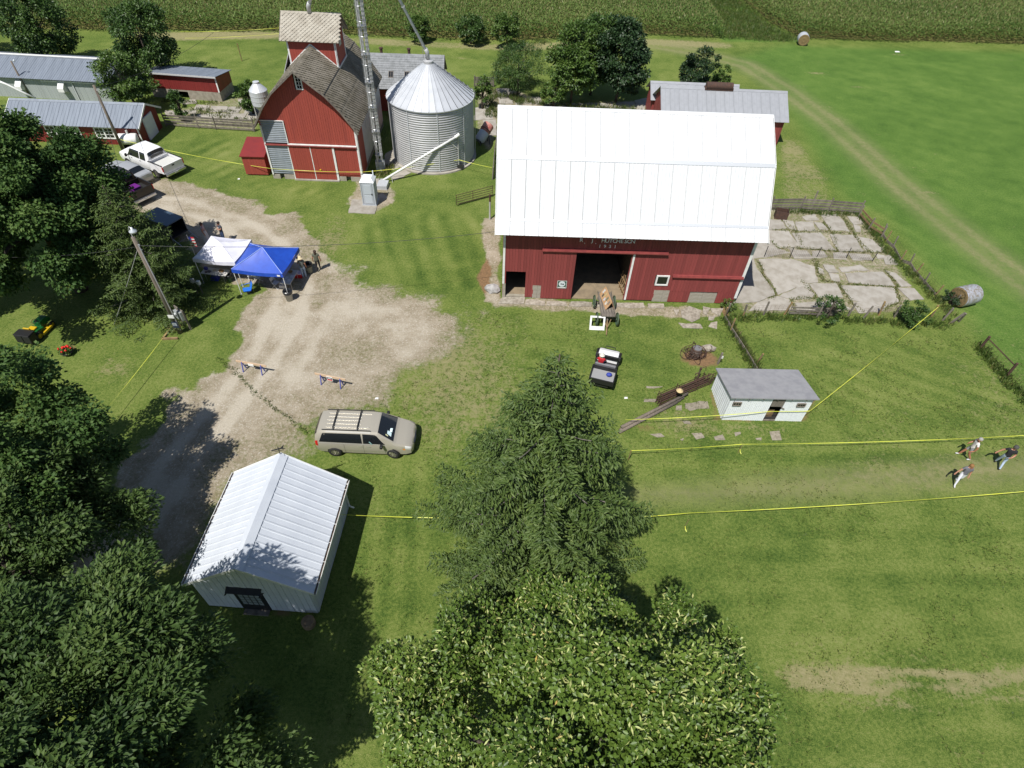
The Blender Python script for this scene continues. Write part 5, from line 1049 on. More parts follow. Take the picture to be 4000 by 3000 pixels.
# ------------------------------------------------------------------ tents and what stands under them
def canopy(name, label, c, rot, W, D, he, hp, mt, pole, crown=.0):
    t = thing(name, label, 'canopy', (c[0], c[1], 0), rot); b = MB(); n = 6; vs = []
    cs = [(-W/2, -D/2), (W/2, -D/2), (W/2, D/2), (-W/2, D/2)]
    for k in range(4):
        (ax, ay), (bx, by) = cs[k], cs[(k+1) % 4]; b2 = MB(); vs = []
        for i in range(n+1):
            f = i/n
            for j in range(n+1):
                g_ = j/n; ex, ey = ax+(bx-ax)*g_, ay+(by-ay)*g_; sag = -.10*math.sin(math.pi*g_)*(1-f)**1.0-.10*math.sin(math.pi*f)*.6+.012*math.sin(9*g_+5*f+k)
                vs.append((ex*(1-f), ey*(1-f), he+(hp-he)*f+sag*(.8 if f < 1 else 0)))
        b2.add(vs, [(i*(n+1)+j, i*(n+1)+j+1, (i+1)*(n+1)+j+1, (i+1)*(n+1)+j) for i in range(n) for j in range(n)]); o = b2.build('roof_panel', mt, t, True)
        b3 = MB(); m_ = 10; vs = []
        for j in range(m_+1):
            g_ = j/m_; ex, ey = ax+(bx-ax)*g_, ay+(by-ay)*g_; z = he-.08*math.sin(math.pi*g_); s_ = 1+.006*math.sin(j*2.1); vs += [(ex*s_, ey*s_, z), (ex*1.01*s_, ey*1.01*s_, z-.26)]
        b3.add(vs, [(2*j, 2*j+1, 2*j+3, 2*j+2) for j in range(m_)]); b3.build('valance', mt, t, True)
        MB().tube([(ax*.98, ay*.98, he), (0, 0, hp-.02)], .018, 6).build('rafter', pole, t); MB().tube([(ax*.97, ay*.97, 0), (ax*.97, ay*.97, he)], .024, 6).build('leg', pole, t)
        MB().box((ax*.97-.06, ay*.97-.06, 0), (ax*.97+.06, ay*.97+.06, .02)).build('foot', STEEL, t)
        b4 = MB(); b4.add([(ax*1.0, ay*1.0, he+.008), (ax*.96+.0, ay*1.0, he+.008), (0, 0, hp+.012), (0, 0, hp+.01)], [(0, 1, 2, 3)])
    return t
BLUEC = mat('blue_canopy', (.016, .075, .46), .45, c2=(.014, .06, .39), scale=2.5); WHITC = mat('white_canopy', (.72, .72, .80), .6, c2=(.64, .64, .74), scale=2)
BC = canopy('canopy_tent', 'blue pop-up canopy on thin white legs on the gravel drive', (-17.0, 32.98), R(-4), 3.45, 3.05, 2.08, 2.95, BLUEC, WHITE)
for sx in (-1, 1):
    for sy in (-1, 1): MB().tube([(sx*1.72, sy*1.52, 2.1), (sx*.86, sy*.76, 2.50), (0, 0, 2.965)], .022, 6).build('seam', mat('pale_blue', (.25, .35, .75), .5), BC)
box_part('maker_label', (1.35, -1.575, 1.88), (1.55, -1.565, 2.0), WHITE, BC, 0)
WCN = canopy('canopy_tent', 'white pop-up canopy beside the blue one under the spruce', (-20.25, 33.85), R(-4), 2.9, 2.75, 2.05, 2.55, WHITC, WHITE)
TTOP = mat('table_plastic', (.55, .54, .51), .5)
def ftable(label, c, rot, l, w):
    t = thing('folding_table', label, 'table', (c[0], c[1], 0), rot); box_part('table_top', (-l/2, -w/2, .70), (l/2, w/2, .74), TTOP, t, .01)
    for x in (-l*.36, l*.36):
        for y in (-w*.4, w*.4): MB().tube([(x, y, 0), (x, y, .7)], .014, 6).build('leg', STEEL, t)
    return t
FT1 = ftable('folding table of goods under the white canopy', (-20.85, 33.0), R(-6), 1.8, .72); FT2 = ftable('folding table with papers under the blue canopy', (-15.72, 32.85), R(86), 1.6, .75)
rgp = random.Random(4)
for i, (dx, dy, sx, sy, sz, c) in enumerate([(-.7, .1, .22, .16, .2, (.05, .05, .3)), (-.4, -.1, .26, .2, .06, (.1, .1, .12)), (-.1, .1, .2, .2, .05, (.5, .42, .3)), (.15, -.12, .24, .18, .03, (.6, .6, .62)), (.4, .1, .3, .2, .1, (.38, .22, .08)), (.68, -.1, .22, .2, .05, (.62, .6, .58)), (-.55, -.22, .15, .12, .08, (.12, .08, .1))]):
    o = MB().box((-sx/2, -sy/2, 0), (sx/2, sy/2, sz)).build('display_item', mat('goods_%d' % i, c, .6), None, bevel=.01); o.location = FT1.matrix_basis @ Vector((dx, dy, .742)); o.rotation_euler = (0, 0, rgp.uniform(-.4, .4)); tag(o, ['navy bag', 'dark tray', 'tan pile of leaflets', 'white paper stack', 'brown cardboard box', 'white folded cloth', 'small dark tin'][i]+' on the table under the white canopy', ['bag', 'tray', 'leaflets', 'papers', 'box', 'cloth', 'tin'][i])
for i, (dx, dy) in enumerate(((-.62, .1), (-.4, -.15), (-.15, .12), (.05, -.2))):
    o = MB().box((-.11, -.15, 0), (.11, .15, .01)).build('paper_sheet', mat('sheet_white', (.72, .72, .72), .7)); o.location = FT2.matrix_basis @ Vector((dx, dy, .742)); o.rotation_euler = (0, 0, rgp.uniform(-.3, .3)); tag(o, ['white paper sheet nearest the front edge of the paper table', 'second white paper sheet from the front of the paper table', 'third white paper sheet from the front of the paper table', 'white paper sheet next to the basket on the paper table'][i], 'paper', 'papers on the table under the blue canopy')
o = MB().lathe([(.08, 0), (.17, .1), (.16, .1), (.06, .02)], 14).build('snack_bowl', mat('wicker', (.42, .24, .08), .8)); o.location = FT2.matrix_basis @ Vector((.45, .05, .742)); tag(o, 'orange brown basket on the table under the blue canopy', 'basket')
PLW = mat('chair_white', (.66, .66, .66), .5); 
def fchair(label, c, rot):
    t = thing('folding_chair', label, 'chair', (c[0], c[1], 0), rot, 'folding chairs under the blue canopy')
    box_part('seat', (-.2, -.2, .43), (.2, .2, .45), PLW, t, .01); MB().slab((-.19, .2, .6), (.19, .2, .6), (.19, .27, .82), (-.19, .27, .82), .02).build('backrest', PLW, t)
    for s_ in (-1, 1): MB().tube([(s_*.21, -.22, 0), (s_*.2, .12, .45), (s_*.2, .28, .84)], .012, 5).build('front_leg', PLW, t); MB().tube([(s_*.19, .28, 0), (s_*.19, -.1, .43)], .012, 5).build('rear_leg', PLW, t)
    MB().bar((-.2, -.2, .06), (.2, -.2, .06), .02).build('stretcher', PLW, t); return t
f0 = fchair('white folding chair standing deepest under the blue canopy', (-18.6, 33.25), R(200))
dup(f0, (-18.05, 33.0, 0), R(160), 'white folding chair right of the deepest one under the blue canopy'); dup(f0, (-16.6, 32.5, 0), R(75), 'white folding chair turned sideways in front of the paper table')
CC = thing('camp_chair', 'bright blue folding camp chair by the front left canopy leg', 'chair', (-18.35, 31.75, 0), R(-60)); CBL = mat('camp_blue', (.02, .16, .62), .6)
MB().slab((-.25, -.25, .36), (.25, -.25, .36), (.25, .22, .28), (-.25, .22, .28), .02).build('seat', CBL, CC); MB().slab((-.25, .22, .3), (.25, .22, .3), (.27, .42, .82), (-.27, .42, .82), .02).build('backrest', CBL, CC)
for s_ in (-1, 1): MB().tube([(s_*.27, -.28, 0), (s_*.25, .25, .36), (s_*.28, .44, .85)], .012, 5).build('frame', BLACK, CC); MB().tube([(s_*.27, .35, 0), (s_*.25, -.25, .36), (s_*.3, -.28, .55)], .012, 5).build('frame', BLACK, CC); MB().bar((s_*.3, -.28, .55), (s_*.29, .32, .57), .05, .015).build('armrest', CBL, CC)
def bin_(label, c, mt, h=.75, r=.27):
    t = thing('trash_can', label, 'trash can', (c.x, c.y, 0), 0); MB().lathe([(r*.8, 0), (r, h), (r+.03, h), (r+.03, h+.03), (r-.02, h+.03), (r*.75, .08)], 18).build('barrel', mt, t, True)
    b = MB(); 
    b.lathe([(r+.045, h-.16), (r+.05, h+.02), (r+.0, h+.06), (r-.06, h-.02), (r*.6, h*.6)], 18, cap=False); b.build('bag', mat('bag_black', (.02, .022, .026), .3), t); return t
CANG = mat('can_grey', (.36, .36, .33), .6); bin_('grey trash can with black bag at the front of the blue canopy', C6(1195, 1165), CANG); bin_('grey trash can with black bag behind the man in the straw hat', C6(1410, 868), mat('can_green', (.26, .28, .24), .6)); bin_('small green bin under the white canopy corner', C6(552, 968), mat('can_dgreen', (.05, .12, .09), .5), .55, .18)
o = MB().box((-.3, -.2, 0), (.3, .2, .32)).build('cooler', mat('red_plastic', (.5, .015, .02), .4), None, bevel=.03); o.location = C6(1290, 915); MB().box((-.31, -.21, .325), (.31, .21, .4)).build('lid', mat('cooler_lid', (.6, .5, .6), .4), o, bevel=.02); tag(o, 'red cooler beside the paper table', 'cooler')
o = MB().box((-.25, -.2, 0), (.25, .2, .3)).build('supply_crate', mat('crate_blue', (.02, .03, .28), .5), None, bevel=.02); o.location = C6(395, 945); tag(o, 'dark blue crate under the table of the white canopy', 'crate')
o = MB().box((-.22, -.16, 0), (.22, .16, .26)).build('supply_crate', mat('crate_white', (.5, .5, .5), .5), None, bevel=.02); o.location = C6(1125, 1030); tag(o, 'white box on the gravel under the paper table', 'box')
FL = thing('flag', 'American flag on a short pole left of the white canopy', 'flag', C6(205, 760), 0)
MB().tube([(0, 0, 0), (0, 0, 2.3)], .02, 6).build('pole', WHITE, FL)
for i in range(7): MB().box((.03, -.01, 1.35+i*.11), (.42, .012, 1.35+(i+1)*.11-.002)).build('stripe', mat('flag_red', (.5, .02, .04), .7) if i % 2 == 0 else WHITE, FL)
MB().box((.025, -.016, 1.74), (.2, .018, 2.13)).build('canton', mat('flag_blue', (.02, .03, .2), .7), FL)
# barricades
def barricade(label, a, b_, sign):
    c = (a+b_)/2; d_ = b_-a; t = thing('sawhorse_barricade', label, 'barricade', c, math.atan2(d_.y, d_.x), 'barricades on the drive'); L_ = d_.length; BL = mat('sawhorse_blue', (.08, .10, .38), .5)
    MB().box((-L_/2-.35, .16, .62), (L_/2+.35, .20, .76)).build('crossbar', mat('bar_tan', (.58, .42, .28), .7), t)
    for x in (-L_/2, L_/2): 
        MB().bar((x, 0, 0), (x, .17, .7), .05).build('leg', BL, t); MB().bar((x, .36, 0), (x, .19, .7), .05).build('leg', BL, t)
    if sign: s_ = MB().box((-.22, .13, .38), (.14, .155, .70)).build('sign', WHITE, t); MB().box((-.19, .125, .41), (.11, .129, .50)).build('red_band', mat('sign_red', (.6, .02, .03), .5), s_); MB().box((-.19, .125, .5), (.11, .129, .66)).build('grey_band', mat('sign_grey', (.12, .12, .14), .5), s_); MB().box((-.13, .121, .55), (.05, .1245, .60)).build('letters', WHITE, s_)
    else: MB().box((-.2, .13, .5), (.15, .155, .68)).build('sign', WHITE, t)
    return t
CBR = lambda x, y: Q((930+x*.1989)/KP, (1380+y*.1989)/KP)
barricade('sawhorse barricade with plain white card on the gravel', CBR(105, 370), CBR(475, 435), False); barricade('sawhorse barricade with red lettered sign at the grass edge', CBR(1635, 620), CBR(2015, 700), True)

# ------------------------------------------------------------------ portable toilet
PT = thing('portable_toilet', 'grey portable toilet with white roof on the concrete pad', 'portable toilet', (-12.98, 43.75, 0), R(1)); PG = mat('toilet_grey', (.40, .43, .47), .5); PR_ = mat('toilet_roof', (.72, .75, .78), .45)
MB().box((.02, .02, .12), (1.08, 1.12, 2.05)).build('cabin', PG, PT, bevel=.03); box_part('base', (-.03, -.03, 0), (1.13, 1.17, .12), PG, PT)
b = MB(); b.add([(-.03, -.03, 2.05), (1.13, -.03, 2.05), (1.13, 1.17, 2.05), (-.03, 1.17, 2.05), (.2, .25, 2.32), (.9, .25, 2.32), (.9, .9, 2.32), (.2, .9, 2.32)], [(0, 1, 5, 4), (1, 2, 6, 5), (2, 3, 7, 6), (3, 0, 4, 7), (4, 5, 6, 7), (3, 2, 1, 0)]); b.build('roof', PR_, PT)
dr = MB().box((.15, -.01, .16), (.95, .022, 1.95)).build('door', PG, PT, bevel=.01)
for z0, z1 in ((.25, .95), (1.05, 1.85)): MB().box((.25, -.025, z0), (.85, -.008, z1)).build('door_panel', mat('toilet_panel', (.46, .50, .55), .5), dr, bevel=.01)
for x in (0.0, 1.02): box_part('corner_rib', (x, -.02, .12), (x+.08, .05, 2.05), PG, PT)
box_part('handle', (.82, -.05, 1.0), (.9, -.01, 1.12), BLACK, dr, 0); MB().tube([(.95, .95, 2.2), (.95, .95, 2.6)], .05, 8).build('vent_pipe', PR_, PT)
for z in (.6, 1.1, 1.6): box_part('side_rib', (1.08, .1, z), (1.1, 1.05, z+.06), PG, PT)

# ------------------------------------------------------------------ poles, meter post, tank
UP = thing('utility_pole', 'tall grey wooden utility pole with a yard lamp beside the drive', 'utility pole', Q(390, 719), 0)
MB().tube([(0, 0, -.1), (0, 0, 7.05)], [.15, .105], 12).build('shaft', POLEW, UP, True); MB().tube([(0, 0, 6.95), (-.05, .05, 7.5), (.1, -.05, 7.72), (.22, -.1, 7.68)], .025, 6).build('lamp_arm', GALV, UP)
o = MB().lathe([(.05, 0), (.07, -.12), (.2, -.2), (.2, -.26), (.12, -.34), (.001, -.36)], 16).build('lamp', mat('lamp_shade', (.62, .65, .66), .3, .3), UP, True); o.location = (.24, -.1, 7.72)
MB().tube([(.13, -.05, .3), (.12, -.04, 6.6)], .03, 6).build('conduit', GALV, UP); MB().box((-.16, -.17, 1.35), (.2, -.15, 1.6)).build('white_sign', WHITE, UP)
s_ = MB().box((-.14, -.19, .6), (.22, -.155, 1.05)).build('dark_sign', mat('navy_sign', (.02, .03, .06), .5), UP)
for k in range(4): MB().box((-.10, -.195, .95-k*.06), (.17, -.191, .98-k*.06)).build('sign_line', mat('sign_text', (.4, .45, .5), .6), s_)
for z in (6.2, 6.5): MB().lathe([(.03, z), (.05, z+.03), (.03, z+.08)], 8, (.13, 0)).build('insulator', mat('ceramic', (.6, .6, .6), .3), UP)
MP = thing('meter_pedestal', 'grey electric meter board with boxes beside the utility pole', 'meter', Q(402, 708), R(-35)); MG = mat('meter_grey', (.33, .35, .36), .5, .2)
for x in (-.35, .4): MB().bar((x, .1, 0), (x, .1, 1.5), .1).build('post', WOODG, MP)
MB().box((-.45, .03, .7), (.5, .09, 1.6)).build('backboard', WOODG, MP); MB().box((-.38, -.15, .75), (.02, .03, 1.35)).build('meter_box', MG, MP, bevel=.01); MB().box((.08, -.13, .85), (.42, .03, 1.5)).build('breaker_box', MG, MP, bevel=.01); o = MB().lathe([(.1, 0), (.1, .08), (.06, .12), (.001, .12)], 16).build('meter', mat('meter_glass', (.5, .52, .52), .15), MP); o.location = (-.18, -.15, 1.15); o.rotation_euler = (R(90), 0, 0)
for k, (a, b_) in enumerate(((C5(1410, 1385), C5(1500, 1270)), (C5(1400, 1385), C5(1540, 1380)))):
    o = beam('landscape_timber', a+Vector((0, 0, .06)), b_+Vector((0, 0, .06)), .12, .12, WOODB); tag(o, ['weathered edging timber left of the utility pole foot', 'weathered edging timber in front of the utility pole foot'][k], 'timber')
P2 = thing('utility_pole', 'bare wooden pole beside the white fuel tank at the red workshop', 'utility pole', C1(1065, 1300), 0); MB().tube([(0, 0, -.1), (0, 0, 5.65)], [.14, .1], 10).build('shaft', POLEW, P2, True); MB().lathe([(.03, 5.2), (.05, 5.24), (.03, 5.3)], 8, (.11, 0)).build('insulator', MATS['ceramic'], P2)
P3 = thing('utility_pole', 'thin wooden pole with a lamp against the livestock building', 'utility pole', C1(265, 845), 0); MB().tube([(0, 0, -.1), (0, 0, 3.5)], [.1, .08], 10).build('shaft', POLEW, P3, True); MB().tube([(0, 0, 3.4), (.35, -.05, 3.6)], .02, 5).ball((.4, -.06, 3.58), .1, 6).build('lamp', MATS['lamp_shade'], P3, True)
FT = thing('fuel_tank', 'white horizontal fuel tank on legs in front of the red workshop', 'tank', C1(1140, 1270), R(10)); o = MB().lathe([(.001, -.85), (.42, -.82), (.48, -.72), (.48, .72), (.42, .82), (.001, .85)], 20).build('drum', WHITE, FT, True); o.rotation_euler = (0, R(90), 0); o.location = (0, 0, .75)
for x in (-.5, .5): MB().box((x-.04, -.35, 0), (x+.04, .35, .4)).build('cradle', STEELD, FT)
MB().tube([(.1, 0, 1.2), (.1, 0, 1.55)], .1, 8).build('pump', WHITE, FT)
# wires and guy
def cable(label, a, b_, sag, r=.014, mt=None, name='cable'):
    a, b_ = Vector(a), Vector(b_); pts = [a.lerp(b_, i/14)-Vector((0, 0, sag*4*(i/14)*(1-i/14))) for i in range(15)]; return tag(MB().tube(pts, r, 5).build(name, mt or STEELD), label, 'cable')
pt = UP.location; cable('overhead wire from the yard lamp pole across the tents to the barn', pt+Vector((.12, 0, 6.5)), (-.95, 32.9, 5.2), .5); cable('overhead wire from the yard lamp pole into the big maple', pt+Vector((-.1, 0, 6.4)), (-33, 27, 5.5), .4)
cable('guy wire from the yard lamp pole down to the lawn', pt+Vector((-.05, 0, 6.3)), C5(985, 1255), .05, .016, GALV); cable('overhead wire from the workshop pole up to the yard lamp pole', Vector(C1(1065, 1300))+Vector((0, 0, 5.3)), pt+Vector((0, .1, 6.2)), .6)
cable('overhead wire from the workshop pole to the low red shed', Vector(C1(1065, 1300))+Vector((0, 0, 5.4)), (-32, 66, 5.5), .5)

# ------------------------------------------------------------------ barrier tape
def tape(label, pts, w=.036):
    b = MB()
    for a, c in zip(pts[:-1], pts[1:]):
        a, c = Vector(a), Vector(c); L_ = (c-a).length; n = max(6, int(L_/.6)); d_ = (c-a).normalized(); sd = Vector((-d_.y, d_.x, 0)); vs = []
        for i in range(n+1):
            f = i/n; p = a.lerp(c, f)-Vector((0, 0, .012*L_*4*f*(1-f))); tw = R(50)+R(38)*math.sin(f*L_*.55+L_); o_ = (sd*math.cos(tw)+Vector((0, 0, 1))*math.sin(tw))*w/2; nr = d_.cross(o_).normalized()*.002; vs += [p-o_-nr, p+o_-nr, p+o_+nr, p-o_+nr]
        fs = [];
        for i in range(n):
            for k in range(4): k2 = (k+1) % 4; fs.append((i*4+k, i*4+k2, i*4+4+k2, i*4+4+k))
        b.add(vs, fs)
    return tag(b.build('barrier_tape', TAPE), label, 'tape', 'yellow barrier tapes')
u = lambda v, z: Vector((v[0], v[1], z))
tape('yellow tape from the workshop pole past the granary doors to the barn', [u(C1(1065, 1295), 1.0), GR.matrix_basis @ Vector((-.1, -.2, 1.0)), GR.matrix_basis @ Vector((7.8, -.25, 1.0)), u(C2(1975, 1468), 1.0)+Vector((.05, -.1, 0)), u(Q(1062, 385), 1.0)])
tape('yellow tape from the yard lamp pole towards the left edge tree', [u(Q(390, 719), .95)+Vector((0, -.17, 0)), u(Q(196, 968), .9)]); 
tape('yellow tape from the white garage to the spruce', [WG.matrix_basis @ Vector((4.9, 4.3, 1.0)), Q(1090, 1120, .95)])
tape('lower yellow tape across the lawn right of the spruce', [Q(1290, 1122, .8), Q(1490, 1108, .8), Q(2300, 1054, .85)])
tape('upper yellow tape across the lawn in front of the walking people', [u(CS(510, 1100), .85), u(CS(1370, 1045), .8), u(Q(2300, 955), .9)])
tape('yellow tape along the front of the small white shed', [u(CS(470, 850), .75), SS.matrix_basis @ Vector((2.5, -.12, .95)), SS.matrix_basis @ Vector((4.72, -.12, 1.05))]); tape('yellow tape from the small shed corner up to the yard fence post', [SS.matrix_basis @ Vector((4.75, -.1, 1.05)), u(CY(1535, 915), 1.15)])
tape('far upper yellow tape in the field left of the granary', [u(Q(395, 84), .8), u(Q(640, 72), .8)], .035); tape('far lower yellow tape in the field left of the granary', [u(Q(405, 98), .8), u(Q(640, 84), .8)], .035)
def stake(label, p, h, mt, r=.025, name='stake'): o = MB().tube([(0, 0, -.05), (0, 0, h)], r, 6).build(name, mt); o.location = p; o.rotation_euler = (random.uniform(-.06, .06), random.uniform(-.06, .06), 0); return tag(o, label, 'stake')
stake('rusty stake holding the upper tape right of the spruce', CS(510, 1100), .95, LICHEN); stake('thin stake with tape end in the lawn below the lower tape', Q(1478, 1140), .85, LICHEN, .015); stake('thin stake holding the upper tape knot in the lawn', CS(1370, 1045), .85, LICHEN, .012)
for lab, p in (('loose yellow tape end hanging at the upper tape knot', CS(1375, 1035)), ('loose yellow tape end lying by the lower stake', CS(945, 1640))):
    o = MB().add([(0, 0, .25), (.035, 0, .26), (.08, -.06, .1), (.04, -.07, .08), (.10, -.18, .02), (.14, -.16, .03)], [(0, 1, 2, 3), (3, 2, 5, 4)]).build('tape_end', TAPE); o.location = p; tag(o, lab, 'tape')
# ------------------------------------------------------------------ fences
def post(parent, p, h, r=.06, mt=WOODG, lean=.05, base=(0, 0, 0)):
    o = MB().tube([(0, 0, -.1), (0, 0, h)], r, 7).build('post', mt, parent); o.location = Vector(p)-Vector(base); o.rotation_euler = (random.uniform(-lean, lean), random.uniform(-lean, lean), 0); return o
def rail(parent, a, b_, z, w=.03, h=.13, mt=WOODG, base=(0, 0, 0)): 
    j = random.uniform(-.025, .025); o = MB().bar(Vector((a.x, a.y, z+j))-Vector(base), Vector((b_.x, b_.y, z-j))-Vector(base), w, h).build('rail', mt, parent); return o
def wiremesh(parent, pts, h, base, dv=.15, nh=7, r=.006):
    b = MB(); pts = [Vector(p)-Vector(base) for p in pts]
    for a, c in zip(pts[:-1], pts[1:]):
        for k in range(nh): z = .05+h*k/(nh-1); b.bar((a.x, a.y, z), (c.x, c.y, z), r)
        n = max(2, int((c-a).length/dv))
        for i in range(n): p = a.lerp(c, i/n); b.bar((p.x, p.y, .03), (p.x, p.y, h+.05), r)
    return stuff(b.build('wire_mesh', STEEL if False else RUST, parent))
def fence(label, pts): e = thing('fence', label, 'fence', pts[0], 0); return e, Vector(pts[0])
ps = [CY(380, 128), CY(598, 128), CY(800, 140), CY(1015, 158)]; e, o_ = fence('weathered grey plank fence along the far side of the concrete yard', ps)
for a, b_ in zip(ps[:-1], ps[1:]):
    for z in (.2, .45, .7, .95): rail(e, a, b_, z, base=o_, h=.17)
for p in ps+[CY(690, 90)]: post(e, p, 1.25, base=o_)
ps = [CY(1018, 180), CY(1090, 270), CY(1180, 330)]; e, o_ = fence('short grey plank fence running down from the far yard corner', ps)
for a, b_ in zip(ps[:-1], ps[1:]):
    for z in (.35, .75): rail(e, a, b_, z, base=o_, mt=WOODB, h=.15)
for p in ps: post(e, p, 1.1, base=o_)
ps = [CY(1190, 310), CY(1215, 360), CY(1265, 400), CY(1320, 500), CY(1385, 525), CY(1430, 590), CY(1490, 660), CY(1570, 750), CY(1690, 815)]; e, o_ = fence('row of lichen covered posts with a low plank along the hay field', ps)
for i, p in enumerate(ps): post(e, p, 1.0, .05, LICHEN if i % 2 else WOODG, .1, o_)
for a, b_ in zip(ps[:-2], ps[1:-1]): rail(e, a, b_, .12, .06, .22, base=o_)
wiremesh(e, ps, .8, o_, .3, 5)
ps = [CY(340, 468), CY(525, 474), CY(718, 470), CY(930, 478), CY(1118, 500)]; e, o_ = fence('wire mesh fence dividing the concrete yard', ps)
for p in ps: post(e, p, .95, .03, STEELD, .08, o_)
wiremesh(e, ps, .75, o_)
ps = [CY(60, 890), CY(190, 895), CY(335, 885), CY(485, 882), CY(720, 905), CY(945, 892), CY(1055, 910), CY(1165, 890), CY(1275, 903), CY(1535, 912), CY(1625, 925)]; e, o_ = fence('sagging wire fence with mossy posts in front of the concrete yard', ps)
for i, p in enumerate(ps): post(e, p, 1.15 if i != 9 else 1.25, .065, LICHEN if i in (3, 7, 9) else WOODG, .12, o_)
wiremesh(e, ps, .8, o_, .25, 6)
for z in (.25, .5, .75): rail(e, CY(510, 890), CY(840, 905), z, base=o_)
ps = [CY(1680, 945), CY(1740, 935)]; e, o_ = fence('leaning end brace posts at the pasture corner', ps); MB().bar((0, 0, 0), tuple(CY(1790, 870, 1.0)-o_), .11).bar(tuple(ps[1]-o_), tuple(CY(1795, 875, 1.0)-o_), .1).build('brace_post', WOODG, e)
ps = [CB(1962, 850), CB(2010, 935), CB(2110, 1090), CB(2200, 1240), CB(2225, 1290)]; e, o_ = fence('low plank and wire fence between barn corner and small shed', ps)
for a, b_ in zip(ps[:3], ps[1:4]): rail(e, a, b_, .15, .05, .28, base=o_)
for p, h in ((CB(2010, 935), 1.0), (CS(1530, 330), .8), (CB(1962, 835), .9), (CB(2100, 835), .9)): post(e, p, h, .06, LICHEN, .1, o_)
wiremesh(e, ps, .6, o_, .25, 5)
ps = [CY(1890, 1130), CY(2085, 1325)]; e, o_ = fence('rusty pipe brace between two posts at the right fence line', ps)
for p in ps: post(e, p, 1.1, .08, RUST, .05, o_)
MB().tube([Vector((0, 0, .95)), ps[1]-o_+Vector((0, 0, .9))], .035, 6).build('brace_pipe', RUST, e); wiremesh(e, ps+[CY(2250, 1530)], .8, o_, .3, 5)
ps = [C1(1440, 1090), C1(1720, 1110), C1(1870, 1120), C1(2200, 1140)]; e, o_ = fence('grey plank fence of the farmyard left of the granary', ps)
for a, b_ in zip(ps[:-1], ps[1:]):
    for z in (.2, .5, .8, 1.05): rail(e, a, b_, z, base=o_, h=.16)
for p in ps: post(e, p, 1.3, base=o_)
rail(e, ps[2], ps[3], .6, base=o_)
ps = [C3(90, 575), C3(220, 578)]; e, o_ = fence('short grey plank wall right of the grain bin', ps)
for z in (.2, .45, .7, .95): rail(e, ps[0], ps[1], z, base=o_, h=.2)
for p in ps: post(e, p, 1.2, base=o_)
ps = [Q(1064, 388), Q(1068, 345), Q(1074, 300)]; e, o_ = fence('dark plank fence in the shade along the left end of the barn', ps)
for a, b_ in zip(ps[:-1], ps[1:]):
    for z in (.25, .55, .85): rail(e, a, b_, z, base=o_, h=.16)
for p in ps: post(e, p, 1.2, base=o_)
GT = thing('pipe_gate', 'rusty brown pipe gate left of the barn', 'gate', Q(986, 446), 0); a, b_ = Vector((0, 0, 0)), Q(1064, 425)-Q(986, 446); 
for z in (.2, .4, .6, .8, 1.0): MB().tube([a+Vector((0, 0, z)), b_+Vector((0, 0, z))], .025, 6).build('bar', RUST, GT)
for f in (0, .45, 1): p = a.lerp(b_, f); MB().bar(p+Vector((0, 0, .15)), p+Vector((0, 0, 1.05)), .04).build('upright', RUST, GT)
GPst = thing('gate_post', 'grey gate post with a rusty top beside the barn', 'post', Q(1058, 474), 0); MB().tube([(0, 0, 0), (0, 0, 1.6)], .07, 8).build('lower_shaft', GALV, GPst); MB().tube([(0, 0, 1.6), (0, 0, 2.2)], .075, 8).build('rusty_top', RUST, GPst)
FP = thing('fence_post', 'pale lone post in the field left of the granary', 'post', Q(523, 132), 0); MB().tube([(0, 0, 0), (-.02, 0, 1.9)], .05, 7).build('shaft', LICHEN, FP)
# ------------------------------------------------------------------ small yard things
rr = random.Random(12)
def rock(label, p, r, mt=STONE, sc=(1, .8, .7), name='boulder', cat='rock'):
    bm = bmesh.new(); bmesh.ops.create_icosphere(bm, subdivisions=2, radius=r)
    for v in bm.verts: v.co = Vector((v.co.x*sc[0], v.co.y*sc[1], max(v.co.z*sc[2], -r*.3)))*rr.uniform(.82, 1.12)
    me = bpy.data.meshes.new(name); bm.to_mesh(me); bm.free(); me.materials.append(mt); o = obj(name, me); o.location = (p.x, p.y, r*.28); return tag(o, label, cat)
rock('large pale boulder at the left corner of the barn', CB(235, 640), .55, mat('pale_rock', (.40, .39, .38), .9, c2=(.26, .25, .24), scale=4, bump=.7, bscale=8)); rock('rough stone base beside the wire wrapped barrel', CS(1135, 235), .5, STONE, (1.1, .55, .5), 'stone_base')
BR = thing('old_barrel', 'old wooden barrel wrapped in rusty wire in the grass', 'barrel', CS(1030, 290), 0); WB = mat('barrel_wood', (.13, .10, .085), .9, c2=(.085, .065, .055), scale=5)
for k in range(16):
    t0_, t1_ = 2*math.pi*k/16+.01, 2*math.pi*(k+1)/16-.01; b = MB(); pr = [(.27, 0), (.33, .22), (.345, .4), (.33, .58), (.27, .8)]
    b.add([(r*math.cos(t), r*math.sin(t), z) for r, z in pr for t in (t0_, t1_)], [(2*i, 2*i+1, 2*i+3, 2*i+2) for i in range(4)]); b.build('stave', WB, BR)
for z, r in ((.1, .312), (.3, .345), (.52, .343), (.7, .30)): MB().lathe([(r, z-.03), (r+.012, z-.03), (r+.012, z+.03), (r, z+.03)], 24, cap=False).build('hoop', RUST, BR)
MB().lathe([(.001, .74), (.27, .74), (.27, .77), (.001, .77)], 20).build('lid', mat('lid_grey', (.16, .16, .17), .7), BR)
b = MB()
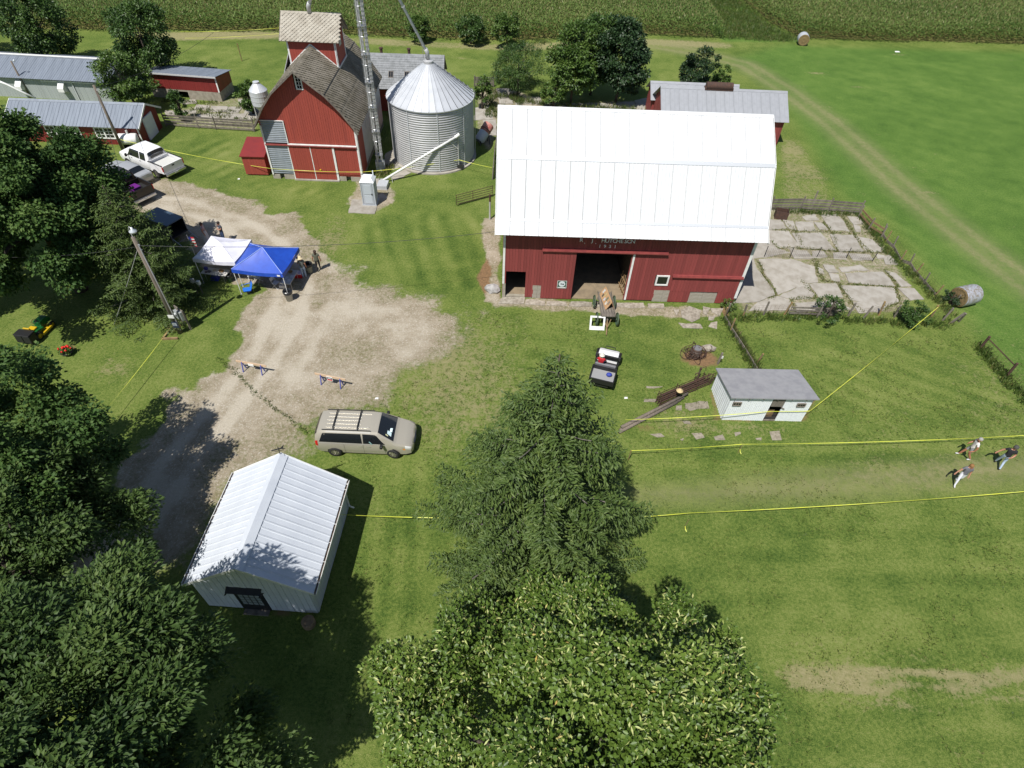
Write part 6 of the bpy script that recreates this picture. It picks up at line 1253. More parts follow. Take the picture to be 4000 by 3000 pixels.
for k in range(20):
    c = Vector((rr.uniform(-.7, .6), rr.uniform(-.4, .4), rr.uniform(.1, .55))); r = rr.uniform(.28, .55); ax = Vector((rr.uniform(-1, 1), rr.uniform(-1, 1), rr.uniform(-.4, 1))).normalized(); s_ = ax.orthogonal().normalized(); t_ = ax.cross(s_); a1 = rr.uniform(3, 5.5)
    pts = [c+(s_*math.cos(a1*i/14)+t_*math.sin(a1*i/14))*r for i in range(15)]; b.tube([Vector((p.x, p.y, max(p.z, .02))) for p in pts], .02, 4)
o = stuff(b.build('wire_tangle', RUST)); o.location = CS(1030, 285); o['label'] = 'tangle of rusty wire around the old barrel'
SP = thing('sign_post', 'short grey post with a white tag right of the barrel', 'post', CS(1212, 345), 0); MB().bar((0, 0, 0), (.05, .02, .95), .1).build('shaft', WOODG, SP); MB().box((.06, -.08, .55), (.16, -.05, .75)).build('white_tag', WHITE, SP)
PU = thing('hand_pump', 'old rusty hand pump between barrel and rail pile', 'pump', CS(1045, 480), 0); MB().tube([(0, 0, 0), (0, 0, 1.0)], [.07, .05], 10).build('column', mat('pump_green', (.07, .09, .06), .8, c2=(.10, .05, .03), scale=9), PU); MB().tube([(0, 0, 1.0), (0, 0, 1.15)], .07, 10).build('cap', RUST, PU); MB().tube([(0, 0, 1.1), (.3, .1, 1.2), (.4, .12, .8)], .02, 6).build('handle', RUST, PU); MB().tube([(0, 0, .75), (-.2, -.05, .7), (-.22, -.05, .6)], .035, 6).build('spout', RUST, PU)
pA, pB = CS(455, 880), CS(920, 640); dAB = (pB-pA)
for k in range(4):
    off = Vector((.12*k-.15, .13*k-.1, .1+(.16 if k == 3 else 0))); o = MB().tube([off-dAB*.02*k, dAB*(1+.03*(k-1))+off], [.1, .085], 9).build('timber_pole', POLEW, None, True); o.location = pA; tag(o, ['front pole of the weathered pole pile below the small shed', 'second pole of the weathered pole pile below the small shed', 'rear pole of the weathered pole pile below the small shed', 'topmost pole of the weathered pole pile below the small shed'][k], 'pole', 'weathered poles in a pile')
pA, pB = CS(745, 680), CS(1170, 500); dAB = pB-pA; SG = thing('gate_stack', 'stack of rusty pipe gates on edge leading to the small shed', 'gate', pA, 0); nrm_ = Vector((-dAB.y, dAB.x, 0)).normalized()
for j in range(3):
    for z in (.12, .32, .52, .75, .95-.1*j): q = nrm_*(.16*j); MB().tube([q+Vector((0, 0, z)), q+dAB*(1-.05*j)+Vector((0, 0, z))], .022, 5).build('bar', RUST, SG)
    for f in (0.02, .35, .68, .94-.05*j): q = nrm_*(.16*j)+dAB*f; MB().bar(q, q+Vector((0, 0, 1.0)), .04).build('upright', RUST, SG)
o = MB().lathe([(.001, 0), (.2, 0), (.2, .03), (.11, .04), (.09, .13), (.001, .14)], 16).build('straw_hat', mat('straw', (.55, .42, .22), .8), None, True); o.location = CS(915, 556, 1.02); tag(o, 'straw hat hung on the rusty gate stack', 'hat')
RBX = thing('rusty_hopper', 'rusty brown open steel box on the concrete yard', 'box', CY(455, 185), R(-12))
for a, b_ in (((-.5, -.35, 0), (.5, -.31, .7)), ((-.5, .31, 0), (.5, .35, .7)), ((-.5, -.31, 0), (-.46, .31, .7)), ((.46, -.31, 0), (.5, .31, .7)), ((-.46, -.31, .05), (.46, .31, .09))): MB().box(a, b_).build('side', RUST, RBX)
def bale(label, p, rot, r, l, wrap):
    t = thing('hay_bale', label, 'hay bale', (p.x, p.y, r*.97), rot); ST = mat('straw_end', (.24, .17, .075), .95, c2=(.13, .09, .04), scale=12, bump=.8, bscale=25)
    b = MB(); n = 28; pr = [(r*.97, -l/2), (r, -l/2+.1), (r*1.01, 0), (r, l/2-.1), (r*.97, l/2)]; b.lathe(pr, n, cap=False); o = b.build('wrap', wrap, t, True); o.rotation_euler = (0, R(90), 0)
    for s_ in (-1, 1):
        b = MB(); b.lathe([(.001, s_*(l/2+.01)), (r*.3, s_*(l/2+.03)), (r*.6, s_*(l/2)), (r*.85, s_*(l/2+.02)), (r*.97, s_*(l/2-.02))], n, cap=False); o = b.build('straw_end', ST, t); o.rotation_euler = (0, R(90), 0)
    return t
NET = mat('net_wrap', (.33, .34, .38), .35, c2=(.21, .18, .14), scale=3.5, stretch=(.5, 2, 2), lo=.42, hi=.62); bale('large round hay bale in silvery net wrap outside the yard fence', CY(1795, 745, .7), R(20), .72, 1.4, NET); bale('distant round hay bale with white wrap at the corn edge', Q(1731, 96), R(80), .72, 1.3, mat('white_wrap', (.42, .44, .47), .5))
MX = thing('feed_mixer', 'leaning red and white drum machine right of the grain bin', 'machine', Vector((-3.9, 56.3, 0)), R(20)); M_ = Matrix.Translation((0, 0, .95)) @ Matrix.Rotation(R(48), 4, 'Y') @ Matrix.Rotation(R(-25), 4, 'X') ; PINK = mat('faded_red', (.36, .09, .075), .6, c2=(.48, .26, .22), scale=2)
o = MB().lathe([(.35, -.9), (.5, -.7), (.5, .1)], 20, cap=False).build('drum', mat('drum_white', (.5, .52, .58), .5), MX, True); o.matrix_local = M_; o = MB().lathe([(.5, .1), (.52, .12), (.52, .9), (.46, .98), (.001, 1.0)], 20, cap=False).build('mouth', PINK, MX, True); o.matrix_local = M_; o = MB().lathe([(.53, .3), (.55, .3), (.55, .36), (.53, .36)], 20, cap=False).build('ring', RUST, MX); o.matrix_local = M_
for x in (-.45, .45): MB().bar((x, .3, 0), (x, 0, 1.0), .07).bar((x, -.5, 0), (x, 0, 1.0), .07).build('stand', STEELD, MX)
FPt = thing('flower_pot', 'black bowl of red geraniums on the lawn', 'flower pot', C5(592, 1512), 0); MB().lathe([(.2, 0), (.34, .2), (.36, .24), (.32, .24), (.28, .18)], 18).build('bowl', BLACK, FPt, True)
rg = np.random.default_rng(15); 
GY_ = (np.array([(rr.uniform(-.32, .32), rr.uniform(-.3, .3), rr.uniform(.2, .5)) for _ in range(260)]))
FPOS = GY_
for k in range(12): t_ = rr.uniform(0, 6.28); r_ = rr.uniform(.05, .36); MB().ball((r_*math.cos(t_), r_*math.sin(t_), rr.uniform(.45, .58)), rr.uniform(.05, .075), 5).build('blossom', mat('geranium', (.62, .02, .012), .6), FPt)
MBX = thing('garden_lantern', 'pair of white lantern boxes on short posts at the spruce foot', 'lantern', C6(230, 1100), 0)
for x, z in ((-.18, .95), (.18, .8)): MB().bar((x, 0, 0), (x*.9, 0, z), .04).build('post', WOODG, MBX); MB().box((x-.12, -.1, z), (x+.12, .1, z+.3)).build('box', WHITE, MBX, bevel=.02)
for i, (p, lab) in enumerate(((Q(1352, 860), 'white scrap of paper on the grass right of the utility vehicle'), (Q(814, 861), 'white scrap of paper on the grass above the minivan'), (Q(516, 387), 'white scrap on the lawn left of the granary'), (Q(1938, 112), 'white crumpled sheet in the far hay field'))):
    s_ = .11 if i < 3 else .35; o = MB().add([(-s_, -s_*.6, .01), (s_, -s_*.5, .02), (s_*.8, s_*.6, .05), (-s_*.7, s_*.7, .02), (0, 0, .09)], [(0, 1, 4), (1, 2, 4), (2, 3, 4), (3, 0, 4)]).build('paper_scrap', WHITE); o.location = p; tag(o, lab, 'litter')

# ------------------------------------------------------------------ vegetation
def unit(a): return a/np.maximum(np.linalg.norm(a, axis=-1, keepdims=True), 1e-9)
def leafmesh(name, pos, dirs, nrm, ln, wd, cv, mt, parent=None, fold=.25, kind=False):
    """one small folded leaf blade of four corners for every row of pos"""
    N = len(pos); ln = np.broadcast_to(ln, (N,))[:, None]; wd = np.broadcast_to(wd, (N,))[:, None]
    dirs = unit(dirs); sd = unit(np.cross(dirs, nrm)); nn = np.cross(sd, dirs)
    mid = pos+dirs*ln*.45
    v = np.stack([pos, mid+sd*wd*.5+nn*wd*fold, pos+dirs*ln, mid-sd*wd*.5+nn*wd*fold], 1).reshape(-1, 3)
    i = np.arange(N)[:, None]*4
    f = np.concatenate([i+[0, 1, 2], i+[0, 2, 3]], 1).reshape(-1, 3)
    return trimesh(name, v, f, {'cv': np.repeat(cv, 4)}, mt, parent)
def trimesh(name, v, f, att, mt, parent=None):
    me = bpy.data.meshes.new(name); me.vertices.add(len(v)); me.vertices.foreach_set('co', np.ascontiguousarray(v, np.float32).ravel())
    me.loops.add(f.size); me.loops.foreach_set('vertex_index', np.ascontiguousarray(f, np.int32).ravel())
    me.polygons.add(len(f)); me.polygons.foreach_set('loop_start', np.arange(0, f.size, 3, dtype=np.int32)); me.update()
    for k, a in att.items(): me.attributes.new(k, 'FLOAT', 'POINT').data.foreach_set('value', np.ascontiguousarray(a, np.float32))
    me.materials.append(mt); return obj(name, me, parent)
LF = {}
LF['linden'] = leafmat('linden_leaf', (.054, .100, .015), (.100, .165, .024), (.165, .23, .042))
LF['bract'] = leafmat('linden_bract', (.40, .46, .14), (.52, .54, .22), (.50, .30, .06), trans=.25)
LF['oak'] = leafmat('oak_leaf', (.032, .064, .016), (.066, .114, .027), (.12, .17, .045), rough=.55, spec=.25)
LF['maple'] = leafmat('maple_leaf', (.028, .064, .017), (.058, .114, .026), (.106, .165, .04), rough=.6, spec=.2)
LF['spruce'] = leafmat('spruce_needle', (.030, .057, .011), (.064, .106, .020), (.122, .165, .036), rough=.6, trans=.05)
LF['tree'] = leafmat('tree_leaf', (.026, .060, .014), (.052, .105, .02), (.095, .155, .032))
LF['light'] = leafmat('light_leaf', (.04, .085, .016), (.075, .135, .024), (.13, .19, .04))
LF['dark'] = leafmat('dark_leaf', (.014, .036, .013), (.028, .060, .020), (.05, .09, .03))
LF['corn'] = leafmat('corn_leaf', (.058, .118, .022), (.125, .195, .042), (.215, .26, .08), rough=.5)
LF['tassel'] = leafmat('corn_tassel', (.15, .16, .055), (.19, .19, .075), (.24, .22, .095), trans=.1)
LF['grass'] = leafmat('tall_grass', (.045, .085, .016), (.085, .125, .026), (.22, .19, .075))
def broadleaf(name, label, base, h, crown_c, rad, seed, kind, nclus, per, ln, wd, cr=.17, cat='tree', group=None, trunk=.22, limbs=9, lobes=10, lobe=.28, inner=.2, droop=.35, low=-.55, cone=0.0, boughs=0, spread=.68):
    rg = np.random.default_rng(seed); base = Vector(base)
    t = thing(name, label, cat, base, 0, group); rad = np.array(rad, float); cc = np.array(crown_c, float)
    ld = unit(rg.normal(size=(lobes, 3))); la = rg.uniform(.3, 1, lobes)*lobe
    def lob(d): return (1-lobe*.55+(np.exp((d @ ld.T-1)*7.0)*la).sum(1))*(1-cone*np.clip(d[:, 2], 0, 1)*(1-np.clip(d[:, 2], 0, 1))*2.2)
    # branch ends spread over the crown, kept apart so that gaps stay between them
    cand = unit(rg.normal(size=(nclus*6, 3))); cand = cand[cand[:, 2] > low]; pts = []
    sep = 1.55/math.sqrt(nclus)
    for d_ in cand:
        if len(pts) >= nclus: break
        if not pts or np.min(np.linalg.norm(np.array(pts)-d_, axis=1)) > sep: pts.append(d_)
    D_ = np.array(pts); rr = lob(D_)*rg.uniform(.80, 1.0, len(D_)); hue = np.zeros(len(D_))
    if boughs:                                  # foliage gathered into domed boughs with gaps between them
        bd = []; sp_ = 1.75/math.sqrt(boughs)
        for d_ in unit(rg.normal(size=(boughs*8, 3))):
            if d_[2] > low and len(bd) < boughs and (not bd or np.min(np.linalg.norm(np.array(bd)-d_, axis=1)) > sp_): bd.append(d_)
        bd = np.array(bd); k_ = rg.integers(0, len(bd), nclus); ang = sp_*spread*np.sqrt(rg.random(nclus)); off = unit(rg.normal(size=(nclus, 3)))
        D_ = unit(bd[k_]+off*ang[:, None]); rb = lob(bd)*rg.uniform(.86, 1.05, len(bd)); a2 = np.linalg.norm(D_-bd[k_], axis=1)
        rr = rb[k_]*(1-.26*(a2/(sp_*spread))**2)*rg.uniform(.95, 1.02, nclus); hue = rg.normal(size=len(bd))[k_]*.10
    C_ = cc+D_*rr[:, None]*rad
    ni = int(len(D_)*inner); k = rg.integers(0, len(D_), ni)
    Ci = cc+D_[k]*rr[k][:, None]*rad*rg.uniform(.35, .75, (ni, 1)); Ca = np.concatenate([C_, Ci]); Da = np.concatenate([D_, D_[k]])
    M = len(Ca); n = M*per; ci = np.repeat(np.arange(M), per)
    cs = rg.uniform(.7, 1.3, M)*cr*rad.mean()
    g = rg.normal(size=(n, 3)); g = unit(g)*(rg.uniform(0, 1, (n, 1))**.45)
    out = Da[ci]
    p = Ca[ci]+g*cs[ci][:, None]*np.array([1.15, 1.15, .8])
    nr = unit(g*.55+out*.45+np.array([0, 0, .75])+rg.normal(size=(n, 3))*.42)
    dr = unit(g*.8+out*.5+rg.normal(size=(n, 3))*.5+np.array([0, 0, -droop]))
    cv = np.clip(.45+rg.normal(size=n)*.16+rg.normal(size=M)[ci]*.10+np.concatenate([hue, hue[k]])[ci], 0, 1)
    leafmesh('crown', p, dr, nr, ln*rg.uniform(.7, 1.25, n), wd*rg.uniform(.75, 1.2, n), cv, LF[kind], t)
    top = Vector(cc); MB().tube([(0, 0, -.1), (top.x*.3, top.y*.3, top.z*.35), (top.x*.9, top.y*.9, top.z*.9), (top.x, top.y, top.z+rad[2]*.45)], [trunk*1.25, trunk, trunk*.7, trunk*.2], 9).build('trunk', BARK, t, True)
    for i in rg.choice(len(C_), min(limbs, len(C_)), replace=False):
        q = Vector(C_[i]); s_ = Vector((top.x*.6, top.y*.6, top.z*(.45+.35*rg.random())))
        m_ = s_.lerp(q, .5)+Vector((0, 0, .08*(q-s_).length)); MB().tube([s_, m_, q], [trunk*.42, trunk*.28, trunk*.08], 6).build('limb', BARK, t, True)
    return t, p, cv, nr, rg
def spruce(name, label, base, h, rmax, seed, dens=1.0, ln=.20, wd=.05):
    rg = np.random.default_rng(seed); t = thing(name, label, 'tree', base, 0)
    MB().tube([(0, 0, -.1), (0, 0, h*.5), (0, 0, h*.99)], [.26*h/14, .16*h/14, .02], 9).build('trunk', BARK, t, True)
    P_, Dv, Nv, Cv = [], [], [], []; tw = MB()
    z = .5
    while z < h*.985:
        f = z/h; L0 = rmax*(1-f)**.72*(.75+.25*min(1, f*6))*min(1, .25+(1-f)*3.6)+.1; nb = int(6+4*(1-f)); ph = rg.uniform(0, 6.28)
        for k in range(nb):
            a = ph+6.283*k/nb+rg.normal()*.16; L = L0*rg.uniform(.66, 1.18); u = np.array([math.cos(a), math.sin(a), 0]); sd = np.array([-math.sin(a), math.cos(a), 0])
            el = .35*f*2-.28+rg.normal()*.07              # lower branches hang, upper ones rise
            S_ = np.linspace(0, 1, 8); pts = np.array([u*L*s*math.cos(el*.6)+np.array([0, 0, z+L*s*el*.7-.10*L*s*(1-s)*2+.16*L*max(0, s-.6)]) for s in S_])
            if rg.random() < .42: MB().tube([tuple(q) for q in pts[:6]], [.035*L/4+.008]*3+[.02*L/4+.006]*3, 4, False).build('branch', BARKG, t, True)
            m_ = max(4, int(L/.105*dens))
            for s in np.linspace(.12 if f < .8 else .05, 1, m_):
                q = np.array([np.interp(s, S_, pts[:, j]) for j in range(3)])
                tl = (.16+.42*L*(1-s)**.7*(.35+.65*min(1, s*3)))*rg.uniform(.7, 1.2); tl = min(tl, .55)
                for sg in (-1, 1):
                    td = unit(sd*sg*rg.uniform(.75, 1.1)+u*rg.uniform(.35, .8)+np.array([0, 0, rg.uniform(-.35, -.02)]))
                    ncd = max(2, int(tl/.085*dens)); ss = np.linspace(.05, 1, ncd)[:, None]
                    pp = q+td*ss*tl+np.array([0, 0, -.22*tl])*ss**2
                    P_.append(pp); dd = unit(td+rg.normal(size=(ncd, 3))*.45+np.array([0, 0, -.12])); Dv.append(dd)
                    Nv.append(unit(np.array([0, 0, .9])+rg.normal(size=(ncd, 3))*.45)); Cv.append(np.clip(.42+rg.normal()*.12+rg.normal(size=ncd)*.12+.1*ss[:, 0], 0, 1))
        z += (.52+.2*rg.random())*(1.0 if f < .8 else .75)*h/14
    p = np.concatenate(P_); n = len(p); rg2 = np.random.default_rng(seed+1)
    leafmesh('crown', p, np.concatenate(Dv), np.concatenate(Nv), ln*rg2.uniform(.7, 1.25, n), wd*rg2.uniform(.8, 1.3, n), np.concatenate(Cv), LF['spruce'], t, .35)
    return t
# foreground linden with its pale bracts
t, p, cv, nr, rg = broadleaf('linden_tree', 'broad linden tree with pale yellow bracts at the bottom of the picture', (2.7, 3.75, 0), 14, (0, 0, 7.5), (5.75, 4.9, 5.0), 11, 'linden', 430, 240, .13, .105, cr=.10, trunk=.3, limbs=14, lobe=.22, lobes=14, inner=.5, cone=.4, boughs=58, low=-.7, spread=.82)
o_ = p-np.array([0, 0, 7.5]); rel = np.linalg.norm(o_/np.array([4.85, 4.4, 4.75]), axis=1); sel = np.where((rel > .62) & (nr[:, 2] > .1) & (rg.random(len(p)) < .17))[0]
n = len(sel); leafmesh('bract', p[sel]+nr[sel]*.06, rg.normal(size=(n, 3))+np.array([0, -.3, -.3]), nr[sel]+rg.normal(size=(n, 3))*.3, .17*rg.uniform(.6, 1.4, n), .05, np.clip(rg.beta(1.3, 3, n), 0, 1), LF['bract'], t)
spruce('spruce_tree', 'tall dark spruce standing in the middle between garage and small shed', (1.3, 12.1, 0), 14.6, 5.5, 21, 1.3, .19, .06)
broadleaf('oak_tree', 'dark oak filling the bottom left corner beside the white garage', (-11.8, 3.2, 0), 12, (0, 0, 7.2), (5.7, 5.2, 4.9), 5, 'oak', 260, 250, .20, .085, cr=.12, trunk=.3, limbs=14, lobe=.28, inner=.5, boughs=46, low=-.7)
broadleaf('oak_tree', 'dark leafy tree at the left edge casting shade over the drive', (-21.5, 11.9, 0), 11, (0, 0, 5.9), (5.3, 5.4, 4.4), 6, 'maple', 240, 240, .19, .125, cr=.125, trunk=.3, limbs=12, lobe=.3, inner=.5, boughs=40, low=-.7)
broadleaf('oak_tree', 'dark oak at the left edge below the drive, next to the corner oak', tuple(Q(25, 1225, 5.6))[:2]+(0,), 10, (0, 0, 5.6), (4.3, 4.3, 3.9), 9, 'oak', 180, 240, .20, .09, cr=.13, trunk=.28, limbs=10, lobe=.3, inner=.5, boughs=36, low=-.7)
broadleaf('maple_tree', 'large dark maple at the left edge in front of the red workshop', (-29.5, 31.2, 0), 12.5, (0, 0, 6.7), (6.1, 6.0, 5.6), 7, 'maple', 280, 240, .21, .155, cr=.12, trunk=.35, limbs=14, lobe=.3, inner=.55, boughs=44, low=-.8)
broadleaf('maple_tree', 'dark maple half out of the left edge behind the lawn tractor', (-37.5, 29.5, 0), 11, (0, 0, 6.3), (4.8, 4.8, 4.6), 8, 'maple', 130, 200, .24, .17, cr=.16, trunk=.3, limbs=10)
spruce('spruce_tree', 'drooping spruce behind the utility pole next to the tents', (-23.6, 30.2, 0), 8.6, 3.8, 31, 1.15, .18, .055)
# trees and bushes of the farmyard behind
BG = 'trees and bushes behind the farm buildings'
def bush(label, px, py, h, rx, seed, kind='tree', ncl=60, per=110, ln=.26, wd=.17, name='broadleaf_tree', cat='tree', ry=None, zc=.56, cr=.2, trunk=.12, group=BG, lobe=.3):
    b_ = Q(px, py); ry = ry or rx
    return broadleaf(name, label, b_, h, (0, 0, h*zc), (rx, ry, h*(1-zc)*1.0), seed, kind, ncl, per, ln, wd, cr=cr, cat=cat, group=group, trunk=trunk, limbs=6, lobe=lobe, low=-.85)
bush('tall dark tree behind the long livestock building at top left', 118, 148, 8.4, 3.0, 41, 'tree', 80, 140)
bush('leafy tree right of it between livestock building and low red shed', 340, 178, 7.6, 3.1, 42, 'tree', 85, 140)
bush('bright green small tree at the corner of the livestock building', 297, 240, 5.4, 2.4, 43, 'light', 55, 130, .24, .14)
bush('dark tree cut off by the top left corner of the picture', -18, 125, 9.5, 3.4, 44, 'dark', 60, 120)
bush('round bush behind the bin spout at the corn edge', 905, 92, 3.3, 1.35, 45, 'light', 40, 90, .22, .14, 'round_bush', 'bush')
bush('left bush of the pair at the corn edge', 1017, 95, 3.4, 1.75, 46, 'tree', 42, 90, .22, .14, 'round_bush', 'bush')
bush('right bush of the pair at the corn edge', 1095, 106, 4.0, 1.55, 47, 'light', 42, 95, .22, .14, 'round_bush', 'bush')
bush('wide rounded willowy bush left of the tall tree clump', 1118, 204, 5.0, 2.9, 48, 'tree', 75, 160, .22, .06, 'round_bush', 'bush')
bush('light green tree at the left of the tall clump behind the barn', 1232, 228, 7.4, 2.3, 49, 'light', 70, 130, .26, .17)
bush('dark tree in the middle of the tall clump behind the barn', 1275, 205, 8.2, 2.5, 50, 'tree', 70, 140, .26, .17)
bush('tallest dark tree at the right of the clump behind the barn', 1330, 222, 8.6, 2.6, 51, 'dark', 80, 150, .28, .2)
bush('low light vine at the foot of the tree clump', 1195, 235, 2.9, 1.2, 52, 'light', 24, 80, .22, .15, 'round_bush', 'bush')
bush('dark bush right behind the cattle shed roof', 1488, 205, 4.4, 2.0, 53, 'dark', 45, 120, .24, .13, 'round_bush', 'bush', lobe=.6)
bush('bright yellow green bush at the cattle shed roof vent', 1550, 200, 2.9, 1.0, 54, 'light', 24, 80, .22, .13, 'round_bush', 'bush')
bush('yellow green sapling against the right side of the grain bin', 1042, 235, 3.4, .8, 55, 'light', 22, 60, .2, .12, 'sapling', 'sapling')
bush('young tree in front of the low red shed yard', 397, 262, 2.6, .7, 56, 'tree', 22, 70, .2, .1, 'sapling', 'sapling')
bush('leafy shrub around the small feed bin', 548, 245, 3.0, 1.0, 57, 'light', 30, 80, .22, .13, 'round_bush', 'bush')
bush('open branched shrub on the wire fence of the concrete yard', 1785, 686, 1.9, 1.05, 58, 'tree', 26, 42, .15, .085, 'round_bush', 'bush', cr=.17, lobe=.7)
bush('dense shrub on the wire fence at the yard corner', 1962, 695, 1.45, .95, 59, 'tree', 30, 80, .13, .07, 'round_bush', 'bush')
bush('small elm sprout by the corner of the barn', 1570, 668, .7, .5, 60, 'light', 12, 40, .12, .07, 'sapling', 'sapling')
bush('dark brush at the corner of the hay pasture fence', 2052, 655, 1.0, .7, 61, 'dark', 14, 60, .14, .07, 'round_bush', 'bush')

# corn
rg = np.random.default_rng(77)
def inpoly(poly, x, y): return sdf(poly, x, y) > 0
cpA = EDGE[1:]+[(26.8, 112), (24, 150), (-110, 150), (-110, 79)]
cpB = [(37.5, 92.6), (70, 95.2), (120, 97.5), (120, 150), (30.5, 150), (33, 112), (34.5, 100)]
for label, poly in (('tall green corn with pale tassels beyond the farmyard', cpA), ('tall green corn on the right of the grassy gap', cpB)):
    xs0 = min(q[0] for q in poly); xs1 = max(q[0] for q in poly)
    rows = np.arange(76, 150, .76); X, Y = [], []
    for r_ in rows:
        step = .24 if r_ < 112 else .5
        x = np.arange(xs0, xs1, step); X.append(x+rg.normal(size=len(x))*.05); Y.append(r_+.045*x*0+rg.normal(size=len(x))*.05)
    X, Y = np.concatenate(X), np.concatenate(Y); Y = Y+.05*X*(1 if poly is cpB else .06)
    dd = sdf(poly, X, Y); keep = (dd > 0) & ((Y < 118+.25*np.abs(X)*0) | (rg.random(len(X)) < .6)); keep &= (np.abs(X) < 1.02*Y*.86+8); X, Y, dd = X[keep], Y[keep], dd[keep]
    N = len(X); H0 = 2.35+rg.normal(size=N)*.12+.12*np.sin(X*.2)+.1*np.sin(Y*.33+X*.1); H0 *= np.clip(.72+dd*.25, .72, 1)
    K = 5; P_ = np.zeros((N, K, 3)); az = rg.uniform(0, 6.283, (N, 1))+np.arange(K)*2.6+rg.normal(size=(N, K))*.4; zf = np.array([.42, .58, .72, .84, .93])
    P_[..., 0] = X[:, None]; P_[..., 1] = Y[:, None]; P_[..., 2] = H0[:, None]*zf-.1
    d_ = np.stack([np.cos(az), np.sin(az), rg.uniform(-.15, .75, (N, K))], -1); nn = np.stack([-.5*np.cos(az), -.5*np.sin(az), np.ones_like(az)], -1)
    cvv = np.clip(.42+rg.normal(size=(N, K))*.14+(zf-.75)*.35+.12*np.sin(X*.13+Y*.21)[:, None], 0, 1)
    f_ = stuff(leafmesh('corn_crop', P_.reshape(-1, 3), d_.reshape(-1, 3), nn.reshape(-1, 3), (np.array([.8, .8, .75, .6, .5])*rg.uniform(.8, 1.2, (N, K))).ravel(), .13, cvv.ravel(), LF['corn'], None, .3))
    f_['label'] = label
    tp = np.stack([X, Y, H0-.12], 1); td = rg.normal(size=(N, 3))*.25+np.array([0, 0, 1]); q = leafmesh('corn_tassel', tp, td, rg.normal(size=(N, 3)), .40, .10, rg.random(N), LF['tassel'], f_); stuff(q)
# tall grass and weeds along fences, slab joints and the waterway
def tufts(name, label, pts, hmin, hmax, per, mt='grass', spread=.14, seed=1, cvm=.4):
    rg = np.random.default_rng(seed); pts = np.array(pts, float); n = len(pts)*per; i = np.repeat(np.arange(len(pts)), per)
    p = np.zeros((n, 3)); p[:, :2] = pts[i]+rg.normal(size=(n, 2))*spread; d_ = np.concatenate([rg.normal(size=(n, 2))*.45, np.ones((n, 1))], 1)
    o = leafmesh(name, p, d_, rg.normal(size=(n, 3)), rg.uniform(hmin, hmax, n), rg.uniform(.03, .07, n), np.clip(cvm+rg.normal(size=n)*.2+rg.normal(size=len(pts))[i]*.15, 0, 1), LF[mt]); stuff(o); o['label'] = label; return o
def along(pts, step, jit=.1, rs=np.random.default_rng(5)):
    out = []
    for a, b_ in zip(pts[:-1], pts[1:]):
        a, b_ = Vector(a[:2]), Vector(b_[:2]); k = max(1, int((b_-a).length/step))
        for j in range(k): q = a.lerp(b_, (j+rs.random())/k); out.append((q.x+rs.normal()*jit, q.y+rs.normal()*jit))
    return out
fence_w = along([CY(100, 910), CY(540, 905), CY(1000, 930), CY(1400, 960), CY(1680, 950)], .12, .22)+along([CY(1020, 180), CY(1250, 450), CY(1480, 680), CY(1700, 900)], .1, .18)+along([CY(420, 140), CY(1020, 170)], .12, .15)
tufts('fence_weeds', 'uncut grass and weeds along the yard fences', fence_w, .12, .45, 16, seed=2, cvm=.35)
tufts('fence_weeds', 'brushy weeds along the fence between barn and small shed', along([CB(1960, 850), CB(2060, 1000), CB(2130, 1130), CB(2210, 1240), CB(2230, 1290)], .07, .14), .15, .5, 16, seed=3, cvm=.25)
tufts('fence_weeds', 'tall weeds along the fence line at the right edge', along([CY(1880, 1110), CY(2000, 1260), CY(2090, 1370), CY(2212, 1500), CY(2300, 1600)], .08, .25), .15, .5, 16, seed=4, cvm=.3)
joints = along([CY(340, 272), CY(820, 290), CY(1020, 300)], .1, .1)+along([CY(380, 350), CY(440, 405), CY(600, 405), CY(870, 430), CY(1220, 435)], .07, .07)+along([CY(300, 500), CY(340, 620), CY(405, 700), CY(420, 750), CY(360, 775)], .06, .06)+along([CY(610, 640), CY(720, 760), CY(530, 775), CY(560, 860)], .07, .08)+along([CY(700, 480), CY(760, 640), CY(880, 660), CY(950, 780), CY(1050, 870)], .06, .1)+along([CY(1210, 560), CY(1300, 690), CY(940, 665)], .07, .06)+along([CY(1280, 690), CY(1320, 790), CY(1200, 850)], .07, .08)+along([CY(480, 210), CY(560, 280), CY(620, 395)], .08, .06)+along([CY(760, 215), CY(830, 300), CY(870, 420)], .07, .06)+along([CY(905, 180), CY(1000, 330), CY(1100, 440)], .07, .08)+along([CY(1100, 1*300), CY(1160, 360)], .05, .2)
tufts('joint_weeds', 'weeds growing in the joints of the concrete yard', joints, .05, .17, 7, spread=.07, seed=6, cvm=.62)
tufts('joint_weeds', 'weeds growing in the joints of the farmyard paving', along([C1(1480, 1000), C1(1700, 950), C1(1980, 975), C1(2150, 900)], .15, .25)+along([C1(1700, 980), C1(2212, 1050)], .15, .25)+along([C1(1400, 870), C1(1700, 890), C1(1900, 900)], .15, .2), .1, .35, 10, spread=.14, seed=7, cvm=.5)
tufts('lot_weeds', 'tall weeds between the grain bin and the barn lot', along([C3(160, 560), C3(210, 640), C3(200, 780), C3(240, 780)], .1, .35)+along([C3(340, 640), C3(400, 700)], .08, .25)+along([C3(230, 640), C3(520, 700), C3(820, 720), C3(1180, 740)], .12, .2)+along([C3(420, 290), C3(620, 300)], .2, .5), .15, .8, 12, seed=8, cvm=.4)
tufts('waterway_grass', 'long lush grass in the gap between the corn blocks', [(x, y) for x, y in zip(np.random.default_rng(9).uniform(26.5, 37.5, 2600), np.random.default_rng(10).uniform(91.5, 112, 2600)) if sdf([(26.5, 90.6), (37.5, 92.0), (34.5, 100), (33, 112), (26.8, 112), (26.8, 100)], np.array([x]), np.array([y]))[0] > 0], .2, .5, 9, spread=.3, seed=11, cvm=.38)
